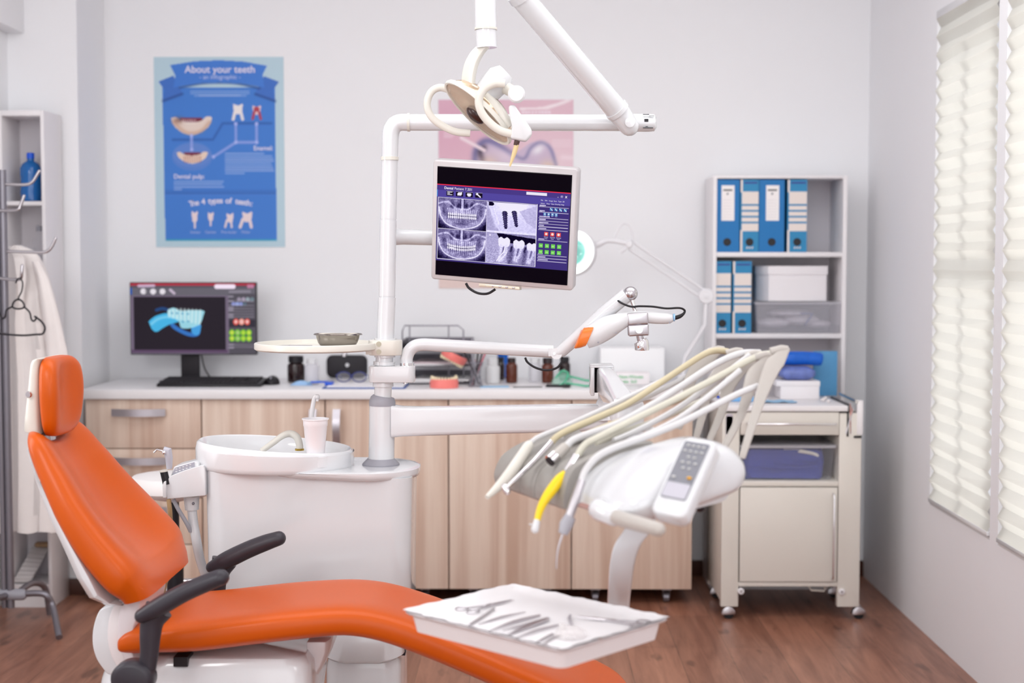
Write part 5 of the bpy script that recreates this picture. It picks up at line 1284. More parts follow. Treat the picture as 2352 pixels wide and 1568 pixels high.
scissors(t, V((c0.x, YU-.03, ZTR)), Matrix.Rotation(.25, 3, 'Z'), .13)
# ================================================================ plastic cup
c = P(725, 1043, 3.9); c.z += .0006
t = thing('plastic_cup', 'white disposable plastic cup standing on the basin edge under the filler', 'cup', c)
hc = 83/S(3.9); r1, r0 = 29/S(3.9), 20.5/S(3.9)
MB().lathe([(r0, 0), (r0+.0006, .003), (r0+(r1-r0)*.78, hc*.78), (r1-.001, hc*.8), (r1-.0005, hc-.004), (r1+.0025, hc-.003), (r1+.0025, hc), (r1-.001, hc), (r1-.002, hc*.8), (r0-.001, .002)], c, seg=40).build('cup', mat('white_polystyrene', 'F4F1F4', .3, coat=.2), t, ang=50)

# ================================================================ lamp arm (top elbow + boom) and operating light
la = thing('operating_light', 'white overhead operating lamp hanging on a jointed boom above the screen', 'operating light', PL(896, 366))
m = MB().tube([PL(895.5, 364), PL(896.5, 320), PL(899, 300), PL(908, 286), PL(921, 281), PL(937, 281)], [18.5/KU, 19/KU, 19.5/KU, 19.5/KU, 19.5/KU, 19.5/KU], 28, smooth=6)
m.build('elbow', gloss, la)
MB().tube([PL(936, 281), PL(942, 281)], [21/KU]*2, 28).build('joint_ring', cream, la)
MB().tube([PL(942, 281), PL(1200, 281.5), PL(1452, 282)], [19/KU]*3, 28).build('boom', gloss, la)
MB().tube([PL(1450, 282), PL(1490, 282), PL(1503, 282), PL(1507, 282)], [20.5/KU, 20.5/KU, 19/KU, 13/KU], 28).build('boom_end', gloss, la)
m = MB()
for (x0, x1, y0, y1) in ((1480, 1489, 273, 280), (1483, 1488, 290, 291), (1491, 1503, 265.5, 266.5), (1477, 1491, 262, 263.5), (1477, 1500, 293, 294.5)):
    a, b = P(x0, y0, YU-.0255), P(x1, y1, YU-.0225); m.bx(a.x, b.x, YU-.0256, YU-.02, b.z, a.z)
m.build('slot', softblack, la)
# diagonal spring arm coming forward and up
pts = [(1445, 290, 3.95), (1415, 250, 3.93), (1196, -8, 3.72), (1150, -62, 3.68)]
MB().tube([P(*p) for p in pts[:2]], [22/KU, 27/KU], 24, round_end=True).build('arm_joint', gloss, la)
MB().lathe([(.014, 0), (.014, .008), (.006, .01)], P(1448, 281, 3.915), (-.2, -1, 0), 20).build('joint_cap', gloss, la)
MB().tube([P(1418, 254, 3.93), P(1196, -8, 3.72)], [26/KU, 27/S(3.72)], 28).tube([P(1420, 256, 3.93), P(1414, 249, 3.925)], 28/KU, 28).build('spring_arm', gloss, la)
m = MB().tube([P(1198, -4, 3.72), P(1188, -18, 3.71)], 28.5/S(3.72), 28).tube([P(1190, -15, 3.71), P(1160, -58, 3.68), P(1135, -80, 3.66), P(1115, -60, 3.65), P(1114, -20, 3.65)], [25/S(3.7)]*5, 24, smooth=5)
m.build('upper_elbow', gloss, la)
Yl2 = 3.65; K2 = S(Yl2)
MB().tube([P(1114, -24, Yl2), P(1116, 65, Yl2)], [24/K2, 25/K2], 28).build('drop_tube', gloss, la)
MB().tube([P(1116, 64, Yl2), P(1116, 69, Yl2)], 26/K2, 28).build('joint_ring', cream, la)
MB().tube([P(1116, 69, Yl2), P(1118, 110, Yl2)], [23.5/K2, 23.5/K2], 28).build('lower_tube', gloss, la)
m = MB(); cv = catmull([P(1112, 106, Yl2), P(1098, 120, Yl2), P(1084, 145, Yl2), P(1077, 175, Yl2), P(1076, 200, Yl2)], 6)
m.strip(cv, [.034-.004*k/len(cv) for k in range(len(cv))], .022, (.92, -.38, 0), (0.38, .92, 0)); m.build('yoke', cream, la, bevel=.002, ang=60)
# head: shallow reflector dish seen from its side, facing down-left towards the backrest
hc_ = P(1098, 250, Yl2); 
axd = V((-.58, -.45, -.62)).normalized()          # direction the light points
al = (P(1180, 330, Yl2)-P(1030, 185, Yl2)); al = (al-axd*al.dot(axd)).normalized()   # long direction of the head
bw = axd.cross(al).normalized()
La = (P(1170, 325, Yl2)-P(1032, 185, Yl2)).length/2
hcen = (P(1170, 322, Yl2)+P(1034, 187, Yl2))/2
rings = []
def dish(f, d_, n=40): return [hcen+al*(La*f*math.cos(2*PI*k/n))+bw*(La*.46*f*math.sin(2*PI*k/n))+axd*d_ for k in range(n)]
MB().loft([dish(.2, -.052), dish(.55, -.045), dish(.85, -.022), dish(1, .004), dish(.985, .008), dish(.82, -.016), dish(.52, -.038), dish(.15, -.045)]).build('reflector', mat('clear_warm_reflector', 'D9BFA4', .12, metal=.6, coat=.4), la, ang=60)
MB().loft([dish(1.02, .0), dish(1.04, .006), dish(1.02, .013), dish(.97, .013), dish(.96, .006), dish(.97, 0)], False, False).build('rim', cream, la)
MB().loft([dish(.97, .01), dish(.7, .018), dish(.2, .021)]).build('front_shield', mat('tinted_shield', 'E6D2BE', .08, alpha=.35), la)
MB().sphere(hcen+axd*(.016), 1, (.02, .03, .016), 14, Matrix((bw, al, axd)).transposed()).build('bulb_shield', mat('dark_bulb_shield', '3A2420', .25), la)
# lamp housing and knob
MB().tube([P(1100, 235, Yl2+.01), P(1125, 205, Yl2+.01), P(1150, 178, Yl2), P(1162, 166, Yl2)], [27/K2, 31/K2, 33/K2, 22/K2], 28).build('housing', gloss, la, ang=60)
MB().tube([P(1150, 195, Yl2+.01), P(1185, 215, Yl2-.04)], [15/K2, 13/K2], 20).build('knob_stem', cream, la)
MB().lathe([(.018, 0), (.0215, .003), (.0215, .014), (.018, .018)], P(1187, 218, Yl2-.05), (-.05, -1, .05), 28).build('tilt_knob', plastic, la)
# lower arm plate
m = MB(); pl = [(1168, 242), (1182, 240), (1192, 255), (1222, 298), (1222, 310), (1208, 325), (1172, 318), (1176, 290), (1170, 265)]
m.prism([P(x, y, Yl2-.06) for x, y in pl], (0, .03, 0)); m.build('side_arm', plastic, la, bevel=.006, bseg=3)
m = MB(); m.tube([P(*p, Yl2-.05) for p in ((1160, 192), (1135, 192), (1112, 205), (1100, 228), (1105, 256), (1125, 282), (1150, 300), (1180, 308), (1200, 308))], [.0105]*9, 14, smooth=6, flat=.8); m.build('handle', cream, la)
MB().tube([P(*p, Yl2-.02) for p in ((1112, 222), (1135, 245), (1155, 272), (1172, 290))], [.014, .017, .017, .012], 16, smooth=5).build('cooling_body', cream, la)
m = MB(); m.tube([P(*p, Yl2+.02) for p in ((1035, 207), (1010, 201), (990, 212), (981, 238), (988, 264), (1010, 285), (1045, 302), (1080, 306))], [.0095]*8, 14, smooth=6, flat=.8); m.build('handle', cream, la)
MB().tube([P(1188, 323, Yl2-.045), P(1185, 334, Yl2-.045)], [.0075, .0065], 14).build('grip_socket', mat('brown_socket', '4A2E28', .4), la)
MB().tube([P(1187, 332, Yl2-.045), P(1181, 352, Yl2-.045), P(1171, 382, Yl2-.045)], [.0062, .006, .0022], 14).build('sterile_grip', mat('beige_grip', 'E4CB98', .4), la)

# ================================================================ screen on the post
Ym2 = 3.93
c = P(1158, 517, 3.935)
TL, TR, BL, BR = P(998, 367, 3.965), P(1332, 388, 3.875), P(987, 640, 4.03), P(1312, 668, 3.95)
uu = ((TR-TL)+(BR-BL)).normalized(); vv = ((TL-BL)+(TR-BR)); vv = (vv-uu*vv.dot(uu)).normalized(); nn = uu.cross(vv).normalized()
if nn.y > 0: nn = -nn
cen = (TL+TR+BL+BR)/4; Wm = ((TR-TL).length+(BR-BL).length)/2; Hm = ((TL-BL).length+(TR-BR).length)/2
mo = thing('xray_monitor', 'grey framed monitor showing dental x-rays, mounted on the spittoon post', 'monitor', PL(905, 545))
fm_ = mat('silver_grey_plastic', 'C9C4C6', .35, metal=.15)
m = MB(); slab(m, cen-nn*.045, uu, vv, nn, Wm, Hm, .01, .045, nr=4, edge=.004); m.build('housing', fm_, mo, ang=50)
SW, SH = Wm*.925, Hm*.9
sx0 = cen-uu*(Wm/2)+vv*(Hm/2)
sTL = sx0+uu*(Wm*.032)-vv*(Hm*.057); 
MB().box(cen+nn*.0004+uu*(-Wm*.0035)+vv*(-Hm*.0035), (SW+.002, SH+.002, .001), Matrix((uu, vv, nn)).transposed()).build('panel', black, mo)
# picture
pc = Pic(440, 350, '0A050D', SH/SW)
A, P1, P2 = '0A050D', '3A2A66', '53459A'
pc.rect(0, .155, 1, .21, '4A3A88'); pc.rect(0, .21, 1, .275, '5448A0'); pc.rect(0, .275, 1, .862, '40327A')
pc.rect(0, .153, 1, .163, 'F0304E')
pc.rect(0, .205, .007, .27, '3C8CD8')
for k, u_ in enumerate((.072, .145, .218, .291)):
    pc.rect(u_, .2115, u_+.055, .2575, '140A20'); pc.rect(u_, .2115, u_+.055, .2145, 'B8B0DC')
for k in range(3): pc.rect(.08, .22+.011*k, .118 if k != 1 else .1, .226+.011*k, 'F0ECFA')
pc.poly([(.165, .22), (.19, .218), (.19, .238), (.182, .25), (.156, .25), (.156, .232)], 'F4F0FC')
pc.poly([(.232, .222), (.258, .222), (.262, .235), (.254, .252), (.238, .252), (.228, .235)], 'F4F0FC')
pc.line([(.302, .222), (.33, .25)], .009, 'F4F0FC'); pc.ell(.305, .225, .009, .008, 'F4F0FC')
pc.rect(.672, .172, .826, .196, 'EEE8F8'); pc.rect(.903, .2, .911, .203, 'E8E0F8')
pc.rect(.928, .186, .944, .203, 'C8BEE8'); pc.rect(.931, .191, .941, .199, '4A3A88')
pc.line([(.961, .187), (.972, .203)], .004, 'F4F0FC'); pc.line([(.972, .187), (.961, .203)], .004, 'F4F0FC')
# four x-ray frames
def frame(u0, v0, u1, v1):
    s = Pic(170, 130, '888888', (v1-v0)/(u1-u0)*pc.asp); return s
def put(s, u0, v0, u1, v1):
    m_ = (pc.u >= u0) & (pc.u < u1) & (pc.v >= v0) & (pc.v < v1)
    i = np.clip(((pc.v-v0)/(v1-v0)*s.ny).astype(int), 0, s.ny-1); j = np.clip(((pc.u-u0)/(u1-u0)*s.nx).astype(int), 0, s.nx-1)
    g = s.a.mean(-1)[i, j]
    tint = np.stack([g**1.15*.93+.02, g**1.2*.93+.0, np.clip(g*.95+.12, 0, 1)], -1)
    pc.a = np.where(m_[..., None], np.clip(tint, 0, 1), pc.a)
def noise2(nx, ny, sc_, amp):
    g = np.random.rand(int(ny/sc_)+3, int(nx/sc_)+3); yy, xx = np.mgrid[0:ny, 0:nx]/sc_
    i, j = yy.astype(int), xx.astype(int); fy, fx = yy-i, xx-j
    r = (g[i, j]*(1-fx)+g[i, j+1]*fx)*(1-fy)+(g[i+1, j]*(1-fx)+g[i+1, j+1]*fx)*fy
    return ((r-.5)*amp)[..., None]
W3 = lambda g: (g, g, g)
def pano(s, bright, tilt):
    s.a[:] = .42
    s.ell(.5, .25, .45, .35*s.asp, W3(.62), .8, soft=1)
    s.ell(.5, 1.05, .7, .25, W3(.1), .95, soft=1); s.ell(0, .95, .2, .2, W3(.08), .9, soft=1); s.ell(1, .95, .2, .2, W3(.08), .9, soft=1)
    for u_ in (.3, .42, .58, .7): s.ell(u_, .22, .05, .09, W3(.15), .8, soft=1)
    s.line([(.5, 0), (.5, .5)], .05, W3(.85), .5, soft=1); s.line([(.46, 0), (.46, .35)], .02, W3(.1), .7, soft=1); s.line([(.54, 0), (.54, .35)], .02, W3(.1), .7, soft=1)
    s.line([(0, .2), (.2, .12), (.35, .3), (.5, .34), (.65, .3), (.8, .12), (1, .2)], .035, W3(.8), .7, soft=1, sm=5)
    s.line([(.04, .4), (.1, .62), (.22, .82), (.5, .93), (.78, .82), (.9, .62), (.96, .4)], .16, W3(.68), .75, soft=1, sm=6)
    s.line([(.02, .3), (.06, .6), (.2, .86), (.5, .98), (.8, .86), (.94, .6), (.98, .3)], .022, W3(.92), .8, soft=1, sm=6)
    for k in range(15):
        f = -1+2*k/14; u_ = .5+f*.28; d_ = tilt*(1-f*f)
        s.line([(u_+f*.02, .34+d_), (u_, .5+d_)], .026, W3(.78), .6, soft=1); s.ell(u_, .52+d_, .016, .045*s.asp*1.2, W3(bright), .95)
        s.line([(u_, .6+d_), (u_+f*.015, .78+d_)], .024, W3(.75), .6, soft=1); s.ell(u_, .605+d_, .0155, .04*s.asp*1.2, W3(bright-.03), .95)
        s.line([(u_+.019, .48+d_), (u_+.019, .64+d_)], .005, W3(.2), .6)
    s.line([(.2, .555), (.5, .56+tilt), (.8, .555)], .012, W3(.08), .8, soft=1, sm=5)
    s.ell(.12, .38, .06, .16, W3(.3), .6, soft=1); s.ell(.88, .38, .06, .16, W3(.3), .6, soft=1)
    s.a += noise2(s.nx, s.ny, 3, .16)+noise2(s.nx, s.ny, 9, .12); s.a = np.clip((s.a-.4)*1.5+.45, 0, 1)
u0_, um, u1_ = .012, .381, .757
s = frame(0, 0, .37, .28); pano(s, .93, 0); put(s, u0_, .278, um, .559)
s = frame(0, 0, .37, .28); pano(s, 1.0, .06); s.ell(.3, .62, .03, .02, W3(1)); put(s, u0_, .565, um, .84)
s = frame(0, 0, .37, .28); s.a[:] = .74
s.ell(.5, -.05, .35, .3, W3(.98), .95, soft=1); s.poly([(0, .05), (.25, .95), (0, 1)], W3(.62)); s.line([(.05, .1), (.2, .8)], .07, W3(.78), .8, soft=1); s.line([(.12, .1), (.24, .7)], .02, W3(.85), .7, soft=1)
s.poly([(.65, .25), (1, .02), (1, .8), (.8, .6)], W3(.66), .8); s.rect(.03, 0, .11, .12, W3(.03)); s.ell(.11, .06, .03, .03, W3(.03)); s.rect(0, .93, 1, 1, W3(.8))
for (a, b, w_) in (((.355, .3), (.385, .82), 1), ((.545, .27), (.6, .74), 1)):
    for j in range(15):
        f = j/14; x, y = a[0]+(b[0]-a[0])*f, a[1]+(b[1]-a[1])*f; ww = .05*(1-.45*f)
        s.ell(x, y, ww+(.012 if j % 2 else 0), .018, W3(.12+.12*(j % 2)))
    s.line([(a[0]-.01, a[1]), (b[0]-.005, b[1]-.1)], .03, W3(.35), .6, soft=1)
s.a += noise2(s.nx, s.ny, 4, .08); s.a = np.clip((s.a-.5)*1.25+.6, 0, 1); put(s, um+.003, .286, u1_, .565)
s = frame(0, 0, .37, .28); s.a[:] = .5
s.poly([(0, 0), (.25, 0), (.45, 1), (0, 1)], W3(.62), .7)
s.poly([(.2, -.02), (1, .1), (1, .34), (.7, .3), (.3, .3)], W3(.04)); 
for (x, y, w_, h_) in ((.36, .3, .12, .2), (.66, .34, .115, .18), (.92, .4, .1, .17)):
    s.poly([(x-w_, y-h_*.6), (x-w_*.5, y-h_*.95), (x, y-h_*.7), (x+w_*.5, y-h_*.95), (x+w_, y-h_*.5), (x+w_*.85, y+h_*.5), (x, y+h_*.7), (x-w_*.85, y+h_*.5)], W3(.8), sm=4)
    for sg in (-1, 1): s.line([(x+sg*w_*.45, y+h_*.4), (x+sg*w_*.35-.02, y+h_*1.6), (x+sg*w_*.2-.06, y+h_*2.9)], .07, W3(.72), .9, soft=1, sm=4)
    s.line([(x, y+h_*.7), (x-.03, y+h_*2)], .03, W3(.3), .7, soft=1)
s.line([(.38, .45), (.36, .6), (.28, .78), (.22, .92)], .022, W3(.97), .95, sm=4); s.line([(.42, .48), (.42, .62), (.34, .8), (.27, .92)], .02, W3(.97), .95, sm=4)
for x in (.52, .8): s.line([(x, .42), (x-.02, .56)], .04, W3(.05), .9, soft=1); s.line([(x, .56), (x-.04, 1)], .09, W3(.28), .6, soft=1)
s.a += noise2(s.nx, s.ny, 2, .2)*(.3+.7*(s.v > .5)[..., None]); s.a += noise2(s.nx, s.ny, 1.5, .1); s.rect(.06, .04, .09, .1, W3(.75)); s.a = np.clip((s.a-.4)*1.4+.5, 0, 1); put(s, um+.003, .569, u1_, .845)
for a, b in (((u0_, .276), (u1_, .283)), ): pass
pc.line([(u0_, .276), (u0_, .845)], .004, 'F0ECFA'); pc.line([(u1_, .28), (u1_, .85)], .004, 'F0ECFA'); pc.line([(u0_, .845), (u1_, .85)], .004, 'F0ECFA'); pc.line([(u0_, .562), (um, .562)], .004, 'F0ECFA'); pc.line([(um+.001, .277), (um+.001, .848)], .003, 'E0D8F4')
pc.line([(u0_, .276), (u1_, .281)], .003, 'F0ECFA')
for v_ in (.296, .345, .398, .424, .45, .477, .505, .602, .738, .765, .792): pc.line([(.772, v_), (.988, v_)], .0035, 'E8E2F8')
for v_ in (.29, .339, .392, .418, .444, .471, .499, .596, .732, .759, .786): pc.rect(.774, v_-.011, .774+.03+.05*((v_*977) % 1), v_-.002, 'CFC6EC')
for k in range(4):
    u_ = .851+.034*k; pc.rect(u_, .302, u_+.022, .33, '3C84C4'); pc.line([(u_+.004, .307), (u_+.018, .325)], .006, 'D8E4F4')
for k in range(4):
    u_ = .805+.028*k; pc.rect(u_, .35, u_+.02, .373, '4C8CC8'); pc.ell(u_+.01, .361, .006, .006, 'D8E4F4'); pc.rect(u_+.003, .378, u_+.017, .381, 'D8D0F0')
for k in range(3):
    u_ = .815+.046*k; pc.rect(u_, .522, u_+.031, .561, 'E8534E'); pc.ell(u_+.016, .541, .009, .009, 'FBE4E0'); pass
for j in range(2):
    for k in range(4):
        u_ = .78+.045*k; v_ = .632+.056*j; pc.rect(u_, v_, u_+.03, v_+.038, '72D058'); pc.rect(u_+.006, v_+.014, u_+.024, v_+.026, 'B8F09C', .8)
for j in range(2):
    pass
up = uu*SW; dn = -vv*SH
SM2 = picmat('lit_xray_screen', True, 1.0, .25)
pc.mesh('screen', sTL+nn*.0014, up, dn, SM2, mo)
stx = emat('screen_text', 'F4F0FF', 1.0)
def SP(u_, v_): return sTL+up*u_+dn*v_+nn*.0019
for s_, u_, v_, sz in (('Dental', .055, .187, .0098), ('Patient 7.201', .132, .187, .0098)):
    text(s_, sz, SP(u_, v_), uu, vv, stx, mo, align='LEFT', off=.0002 if s_ == 'Dental' else 0, ext=0)
for s_, u_, v_ in (('File', .782, .242), ('Edit', .812, .242), ('Image', .842, .242), ('Scan', .878, .242), ('Type', .91, .242), ('3D', .942, .242), ('Select', .782, .27), ('Filter', .825, .27), ('View', .858, .27), ('Overlay', .888, .27), ('Help', .932, .27)):
    text(s_, .0048, SP(u_, v_-.004), uu, vv, stx, mo, align='LEFT', ext=0)
for s_, u_, v_ in (('General', .774, .289), ('View', .774, .339), ('Filters', .774, .444), ('Direct', .817, .572), ('Layered', .861, .572), ('Stacked', .908, .572), ('view', .822, .586), ('view', .868, .586), ('view', .914, .586)):
    text(s_, .0042, SP(u_, v_-.002), uu, vv, stx, mo, align='LEFT', ext=0)
# stub arm, hinge plate and cable
MB().tube([P(893, 543, 4.01), P(925, 544, 4.05), P(985, 546, 4.085), P(1080, 548, 4.07)], [21/KU, 18/KU, 17.5/KU, 18/KU], 24).build('arm', gloss, mo)
a, b = P(1104, 654, 3.96), P(1195, 662, 3.93)
m = MB(); m.box((a+b)/2-V((0, 0, 0)), ((b-a).length, .03, .009), Matrix((uu, V((-uu.y, uu.x, 0)).normalized(), V((0, 0, 1)))).transposed()); m.build('button_bar', mat('champagne_metal', 'D9CDBA', .3, metal=.5), mo, bevel=.001)
m = MB()
for k in range(5):
    m.sphere(a+(b-a)*(.15+.17*k)+V((0, -.016, 0)), .0028, (1.6, .6, 1), 10)
m.build('buttons', steel, mo)
MB().tube([P(1070, 650, 3.99), P(1078, 662, 3.99), P(1098, 673, 3.98), P(1120, 674, 3.97), P(1138, 664, 3.97)], .0036, 10, smooth=6).build('cable', black, mo)

# ================================================================ camera arm
ca = thing('scanner_arm', 'white jointed arm with chrome ball clamp reaching right from the post', 'arm', PL(884, 858))
m = MB(); a, b = PL(849, 858), PL(953, 858)
slab(m, V(((a.x+b.x)/2, YU, PL(884, 876).z)), (1, 0, 0), (0, 1, 0), (0, 0, 1), b.x-a.x, .078, .02, 37/KU, nr=8, edge=.0025); m.build('clamp_block', gloss, ca)
MB().tube([PL(935, 840), PL(935, 833)], 16.5/KU, 24).tube([PL(931, 876), PL(931, 881)], .006, 12).build('pivot_ring', chrome, ca)
MB().tube([PL(934, 838), PL(934, 822), PL(940, 806), PL(952, 795), PL(970, 791), PL(1000, 792)], [14.5/KU]*6, 24, smooth=6).tube([PL(998, 792), P(1270, 807, YU+.01)], [14.8/KU, 14.6/KU], 24).build('lower_arm', gloss, ca)
m = MB(); a = P(1265, 808, YU+.01); m.box(a+V((.003, -.016, 0)), (.02, .012, .022)); m.cyl(P(1278, 812, YU-.014), P(1278, 812, YU+.02), 13/KU); m.build('joint', gloss, ca)
MB().cyl(P(1273, 812, YU-.0165), P(1273, 812, YU-.013), .004).build('joint_screw', steel, ca)
MB().tube([P(1276, 814, YU), P(1290, 806, YU), P(1390, 718, YU-.02), P(1440, 677, YU-.03)], [11/KU, 14/KU, 17/KU, 17/KU], 24).build('upper_arm', gloss, ca)
MB().sphere(P(1448, 674, YU-.035), 16.5/KU, seg=32).build('ball_joint', steel, ca)
MB().tube([P(1450, 685, YU-.035), P(1462, 722, YU-.04)], 5/KU, 12).build('rod', chrome, ca)
# clamp
m = MB(); c = P(1464, 741, YU-.045)
R = Matrix.Rotation(math.radians(-3), 3, 'Y')
m.box(c+V((0, 0, .012)), (47/KU, .04, 27/KU), R); m.box(c+V((.002, 0, -.02)), (47/KU, .036, 26/KU), R); m.build('clamp', steel, ca, bevel=.004, bseg=3)
MB().cyl(P(1468, 757, YU-.072), P(1468, 757, YU-.06), 8.5/KU).build('clamp_screw', steel, ca)
MB().tube([P(1468, 765, YU-.045), P(1472, 783, YU-.045)], 8/KU, 16).build('rod', steel, ca)
MB().tube([P(1471, 781, YU-.045), P(1473, 785, YU-.045), P(1475, 802, YU-.045), P(1475, 804, YU-.045)], [14/KU, 16.5/KU, 16.5/KU, 15.5/KU], 28).build('clamp_knob', chrome, ca)
# scanner held in the clamp
sn = thing('handheld_scanner', 'white handheld intraoral camera with orange nose cap held in the chrome clamp', 'scanner', P(1464, 741, YU-.045))
MB().tube([P(1344, 777, YU-.05), P(1366, 768, YU-.05), P(1395, 752, YU-.05), P(1420, 740, YU-.05), P(1445, 731, YU-.045), P(1480, 728, YU-.045), P(1510, 730, YU-.045), P(1535, 731, YU-.045), P(1545, 730, YU-.045)], [24/KU, 26/KU, 26/KU, 21/KU, 16/KU, 14/KU, 13.5/KU, 12/KU, 8/KU], 28, smooth=5, flat=.9, round_end=False).build('body', plastic, sn, ang=60)
m = MB(); rr = []
for (x, y, hx, hy) in ((1327, 778, 8, 22), (1331, 776, 9, 26), (1343, 774, 12, 26), (1354, 771, 13, 25)):
    c = P(x, y, YU-.05); d = V((.38, 0, .92)); rr.append([c+d*(hy/KU*s_)+V((0, hy/KU*t_, 0)) for s_, t_ in [(math.copysign(abs(math.cos(a_))**.6, math.cos(a_)), math.copysign(abs(math.sin(a_))**.6, math.sin(a_))) for a_ in [2*PI*j/24 for j in range(24)]]])
m.loft(rr).build('nose_cap', orange_p, sn, label='glossy orange nose cap', ang=40)
MB().tube([P(1546, 729, YU-.045), P(1550, 729, YU-.045)], 8.5/KU, 16).build('blue_ring', mat('pale_blue_ring', '9CC8EE', .4), sn)
MB().tube([P(1550, 730, YU-.045), P(1562, 726, YU-.045), P(1571, 719, YU-.045), P(1572, 712, YU-.045), P(1560, 707, YU-.05), P(1530, 708, YU-.05), P(1500, 704, YU-.055), P(1470, 703, YU-.06), P(1450, 704, YU-.06), P(1430, 697, YU-.055), P(1416, 688, YU-.04)], [.006, .0055, .0035, .003, .003, .003, .003, .003, .003, .003, .003], 10, smooth=6).build('cable', black, sn)
MB().tube([P(1206, 821, YU), P(1212, 832, YU), P(1230, 844, YU), P(1255, 850, YU), P(1278, 845, YU), P(1290, 832, YU), P(1293, 820, YU)], .0032, 10, smooth=6).build('cable', black, sn)
m = MB(); 
for x, y in ((1374, 786), (1415, 764), (1538, 741)): m.sphere(P(x, y, YU-.078 if x < 1500 else YU-.058), .0028, (1, .6, 1), 10)
m.build('screw', midgrey, sn)

# ================================================================ assistant holder left of the cabinet
ah = thing('assistant_console', 'white assistant console with grey keypad at the left side of the spittoon unit', 'console', P(430, 1140, 3.95))
YA = 3.92; KA = S(YA)
rings = []
for y_, (x0, x1, ya, yb2) in (): pass
m = MB(); pl = catmull([(384, 1146), (381, 1120), (386, 1100), (398, 1090), (450, 1072), (470, 1075), (472, 1138)], 4)
m.prism([P(x, y, YA-.05) for x, y in pl], (0, .1, 0)); m.build('body', gloss, ah, bevel=.006, bseg=3, ang=40)
m = MB(); pl = [(392, 1094), (399, 1072), (445, 1060), (456, 1064), (458, 1080)]
m.prism([P(x, y, YA-.035) for x, y in pl], (0, .09, 0)); m.build('keypad_wedge', plastic, ah, bevel=.003)
A_, B_ = P(395, 1090, YA-.036), P(444, 1064, YA-.036)
m = MB(); pl = [(395, 1090), (402, 1074), (446, 1061), (447, 1072)]
m.prism([P(x, y, YA-.0385) for x, y in pl], (0, .003, 0)); kp = m.build('keypad', mat('pale_keypad_grey', 'A8A8B4', .4), ah)
m = MB()
for k in range(5):
    for j in range(2): m.sphere(P(405+8*k, 1083-2.6*k-j*6, YA-.039), .0022, (1.4, .5, .8), 8)
m.build('keys', plastic, kp)
m = MB(); m.tube([P(440, 1140, YA), P(441, 1170, YA)], [.022, .019], 20).build('socket', gloss, ah)
MB().tube([P(441, 1168, YA), P(444, 1200, YA), P(452, 1245, YA), P(460, 1285, YA+.03), P(475, 1330, YA+.06)], [.013, .0135, .0135, .013, .013], 18, smooth=5).build('support_arm', gloss, ah)
MB().sphere(P(444, 1156, YA-.021), .004).build('screw', darksteel, ah)
MB().prism([P(x, y, YA-.06) for x, y in ((374, 1143), (373, 1115), (376, 1106), (381, 1104), (381, 1143))], (0, .05, 0)).build('holder_clip', plastic, ah, bevel=.002)
hs = thing('air_water_syringe', 'chrome nozzle syringe standing in the assistant console holder', 'syringe', P(386, 1090, YA-.03))
MB().tube([P(353, 1039, YA-.03), P(361, 1032, YA-.03), P(376, 1037, YA-.03)], .0025, 10).build('nozzle', chrome, hs)
MB().tube([P(377, 1034, YA-.03), P(385, 1035, YA-.03), P(388, 1050, YA-.03), P(389, 1076, YA-.03)], [.011, .0125, .0105, .008], 16).build('handle', mat('pale_grey_handle', 'B9B8C2', .3), hs)
MB().sphere(P(377, 1039, YA-.04), .0055).build('button', chrome, hs)
MB().tube([P(398, 1146, YA-.02), P(410, 1170, YA-.02), P(428, 1200, YA-.02), P(438, 1220, YA-.01)], .006, 10, smooth=5).build('hose', hose_gr, hs)
sh_ = thing('suction_tip', 'black suction handle with white end standing in the console clip', 'suction handle', P(380, 1110, YA-.045))
MB().tube([P(376, 1082, YA-.045), P(383, 1112, YA-.045)], .0105, 16).build('handle', black, sh_)
MB().tube([P(375.5, 1079, YA-.045), P(376, 1083, YA-.045)], .0112, 16).build('collar', cream, sh_)
MB().tube([P(387, 1146, YA-.045), P(391, 1180, YA-.045), P(392, 1240, YA-.02), P(388, 1310, YA), P(378, 1345, YA), P(370, 1385, YA)], .0062, 10, smooth=5).build('hose', hose_br, sh_)
# ================================================================ instrument delivery unit on its arm
du = thing('instrument_delivery_unit', 'white and grey dental instrument unit with control keypad and whip arms', 'instrument unit', P(1465, 1100, 2.9))
O2 = V((.165, 2.62, 0)); UD = V((-.42, .907, 0)).normalized(); VD = V((.907, .42, 0)).normalized()
def D(a, b, z): return O2+UD*a+VD*b+V((0, 0, z))
# horizontal arm from the column: rounded box, tapering
rings = []
for (x, yt, yb2, Y_, w_) in ((900, 929, 1003, 4.0, .03), (925, 933, 1000, 4.0, .032), (960, 934, 999, 4.0, .032), (1150, 931, 994, 4.01, .03), (1330, 928, 990, 4.02, .028), (1370, 928, 985, 4.02, .027), (1395, 932, 978, 4.02, .02)):
    A, B = P(x, yt, Y_), P(x, yb2, Y_); c_ = (A+B)/2; h_ = A.z-B.z
    rings.append([V((c_.x, Y_+y, c_.z+z)) for y, z in rrect(w_*2, h_, .012, 5)])
MB().loft(rings).build('horizontal_arm', gloss, du, ang=50)
MB().tube([P(1392, 962, 4.02), P(1390, 935, 4.02), P(1389, 917, 4.02)], [32/KU, 26/KU, 17/KU], 28).build('pivot_cone', gloss, du)
MB().tube([P(1389, 917, 4.02), P(1387, 895, 4.02)], [15.5/KU, 13/KU], 24).build('pivot_stem', gloss, du)
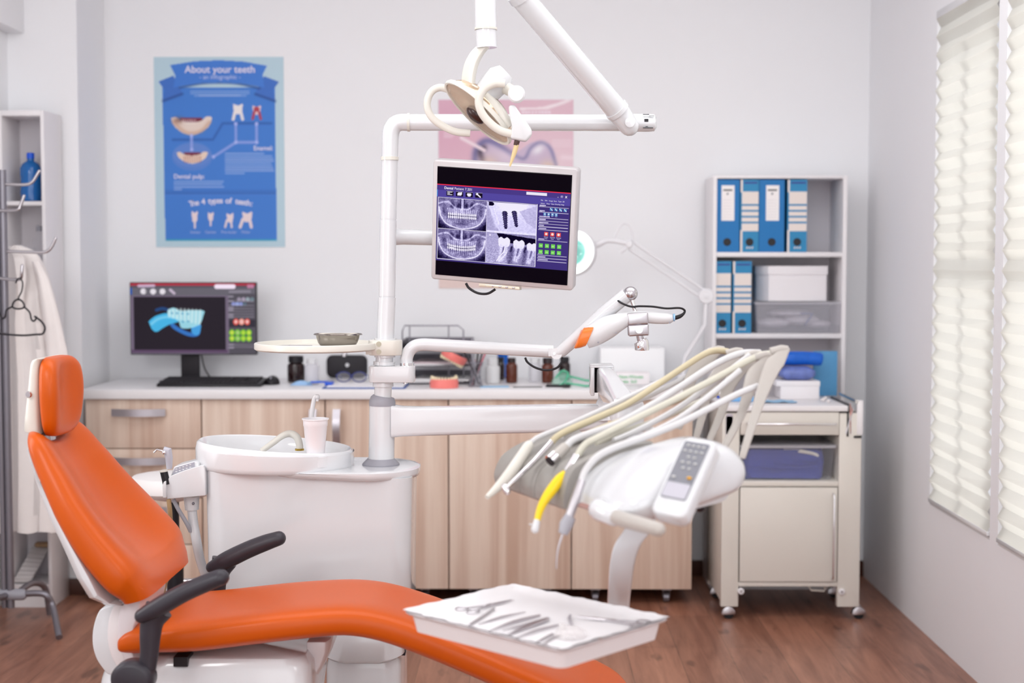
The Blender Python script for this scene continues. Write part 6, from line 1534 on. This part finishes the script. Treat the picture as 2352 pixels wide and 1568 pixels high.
# upright bracket with dark opening
m = MB()
c = P(1386, 872, 4.02)
def boxring(w_, h_, r_, y): return [V((c.x+x, y, c.z+z)) for x, z in rrect(w_, h_, r_, 5)]
W_, H_ = 56/KU, 66/KU
mm = MB(); pl = catmull([(1358, 900), (1358, 850), (1361, 840), (1368, 837)], 3)
a1, a2 = P(1358, 0, 4.0).x, P(1367, 0, 4.0).x
mm.bx(a1, a2, 3.96, 4.06, P(0, 905, 4.0).z, P(0, 840, 4.0).z)
mm.bx(P(1405, 0, 4.0).x, P(1412, 0, 4.0).x, 3.96, 4.06, P(0, 860, 4.0).z, P(0, 840, 4.0).z)
mm.bx(a1, P(1412, 0, 4.0).x, 3.96, 4.06, P(0, 841.5, 4.0).z, P(0, 836, 4.0).z)
mm.build('bracket', gloss, du, bevel=.003)
MB().bx(a2, P(1405, 0, 4.0).x, 4.035, 4.055, P(0, 903, 4.0).z, P(0, 838, 4.0).z).build('bracket_gap', softblack, du)
# parallel arm running towards the camera
rings = []
for (xa, xb, yt, yb2, Y_) in ((1369, 1406, 841, 902, 4.03), (1372, 1410, 845, 905, 3.94), (1388, 1428, 868, 935, 3.75), (1405, 1458, 905, 975, 3.5), (1418, 1476, 930, 1000, 3.3)):
    A, B = P(xa, yt, Y_), P(xb, yb2, Y_); cc_ = (A+B)/2; w_ = B.x-A.x; h_ = (A.z-B.z)
    rings.append([V((cc_.x+x, Y_, cc_.z+z)) for x, z in rrect(w_, h_, .01, 4)])
MB().loft(rings).build('parallel_arm', gloss, du, ang=50)
m = MB(); A = P(1446, 968, 3.25)
slab(m, V((A.x, 3.3, A.z-.05)), (1, 0, 0), (0, 1, 0), (0, 0, 1), 70/S(3.25), .12, .03, .095, nr=6, edge=.008); m.build('arm_head', gloss, du)
MB().tube([V((A.x, 3.3, A.z-.05)), V((A.x+.0, 3.2, A.z-.07)), D(.3, .12, .96)], [.035, .035, .03], 20, smooth=4).build('arm_neck', gloss, du)
# main body
def sect(prof, a, n=40):
    pr = catmull(prof+[prof[0]], 5)[:-1]; return [D(a, b, z) for b, z in pr]
def mixp(p, q_, f): return [(x0*(1-f)+x1*f, y0*(1-f)+y1*f) for (x0, y0), (x1, y1) in zip(p, q_)]
PW = [(.0, .945), (.012, .972), (.06, 1.018), (.12, 1.052), (.18, 1.068), (.235, 1.063), (.272, 1.036), (.282, 1.008), (.262, .975), (.2, .955), (.1, .93), (.03, .922)]
PG = [(-.012, .945), (-.004, .972), (.03, 1.0), (.08, 1.018), (.15, 1.024), (.21, 1.02), (.27, 1.005), (.28, .985), (.262, .96), (.2, .945), (.1, .93), (.02, .926)]
cenp = (.14, .985)
def shrink(p, f, g=None): g = f if g is None else g; return [(cenp[0]+(x-cenp[0])*f, cenp[1]+(y-cenp[1])*g) for x, y in p]
rings = [sect(shrink(PW, .62, .5), -.055), sect(shrink(PW, .86, .8), -.04), sect(shrink(PW, .97, .95), -.015), sect(PW, .02), sect(PW, .07), sect(mixp(PW, PG, .35), .12), sect(mixp(PW, PG, .75), .17), sect(mixp(PW, PG, .97), .21), sect(shrink(PG, .98), .3), sect(shrink(PG, .97), .44), sect(shrink(PG, .9), .475)]
MB().loft(rings).build('body', gloss, du, ang=60)
# seam line groove on the white hump
# grey instrument holders: ridged silicone segments wrapping the front of the body
for k in range(5):
    a0 = .15+.068*k; PH = [(-.028, .93), (-.03, .955), (-.012, .99), (.03, 1.014), (.1, 1.032), (.17, 1.036), (.17, 1.02), (.1, 1.01), (.03, .99), (.0, .96), (.0, .93), (-.01, .922)]
    if k == 0: PH = [(x, z+.012 if z > .98 else z) for x, z in PH]
    rr = [sect(shrink(PH, .985), a0+.001), sect([(x, z+.003) if i_ in (1, 2, 3, 4, 5) else (x, z) for i_, (x, z) in enumerate(PH)], a0+.012), sect([(x, z-.004) if i_ in (2, 3, 4, 5) else (x, z) for i_, (x, z) in enumerate(PH)], a0+.034), sect([(x, z+.003) if i_ in (1, 2, 3, 4, 5) else (x, z) for i_, (x, z) in enumerate(PH)], a0+.056), sect(shrink(PH, .985), a0+.067)]
    MB().loft(rr).build('instrument_holder', holder_grey, du, ang=60)
# lower tray shell under the body
rr = [sect([(x*.9+.03, z-.03 if z > .96 else z-.035) for x, z in shrink(PW, .7, .35)], a) for a in (-.01, .08, .2, .3)]
MB().loft(rr).build('underside', plastic, du, ang=60)
MB().tube([D(.06, .2, .95), D(.05, .22, .932), D(.07, .23, .925)], .008, 12, smooth=4).build('hose_outlet', softblack, du)
# keypad slab at the near end
BLp, BRp, TLp, TRp = P(1492, 1166, 2.55), P(1566, 1184, 2.52), P(1582, 1008, 2.64), P(1644, 1016, 2.61)
u_ = ((BRp-BLp)+(TRp-TLp)).normalized(); v_ = ((TLp-BLp)+(TRp-BRp)); v_ = (v_-u_*v_.dot(u_)).normalized(); n_ = u_.cross(v_)
if n_.z < 0: n_ = -n_
cc = (BLp+BRp+TLp+TRp)/4; hh_ = ((TLp-BLp).length+(TRp-BRp).length)/2; ww_ = .07
m = MB(); slab(m, cc-n_*.035, u_, v_, n_, ww_, hh_+.01, .016, .035, nr=6, edge=.006); ks = m.build('keypad_housing', gloss, du, ang=50)
kw, kh = ww_*.72, hh_*.78; kc_ = cc+v_*(hh_*.07)-u_*.002
m = MB(); slab(m, kc_+n_*.0002, u_, v_, n_, kw, kh, .004, .0012); m.build('keypad', mat('keypad_grey', '85868E', .4), ks)
m = MB(); slab(m, kc_-v_*(kh*.36)+n_*.0013, u_, v_, n_, kw*.92, kh*.25, .003, .001); m.build('display', mat('grey_display', 'C4C2CC', .25), ks)
m = MB()
for j, row in enumerate(((-.3, -.1, .1, .3), (-.34, -.12, .1, .32), (-.1, .14), (-.24, .0, .26), (-.12, .12))):
    for x in row: m.sphere(kc_+u_*(kw*x)+v_*(kh*(.43-.1*j))+n_*.0014, .0036, (1, 1, .5), 10)
m.sphere(kc_+u_*(-kw*.32)+v_*(-kh*.14)+n_*.0014, .0042, (1, 1, .5), 10)
m.build('keys', mat('pale_keys', 'D2D2D0', .5), ks)
MB().sphere(kc_+u_*(kw*.28)+v_*(-kh*.12)+n_*.0016, .0048, (1, 1.2, .5), 12).build('start_key', mat('amber_key', 'F2B010', .4), ks, label='amber start key')
# front handle
MB().tube([P(1405, 1183, 2.63), P(1428, 1192, 2.59), P(1512, 1215, 2.5)], [.0135, .0145, .013], 20, round_end=True).build('handle', ivory_grey, du)
MB().tube([P(1378, 1170, 2.66), P(1410, 1186, 2.62)], [.022, .018], 20, round_end=True).build('handle_base', gloss, du)
# curved bracket down to the tray
cv = catmull([P(1478, 1180, 2.8), P(1466, 1215, 2.81), P(1442, 1250, 2.83), P(1430, 1290, 2.87), P(1424, 1340, 2.93), P(1421, 1385, 2.99), P(1421, 1430, 3.02)], 6)
nb = len(cv); m = MB(); m.strip(cv, [.056-.012*k/nb for k in range(nb)], .022, (.97, -.25, 0), (.25, .97, 0)); m.build('tray_bracket', gloss, du, bevel=.005, bseg=3, ang=60)
MB().tube([D(.14, .12, .95), D(.15, .11, .92), P(1478, 1188, 2.8)], [.03, .026, .022], 16).build('bracket_mount', gloss, du)
# whip arms
whips = [((1559, 985), (1576, 933), (1584, 876), (1617, 828), (1662, 799), 3.22), ((1599, 1005), (1616, 943), (1626, 895), (1662, 847), (1704, 803), 3.16), ((1630, 1010), (1659, 943), (1670, 895), (1703, 843), (1747, 809), 3.09),
         ((1665, 1025), (1702, 952), (1720, 895), (1734, 860), (1772, 812), 3.02), ((1704, 1052), (1731, 965), (1754, 893), (1777, 839), (1808, 798), 2.95)]
for k, (p0, p1, p2, pm, p3, Yt) in enumerate(whips):
    yb3 = Yt-.11
    cv = catmull([P(*p0, yb3), P(*p1, yb3+.035), P(*p2, yb3+.06), P(*pm, yb3+.085), P(*p3, Yt)], 6); n_c = len(cv)
    wds = [.02+.03*math.sin(PI*min(1, (j/n_c)*1.15))**1.2 if j/n_c < .87 else .02+.03*math.sin(PI*.87*1.15*1)**1.2*0+.006 for j in range(n_c)]
    wds = [interp(j/(n_c-1), [0, .3, .55, .8, 1], [.014, .019, .028, .036, .014]) for j in range(n_c)]
    wdir = V((.93, -.2, -.3)).normalized(); tdir = V((.2, .97, 0)).normalized()
    w = MB().strip(cv, wds, .011, wdir, tdir).build('whip_arm', ivory_grey, du, bevel=.003, ang=70)
    MB().sphere(P(p2[0]-12, p2[1]+10, yb3+.06), .0075).build('pivot_pin', chrome, w)
    tp = P(*p3, Yt); MB().tube([tp+V((-.035, -.002, -.008)), tp+V((-.012, -.002, -.002)), tp+V((0, 0, -.004))], .008, 10).build('hose_guide', ivory_grey, w)

# ================================================================ handpieces with their hoses
SHF = .06
def Q(x, y, Y): return P(x, y, Y-SHF)
def hose(pts, r, m_, par, smooth=6):
    return MB().tube([P(a, b, c-(SHF)*min(1, max(0, (1560-a)/180))) for a, b, c in pts], r, 10, smooth=smooth).build('hose', m_, par)
t = thing('scaler_handpiece', 'cream tapered ultrasonic scaler, leftmost instrument on the delivery unit', 'dental handpiece', Q(1190, 1065, 3.0))
MB().tube([Q(1217, 1018, 3.04), Q(1212, 1026, 3.03), Q(1190, 1060, 3.01), Q(1175, 1082, 2.99), Q(1150, 1112, 2.97), Q(1118, 1142, 2.94)], [.0075, .011, .0125, .0125, .0105, .005], 18, smooth=4).build('handle', cream, t)
hose([(1215, 1020, 3.04), (1240, 1002, 3.05), (1302, 977, 3.07), (1413, 926, 3.12), (1524, 871, 3.17), (1600, 822, 3.2), (1628, 806, 3.21), (1650, 803, 3.22)], .0058, hose_w, t)
t = thing('turbine_handpiece', 'slim polished chrome turbine handpiece, second from left on the delivery unit', 'dental handpiece', Q(1215, 1070, 2.95))
MB().tube([Q(1268, 1013, 2.98), Q(1262, 1022, 2.975), Q(1225, 1062, 2.94), Q(1180, 1105, 2.9), Q(1166, 1118, 2.89)], [.0062, .0072, .0062, .0052, .0042], 16).build('handle', chrome, t)
MB().tube([Q(1160, 1119, 2.89), Q(1165, 1129, 2.885)], [.0075, .0068], 16, round_end=True).build('head', chrome, t)
hose([(1267, 1015, 2.98), (1280, 1002, 2.985), (1309, 986, 3.0), (1380, 955, 3.03), (1450, 922, 3.07), (1561, 849, 3.13), (1616, 814, 3.16), (1645, 805, 3.18), (1672, 807, 3.19)], .0072, hose_c, t)
t = thing('motor_coupling', 'short bare metal hose coupling, middle instrument on the delivery unit', 'dental handpiece', Q(1280, 1045, 2.9))
MB().tube([Q(1300, 1026, 2.915), Q(1276, 1048, 2.9)], [.0112, .0125], 20).build('sleeve', ivory_grey, t)
MB().tube([Q(1277, 1047, 2.9), Q(1264, 1059, 2.892)], [.0135, .0135], 20).build('metal_end', chrome, t); MB().tube([Q(1265, 1058, 2.892), Q(1262, 1061, 2.89)], [.0105, .0105], 20).build('opening', softblack, t)
hose([(1300, 1026, 2.915), (1325, 1006, 2.93), (1413, 975, 2.97), (1500, 928, 3.02), (1560, 890, 3.05), (1640, 838, 3.08), (1700, 812, 3.09), (1746, 810, 3.1)], .0078, hose_w, t)
t = thing('polishing_handpiece', 'bright yellow contra angle handpiece with white cup, fourth instrument from left', 'dental handpiece', Q(1290, 1110, 2.83))
MB().tube([Q(1325, 1048, 2.86), Q(1302, 1085, 2.84)], [.0095, .0085], 18).build('motor', chrome, t)
MB().tube([Q(1299, 1088, 2.838), Q(1285, 1102, 2.83), Q(1265, 1128, 2.815), Q(1250, 1150, 2.8), Q(1240, 1172, 2.79), Q(1233, 1198, 2.78)], [.0085, .0112, .0108, .0088, .0075, .006], 18, smooth=4).build('yellow_body', yellow_p, t, label='yellow plastic body')
MB().tube([Q(1233, 1197, 2.78), Q(1229, 1215, 2.775)], [.0065, .0078], 16, round_end=True).tube([Q(1226, 1206, 2.775), Q(1216, 1203, 2.772)], .0015, 6).build('prophy_cup', plastic, t)
hose([(1323, 1050, 2.86), (1345, 1020, 2.87), (1376, 1003, 2.88), (1487, 948, 2.93), (1560, 912, 2.96), (1635, 873, 2.99), (1700, 838, 3.01), (1748, 815, 3.02), (1776, 812, 3.02)], .0072, hose_g, t)
t = thing('air_water_syringe', 'steel syringe with thin bent nozzle, rightmost instrument on the delivery unit', 'dental handpiece', Q(1315, 1160, 2.75))
MB().tube([Q(1336, 1104, 2.77), Q(1322, 1145, 2.755), Q(1305, 1192, 2.74)], [.0085, .0092, .0088], 16).build('handle', steel, t)
MB().tube([Q(1310, 1186, 2.74), Q(1300, 1205, 2.735), Q(1293, 1226, 2.73)], [.012, .014, .0095], 14, flat=.8).build('head', mat('syringe_grey', 'A9A8B0', .35), t)
MB().tube([Q(1292, 1226, 2.73), Q(1283, 1255, 2.725), Q(1279, 1280, 2.72), Q(1278, 1306, 2.715)], [.0022, .0018, .0014, .001], 8, smooth=5).build('nozzle', steel, t)
hose([(1335, 1105, 2.77), (1345, 1080, 2.78), (1370, 1050, 2.79), (1410, 1028, 2.8), (1490, 1000, 2.83), (1560, 972, 2.86), (1640, 932, 2.9), (1700, 902, 2.92), (1742, 886, 2.93)], .0068, hose_w, t)
# hoses returning from the whip arms into the body
rets = [([(1655, 806, 3.24), (1600, 850, 3.2), (1500, 905, 3.15), (1400, 950, 3.1), (1320, 985, 3.06), (1290, 1002, 3.03)], .0055, hose_w), ([(1640, 880, 3.17), (1590, 905, 3.14), (1500, 940, 3.1), (1400, 975, 3.04), (1330, 1003, 3.0), (1310, 1015, 2.98)], .0062, hose_br if False else hose_c),
        ([(1672, 890, 3.12), (1600, 925, 3.08), (1500, 968, 3.0), (1420, 995, 2.95), (1370, 1020, 2.92)], .0062, hose_g), ([(1722, 815, 3.05), (1650, 870, 3.02), (1560, 935, 2.98), (1470, 985, 2.93), (1410, 1012, 2.9)], .0062, hose_w),
        ([(1700, 850, 2.99), (1640, 900, 2.96), (1560, 960, 2.92), (1480, 1000, 2.86), (1440, 1018, 2.84)], .0062, hose_w), ([(1500, 985, 3.1), (1430, 988, 3.06), (1370, 996, 3.02), (1330, 1008, 2.98)], .005, hose_w)]
for p_, r_, m_ in rets: MB().tube([P(a, b, c-.03*min(1, max(0, (1500-a)/120))) for a, b, c in p_], r_, 10, smooth=6).build('return_hose', m_, du)

# ================================================================ instrument tray in front
ZTY = .72
cA, cB, cC, cD = PZ(936, 1404, ZTY), PZ(1158, 1343, ZTY), PZ(1518, 1412, ZTY), PZ(1322, 1509, ZTY)
ctr = (cA+cB+cC+cD)/4; e1 = ((cD-cA)+(cC-cB)).normalized(); e2 = V((-e1.y, e1.x, 0)); L1 = ((cD-cA).length+(cC-cB).length)/2*.965; L2 = ((cB-cA).length+(cC-cD).length)/2*.965
ty = thing('instrument_tray', 'white foil instrument tray lined with paper, over the orange legrest', 'tray', V((ctr.x, ctr.y, ZTY-.045)))
def tr_ring(s_, z, wob=0, r_=.02):
    out = []
    for i_, (x, y) in enumerate(rrect(L1-2*s_, L2-2*s_, r_, 6)): out.append(V((ctr.x, ctr.y, 0))+e1*x+e2*y+V((0, 0, ZTY+z+wob*math.sin(i_*2.1))))
    return out
MB().loft([tr_ring(.02, -.04), tr_ring(.012, -.038), tr_ring(.006, -.006), tr_ring(.0, -.004), tr_ring(-.004, 0), tr_ring(.006, 0), tr_ring(.014, -.03), tr_ring(.02, -.032)]).build('tray', mat('white_tray', 'E9E3E4', .4), ty, ang=50)
n1, n2 = 34, 22; vs = []; fs = []
for j in range(n2+1):
    for i_ in range(n1+1):
        x = -1+2*i_/n1; y = -1+2*j/n2; d_ = min(1-abs(x), 1-abs(y)); sg = math.sin(i_*.9+j*.5)*.0008+math.sin(i_*2.1)*.0006*(d_ < .1)
        z = -.006 if d_ > .12 else -.006+(.12-d_)/.12*.01
        ex = 1.0+(.014*math.sin(i_*1.3)+.012*math.sin(j*1.7))*(d_ < .03)
        vs.append(V((ctr.x, ctr.y, 0))+e1*(x*(L1/2+.002)*ex)+e2*(y*(L2/2+.002)*ex)+V((0, 0, ZTY+z+sg+.0006)))
n0 = len(vs); vs += [p-V((0, 0, .0008)) for p in vs]
for j in range(n2):
    for i_ in range(n1):
        a = j*(n1+1)+i_; b = a+1; c = b+n1+1; d = a+n1+1; fs += [(a, b, c, d), (a+n0, d+n0, c+n0, b+n0)]
MB().add(vs, fs).build('paper_liner', paper, ty, shell=1)
# wing flaps of paper at corners come from the liner itself; the carrier plate joins it to the bracket
MB().tube([P(1421, 1425, 3.02), V((ctr.x+.06, ctr.y+.12, ZTY-.05)), V((ctr.x, ctr.y, ZTY-.05))], [.016, .016, .02], 14, smooth=4).build('carrier', gloss, ty)
ZI = ZTY-.0045
def onI(px, py): return PZ(px, py, ZI)
def rod(pts, r, name, lab, grp='probes on the instrument tray', m_=None, cat='dental instrument'):
    t = MB().tube([onI(*p)+V((0, 0, max(r) if isinstance(r, list) else r)) for p in pts], r, 8, smooth=3).build(name, m_ or steel); return tag(t, lab, cat)
rod([(1078, 1438), (1110, 1418), (1135, 1400)], [.0025, .003, .0028], 'dental_probe', 'dark slim probe at a steep angle below the needle holder')
rod([(1100, 1436), (1150, 1420), (1207, 1408)], [.001, .0024, .001], 'dental_probe', 'thin bright probe between the needle holder and the tweezers')
rod([(1120, 1455), (1180, 1432), (1240, 1417)], [.0012, .0035, .0025], 'dental_probe', 'long probe left of the two thick tweezers')
rod([(1155, 1452), (1200, 1440), (1250, 1428), (1262, 1425)], [.001, .0028, .0035, .001], 'dental_mirror_handle', 'slim mirror handle just above the thick tweezers')
rod([(1185, 1468), (1235, 1450), (1285, 1438)], [.0012, .0028, .002], 'dental_probe', 'straight probe right of the thick tweezers')
rod([(1228, 1480), (1250, 1468), (1270, 1458)], [.0012, .0022, .0022], 'dental_probe', 'short probe at the front edge beside the clear cup')
rod([(1245, 1484), (1262, 1472), (1285, 1460)], [.001, .002, .002], 'dental_probe', 'rightmost short probe partly under the clear cup')
t = thing('tweezers', 'thick steel tweezers in the middle of the instrument tray', 'tweezers', onI(1210, 1445))
for dy in (0, .006):
    MB().tube([onI(1155+dy*400, 1466)+V((0, 0, .003)), onI(1205, 1446)+V((0, dy, .003)), onI(1252, 1428)+V((0, dy*.6, .0035)), onI(1262, 1424)+V((0, 0, .003))], [.0012, .0035, .0042, .002], 8, smooth=3).build('prong', steel, t)
def ang(a, b): d = onI(*b)-onI(*a); return math.atan2(d.y, d.x)
t = thing('needle_holder', 'steel needle holder with finger rings at the left of the instrument tray', 'needle holder', onI(1125, 1395))
scissors(t, onI(1128, 1392), Matrix.Rotation(ang((1060, 1408), (1178, 1382)), 3, 'Z'), .12, ringr=.011)
t = thing('extraction_forceps', 'steel clamp forceps with one open ring at the right of the instrument tray', 'forceps', onI(1380, 1428))
scissors(t, onI(1395, 1427), Matrix.Rotation(ang((1440, 1433), (1310, 1418)), 3, 'Z'), .13, ringr=.012, close=.15)
MB().tube([onI(1310, 1418)+V((0, 0, .004)), onI(1306, 1425)+V((0, 0, .004)), onI(1312, 1436)+V((0, 0, .003))], .003, 8).build('jaw', steel, t)
c = onI(1310, 1462); t = MB().lathe([(.026, 0), (.03, .003), (.028, .01), (.02, .016), (.01, .019), (.002, .02)], c, seg=28).build('gel_cup', mat('clear_gel', 'F2ECEC', .08, alpha=.3, coat=.8)); tag(t, 'clear transparent plastic cup at the front corner of the instrument tray', 'cup')
c = onI(1292, 1448); t = MB().lathe([(.008, 0), (.009, .003), (.007, .012), (.002, .014)], c, seg=20).build('clear_ampoule', mat('clear_gel_b', 'F4F0F0', .08, alpha=.6, coat=.8)); tag(t, 'tiny clear ampoule behind the transparent cap on the tray', 'ampoule')
for (a, b, lb) in ((1378, 1473, 'pinkish tooth fragment nearer the tray front edge'), (1392, 1466, 'pinkish tooth fragment nearer the clamp forceps')):
    c = onI(a, b); t = MB().sphere(c+V((0, 0, .003)), .004, (1.3, 1, .7), 8).build('tooth_fragment', mat('pink_fragment', 'D9B8AC', .6) if 'pink_fragment' not in bpy.data.materials else bpy.data.materials['pink_fragment']); tag(t, lb, 'tooth fragment')
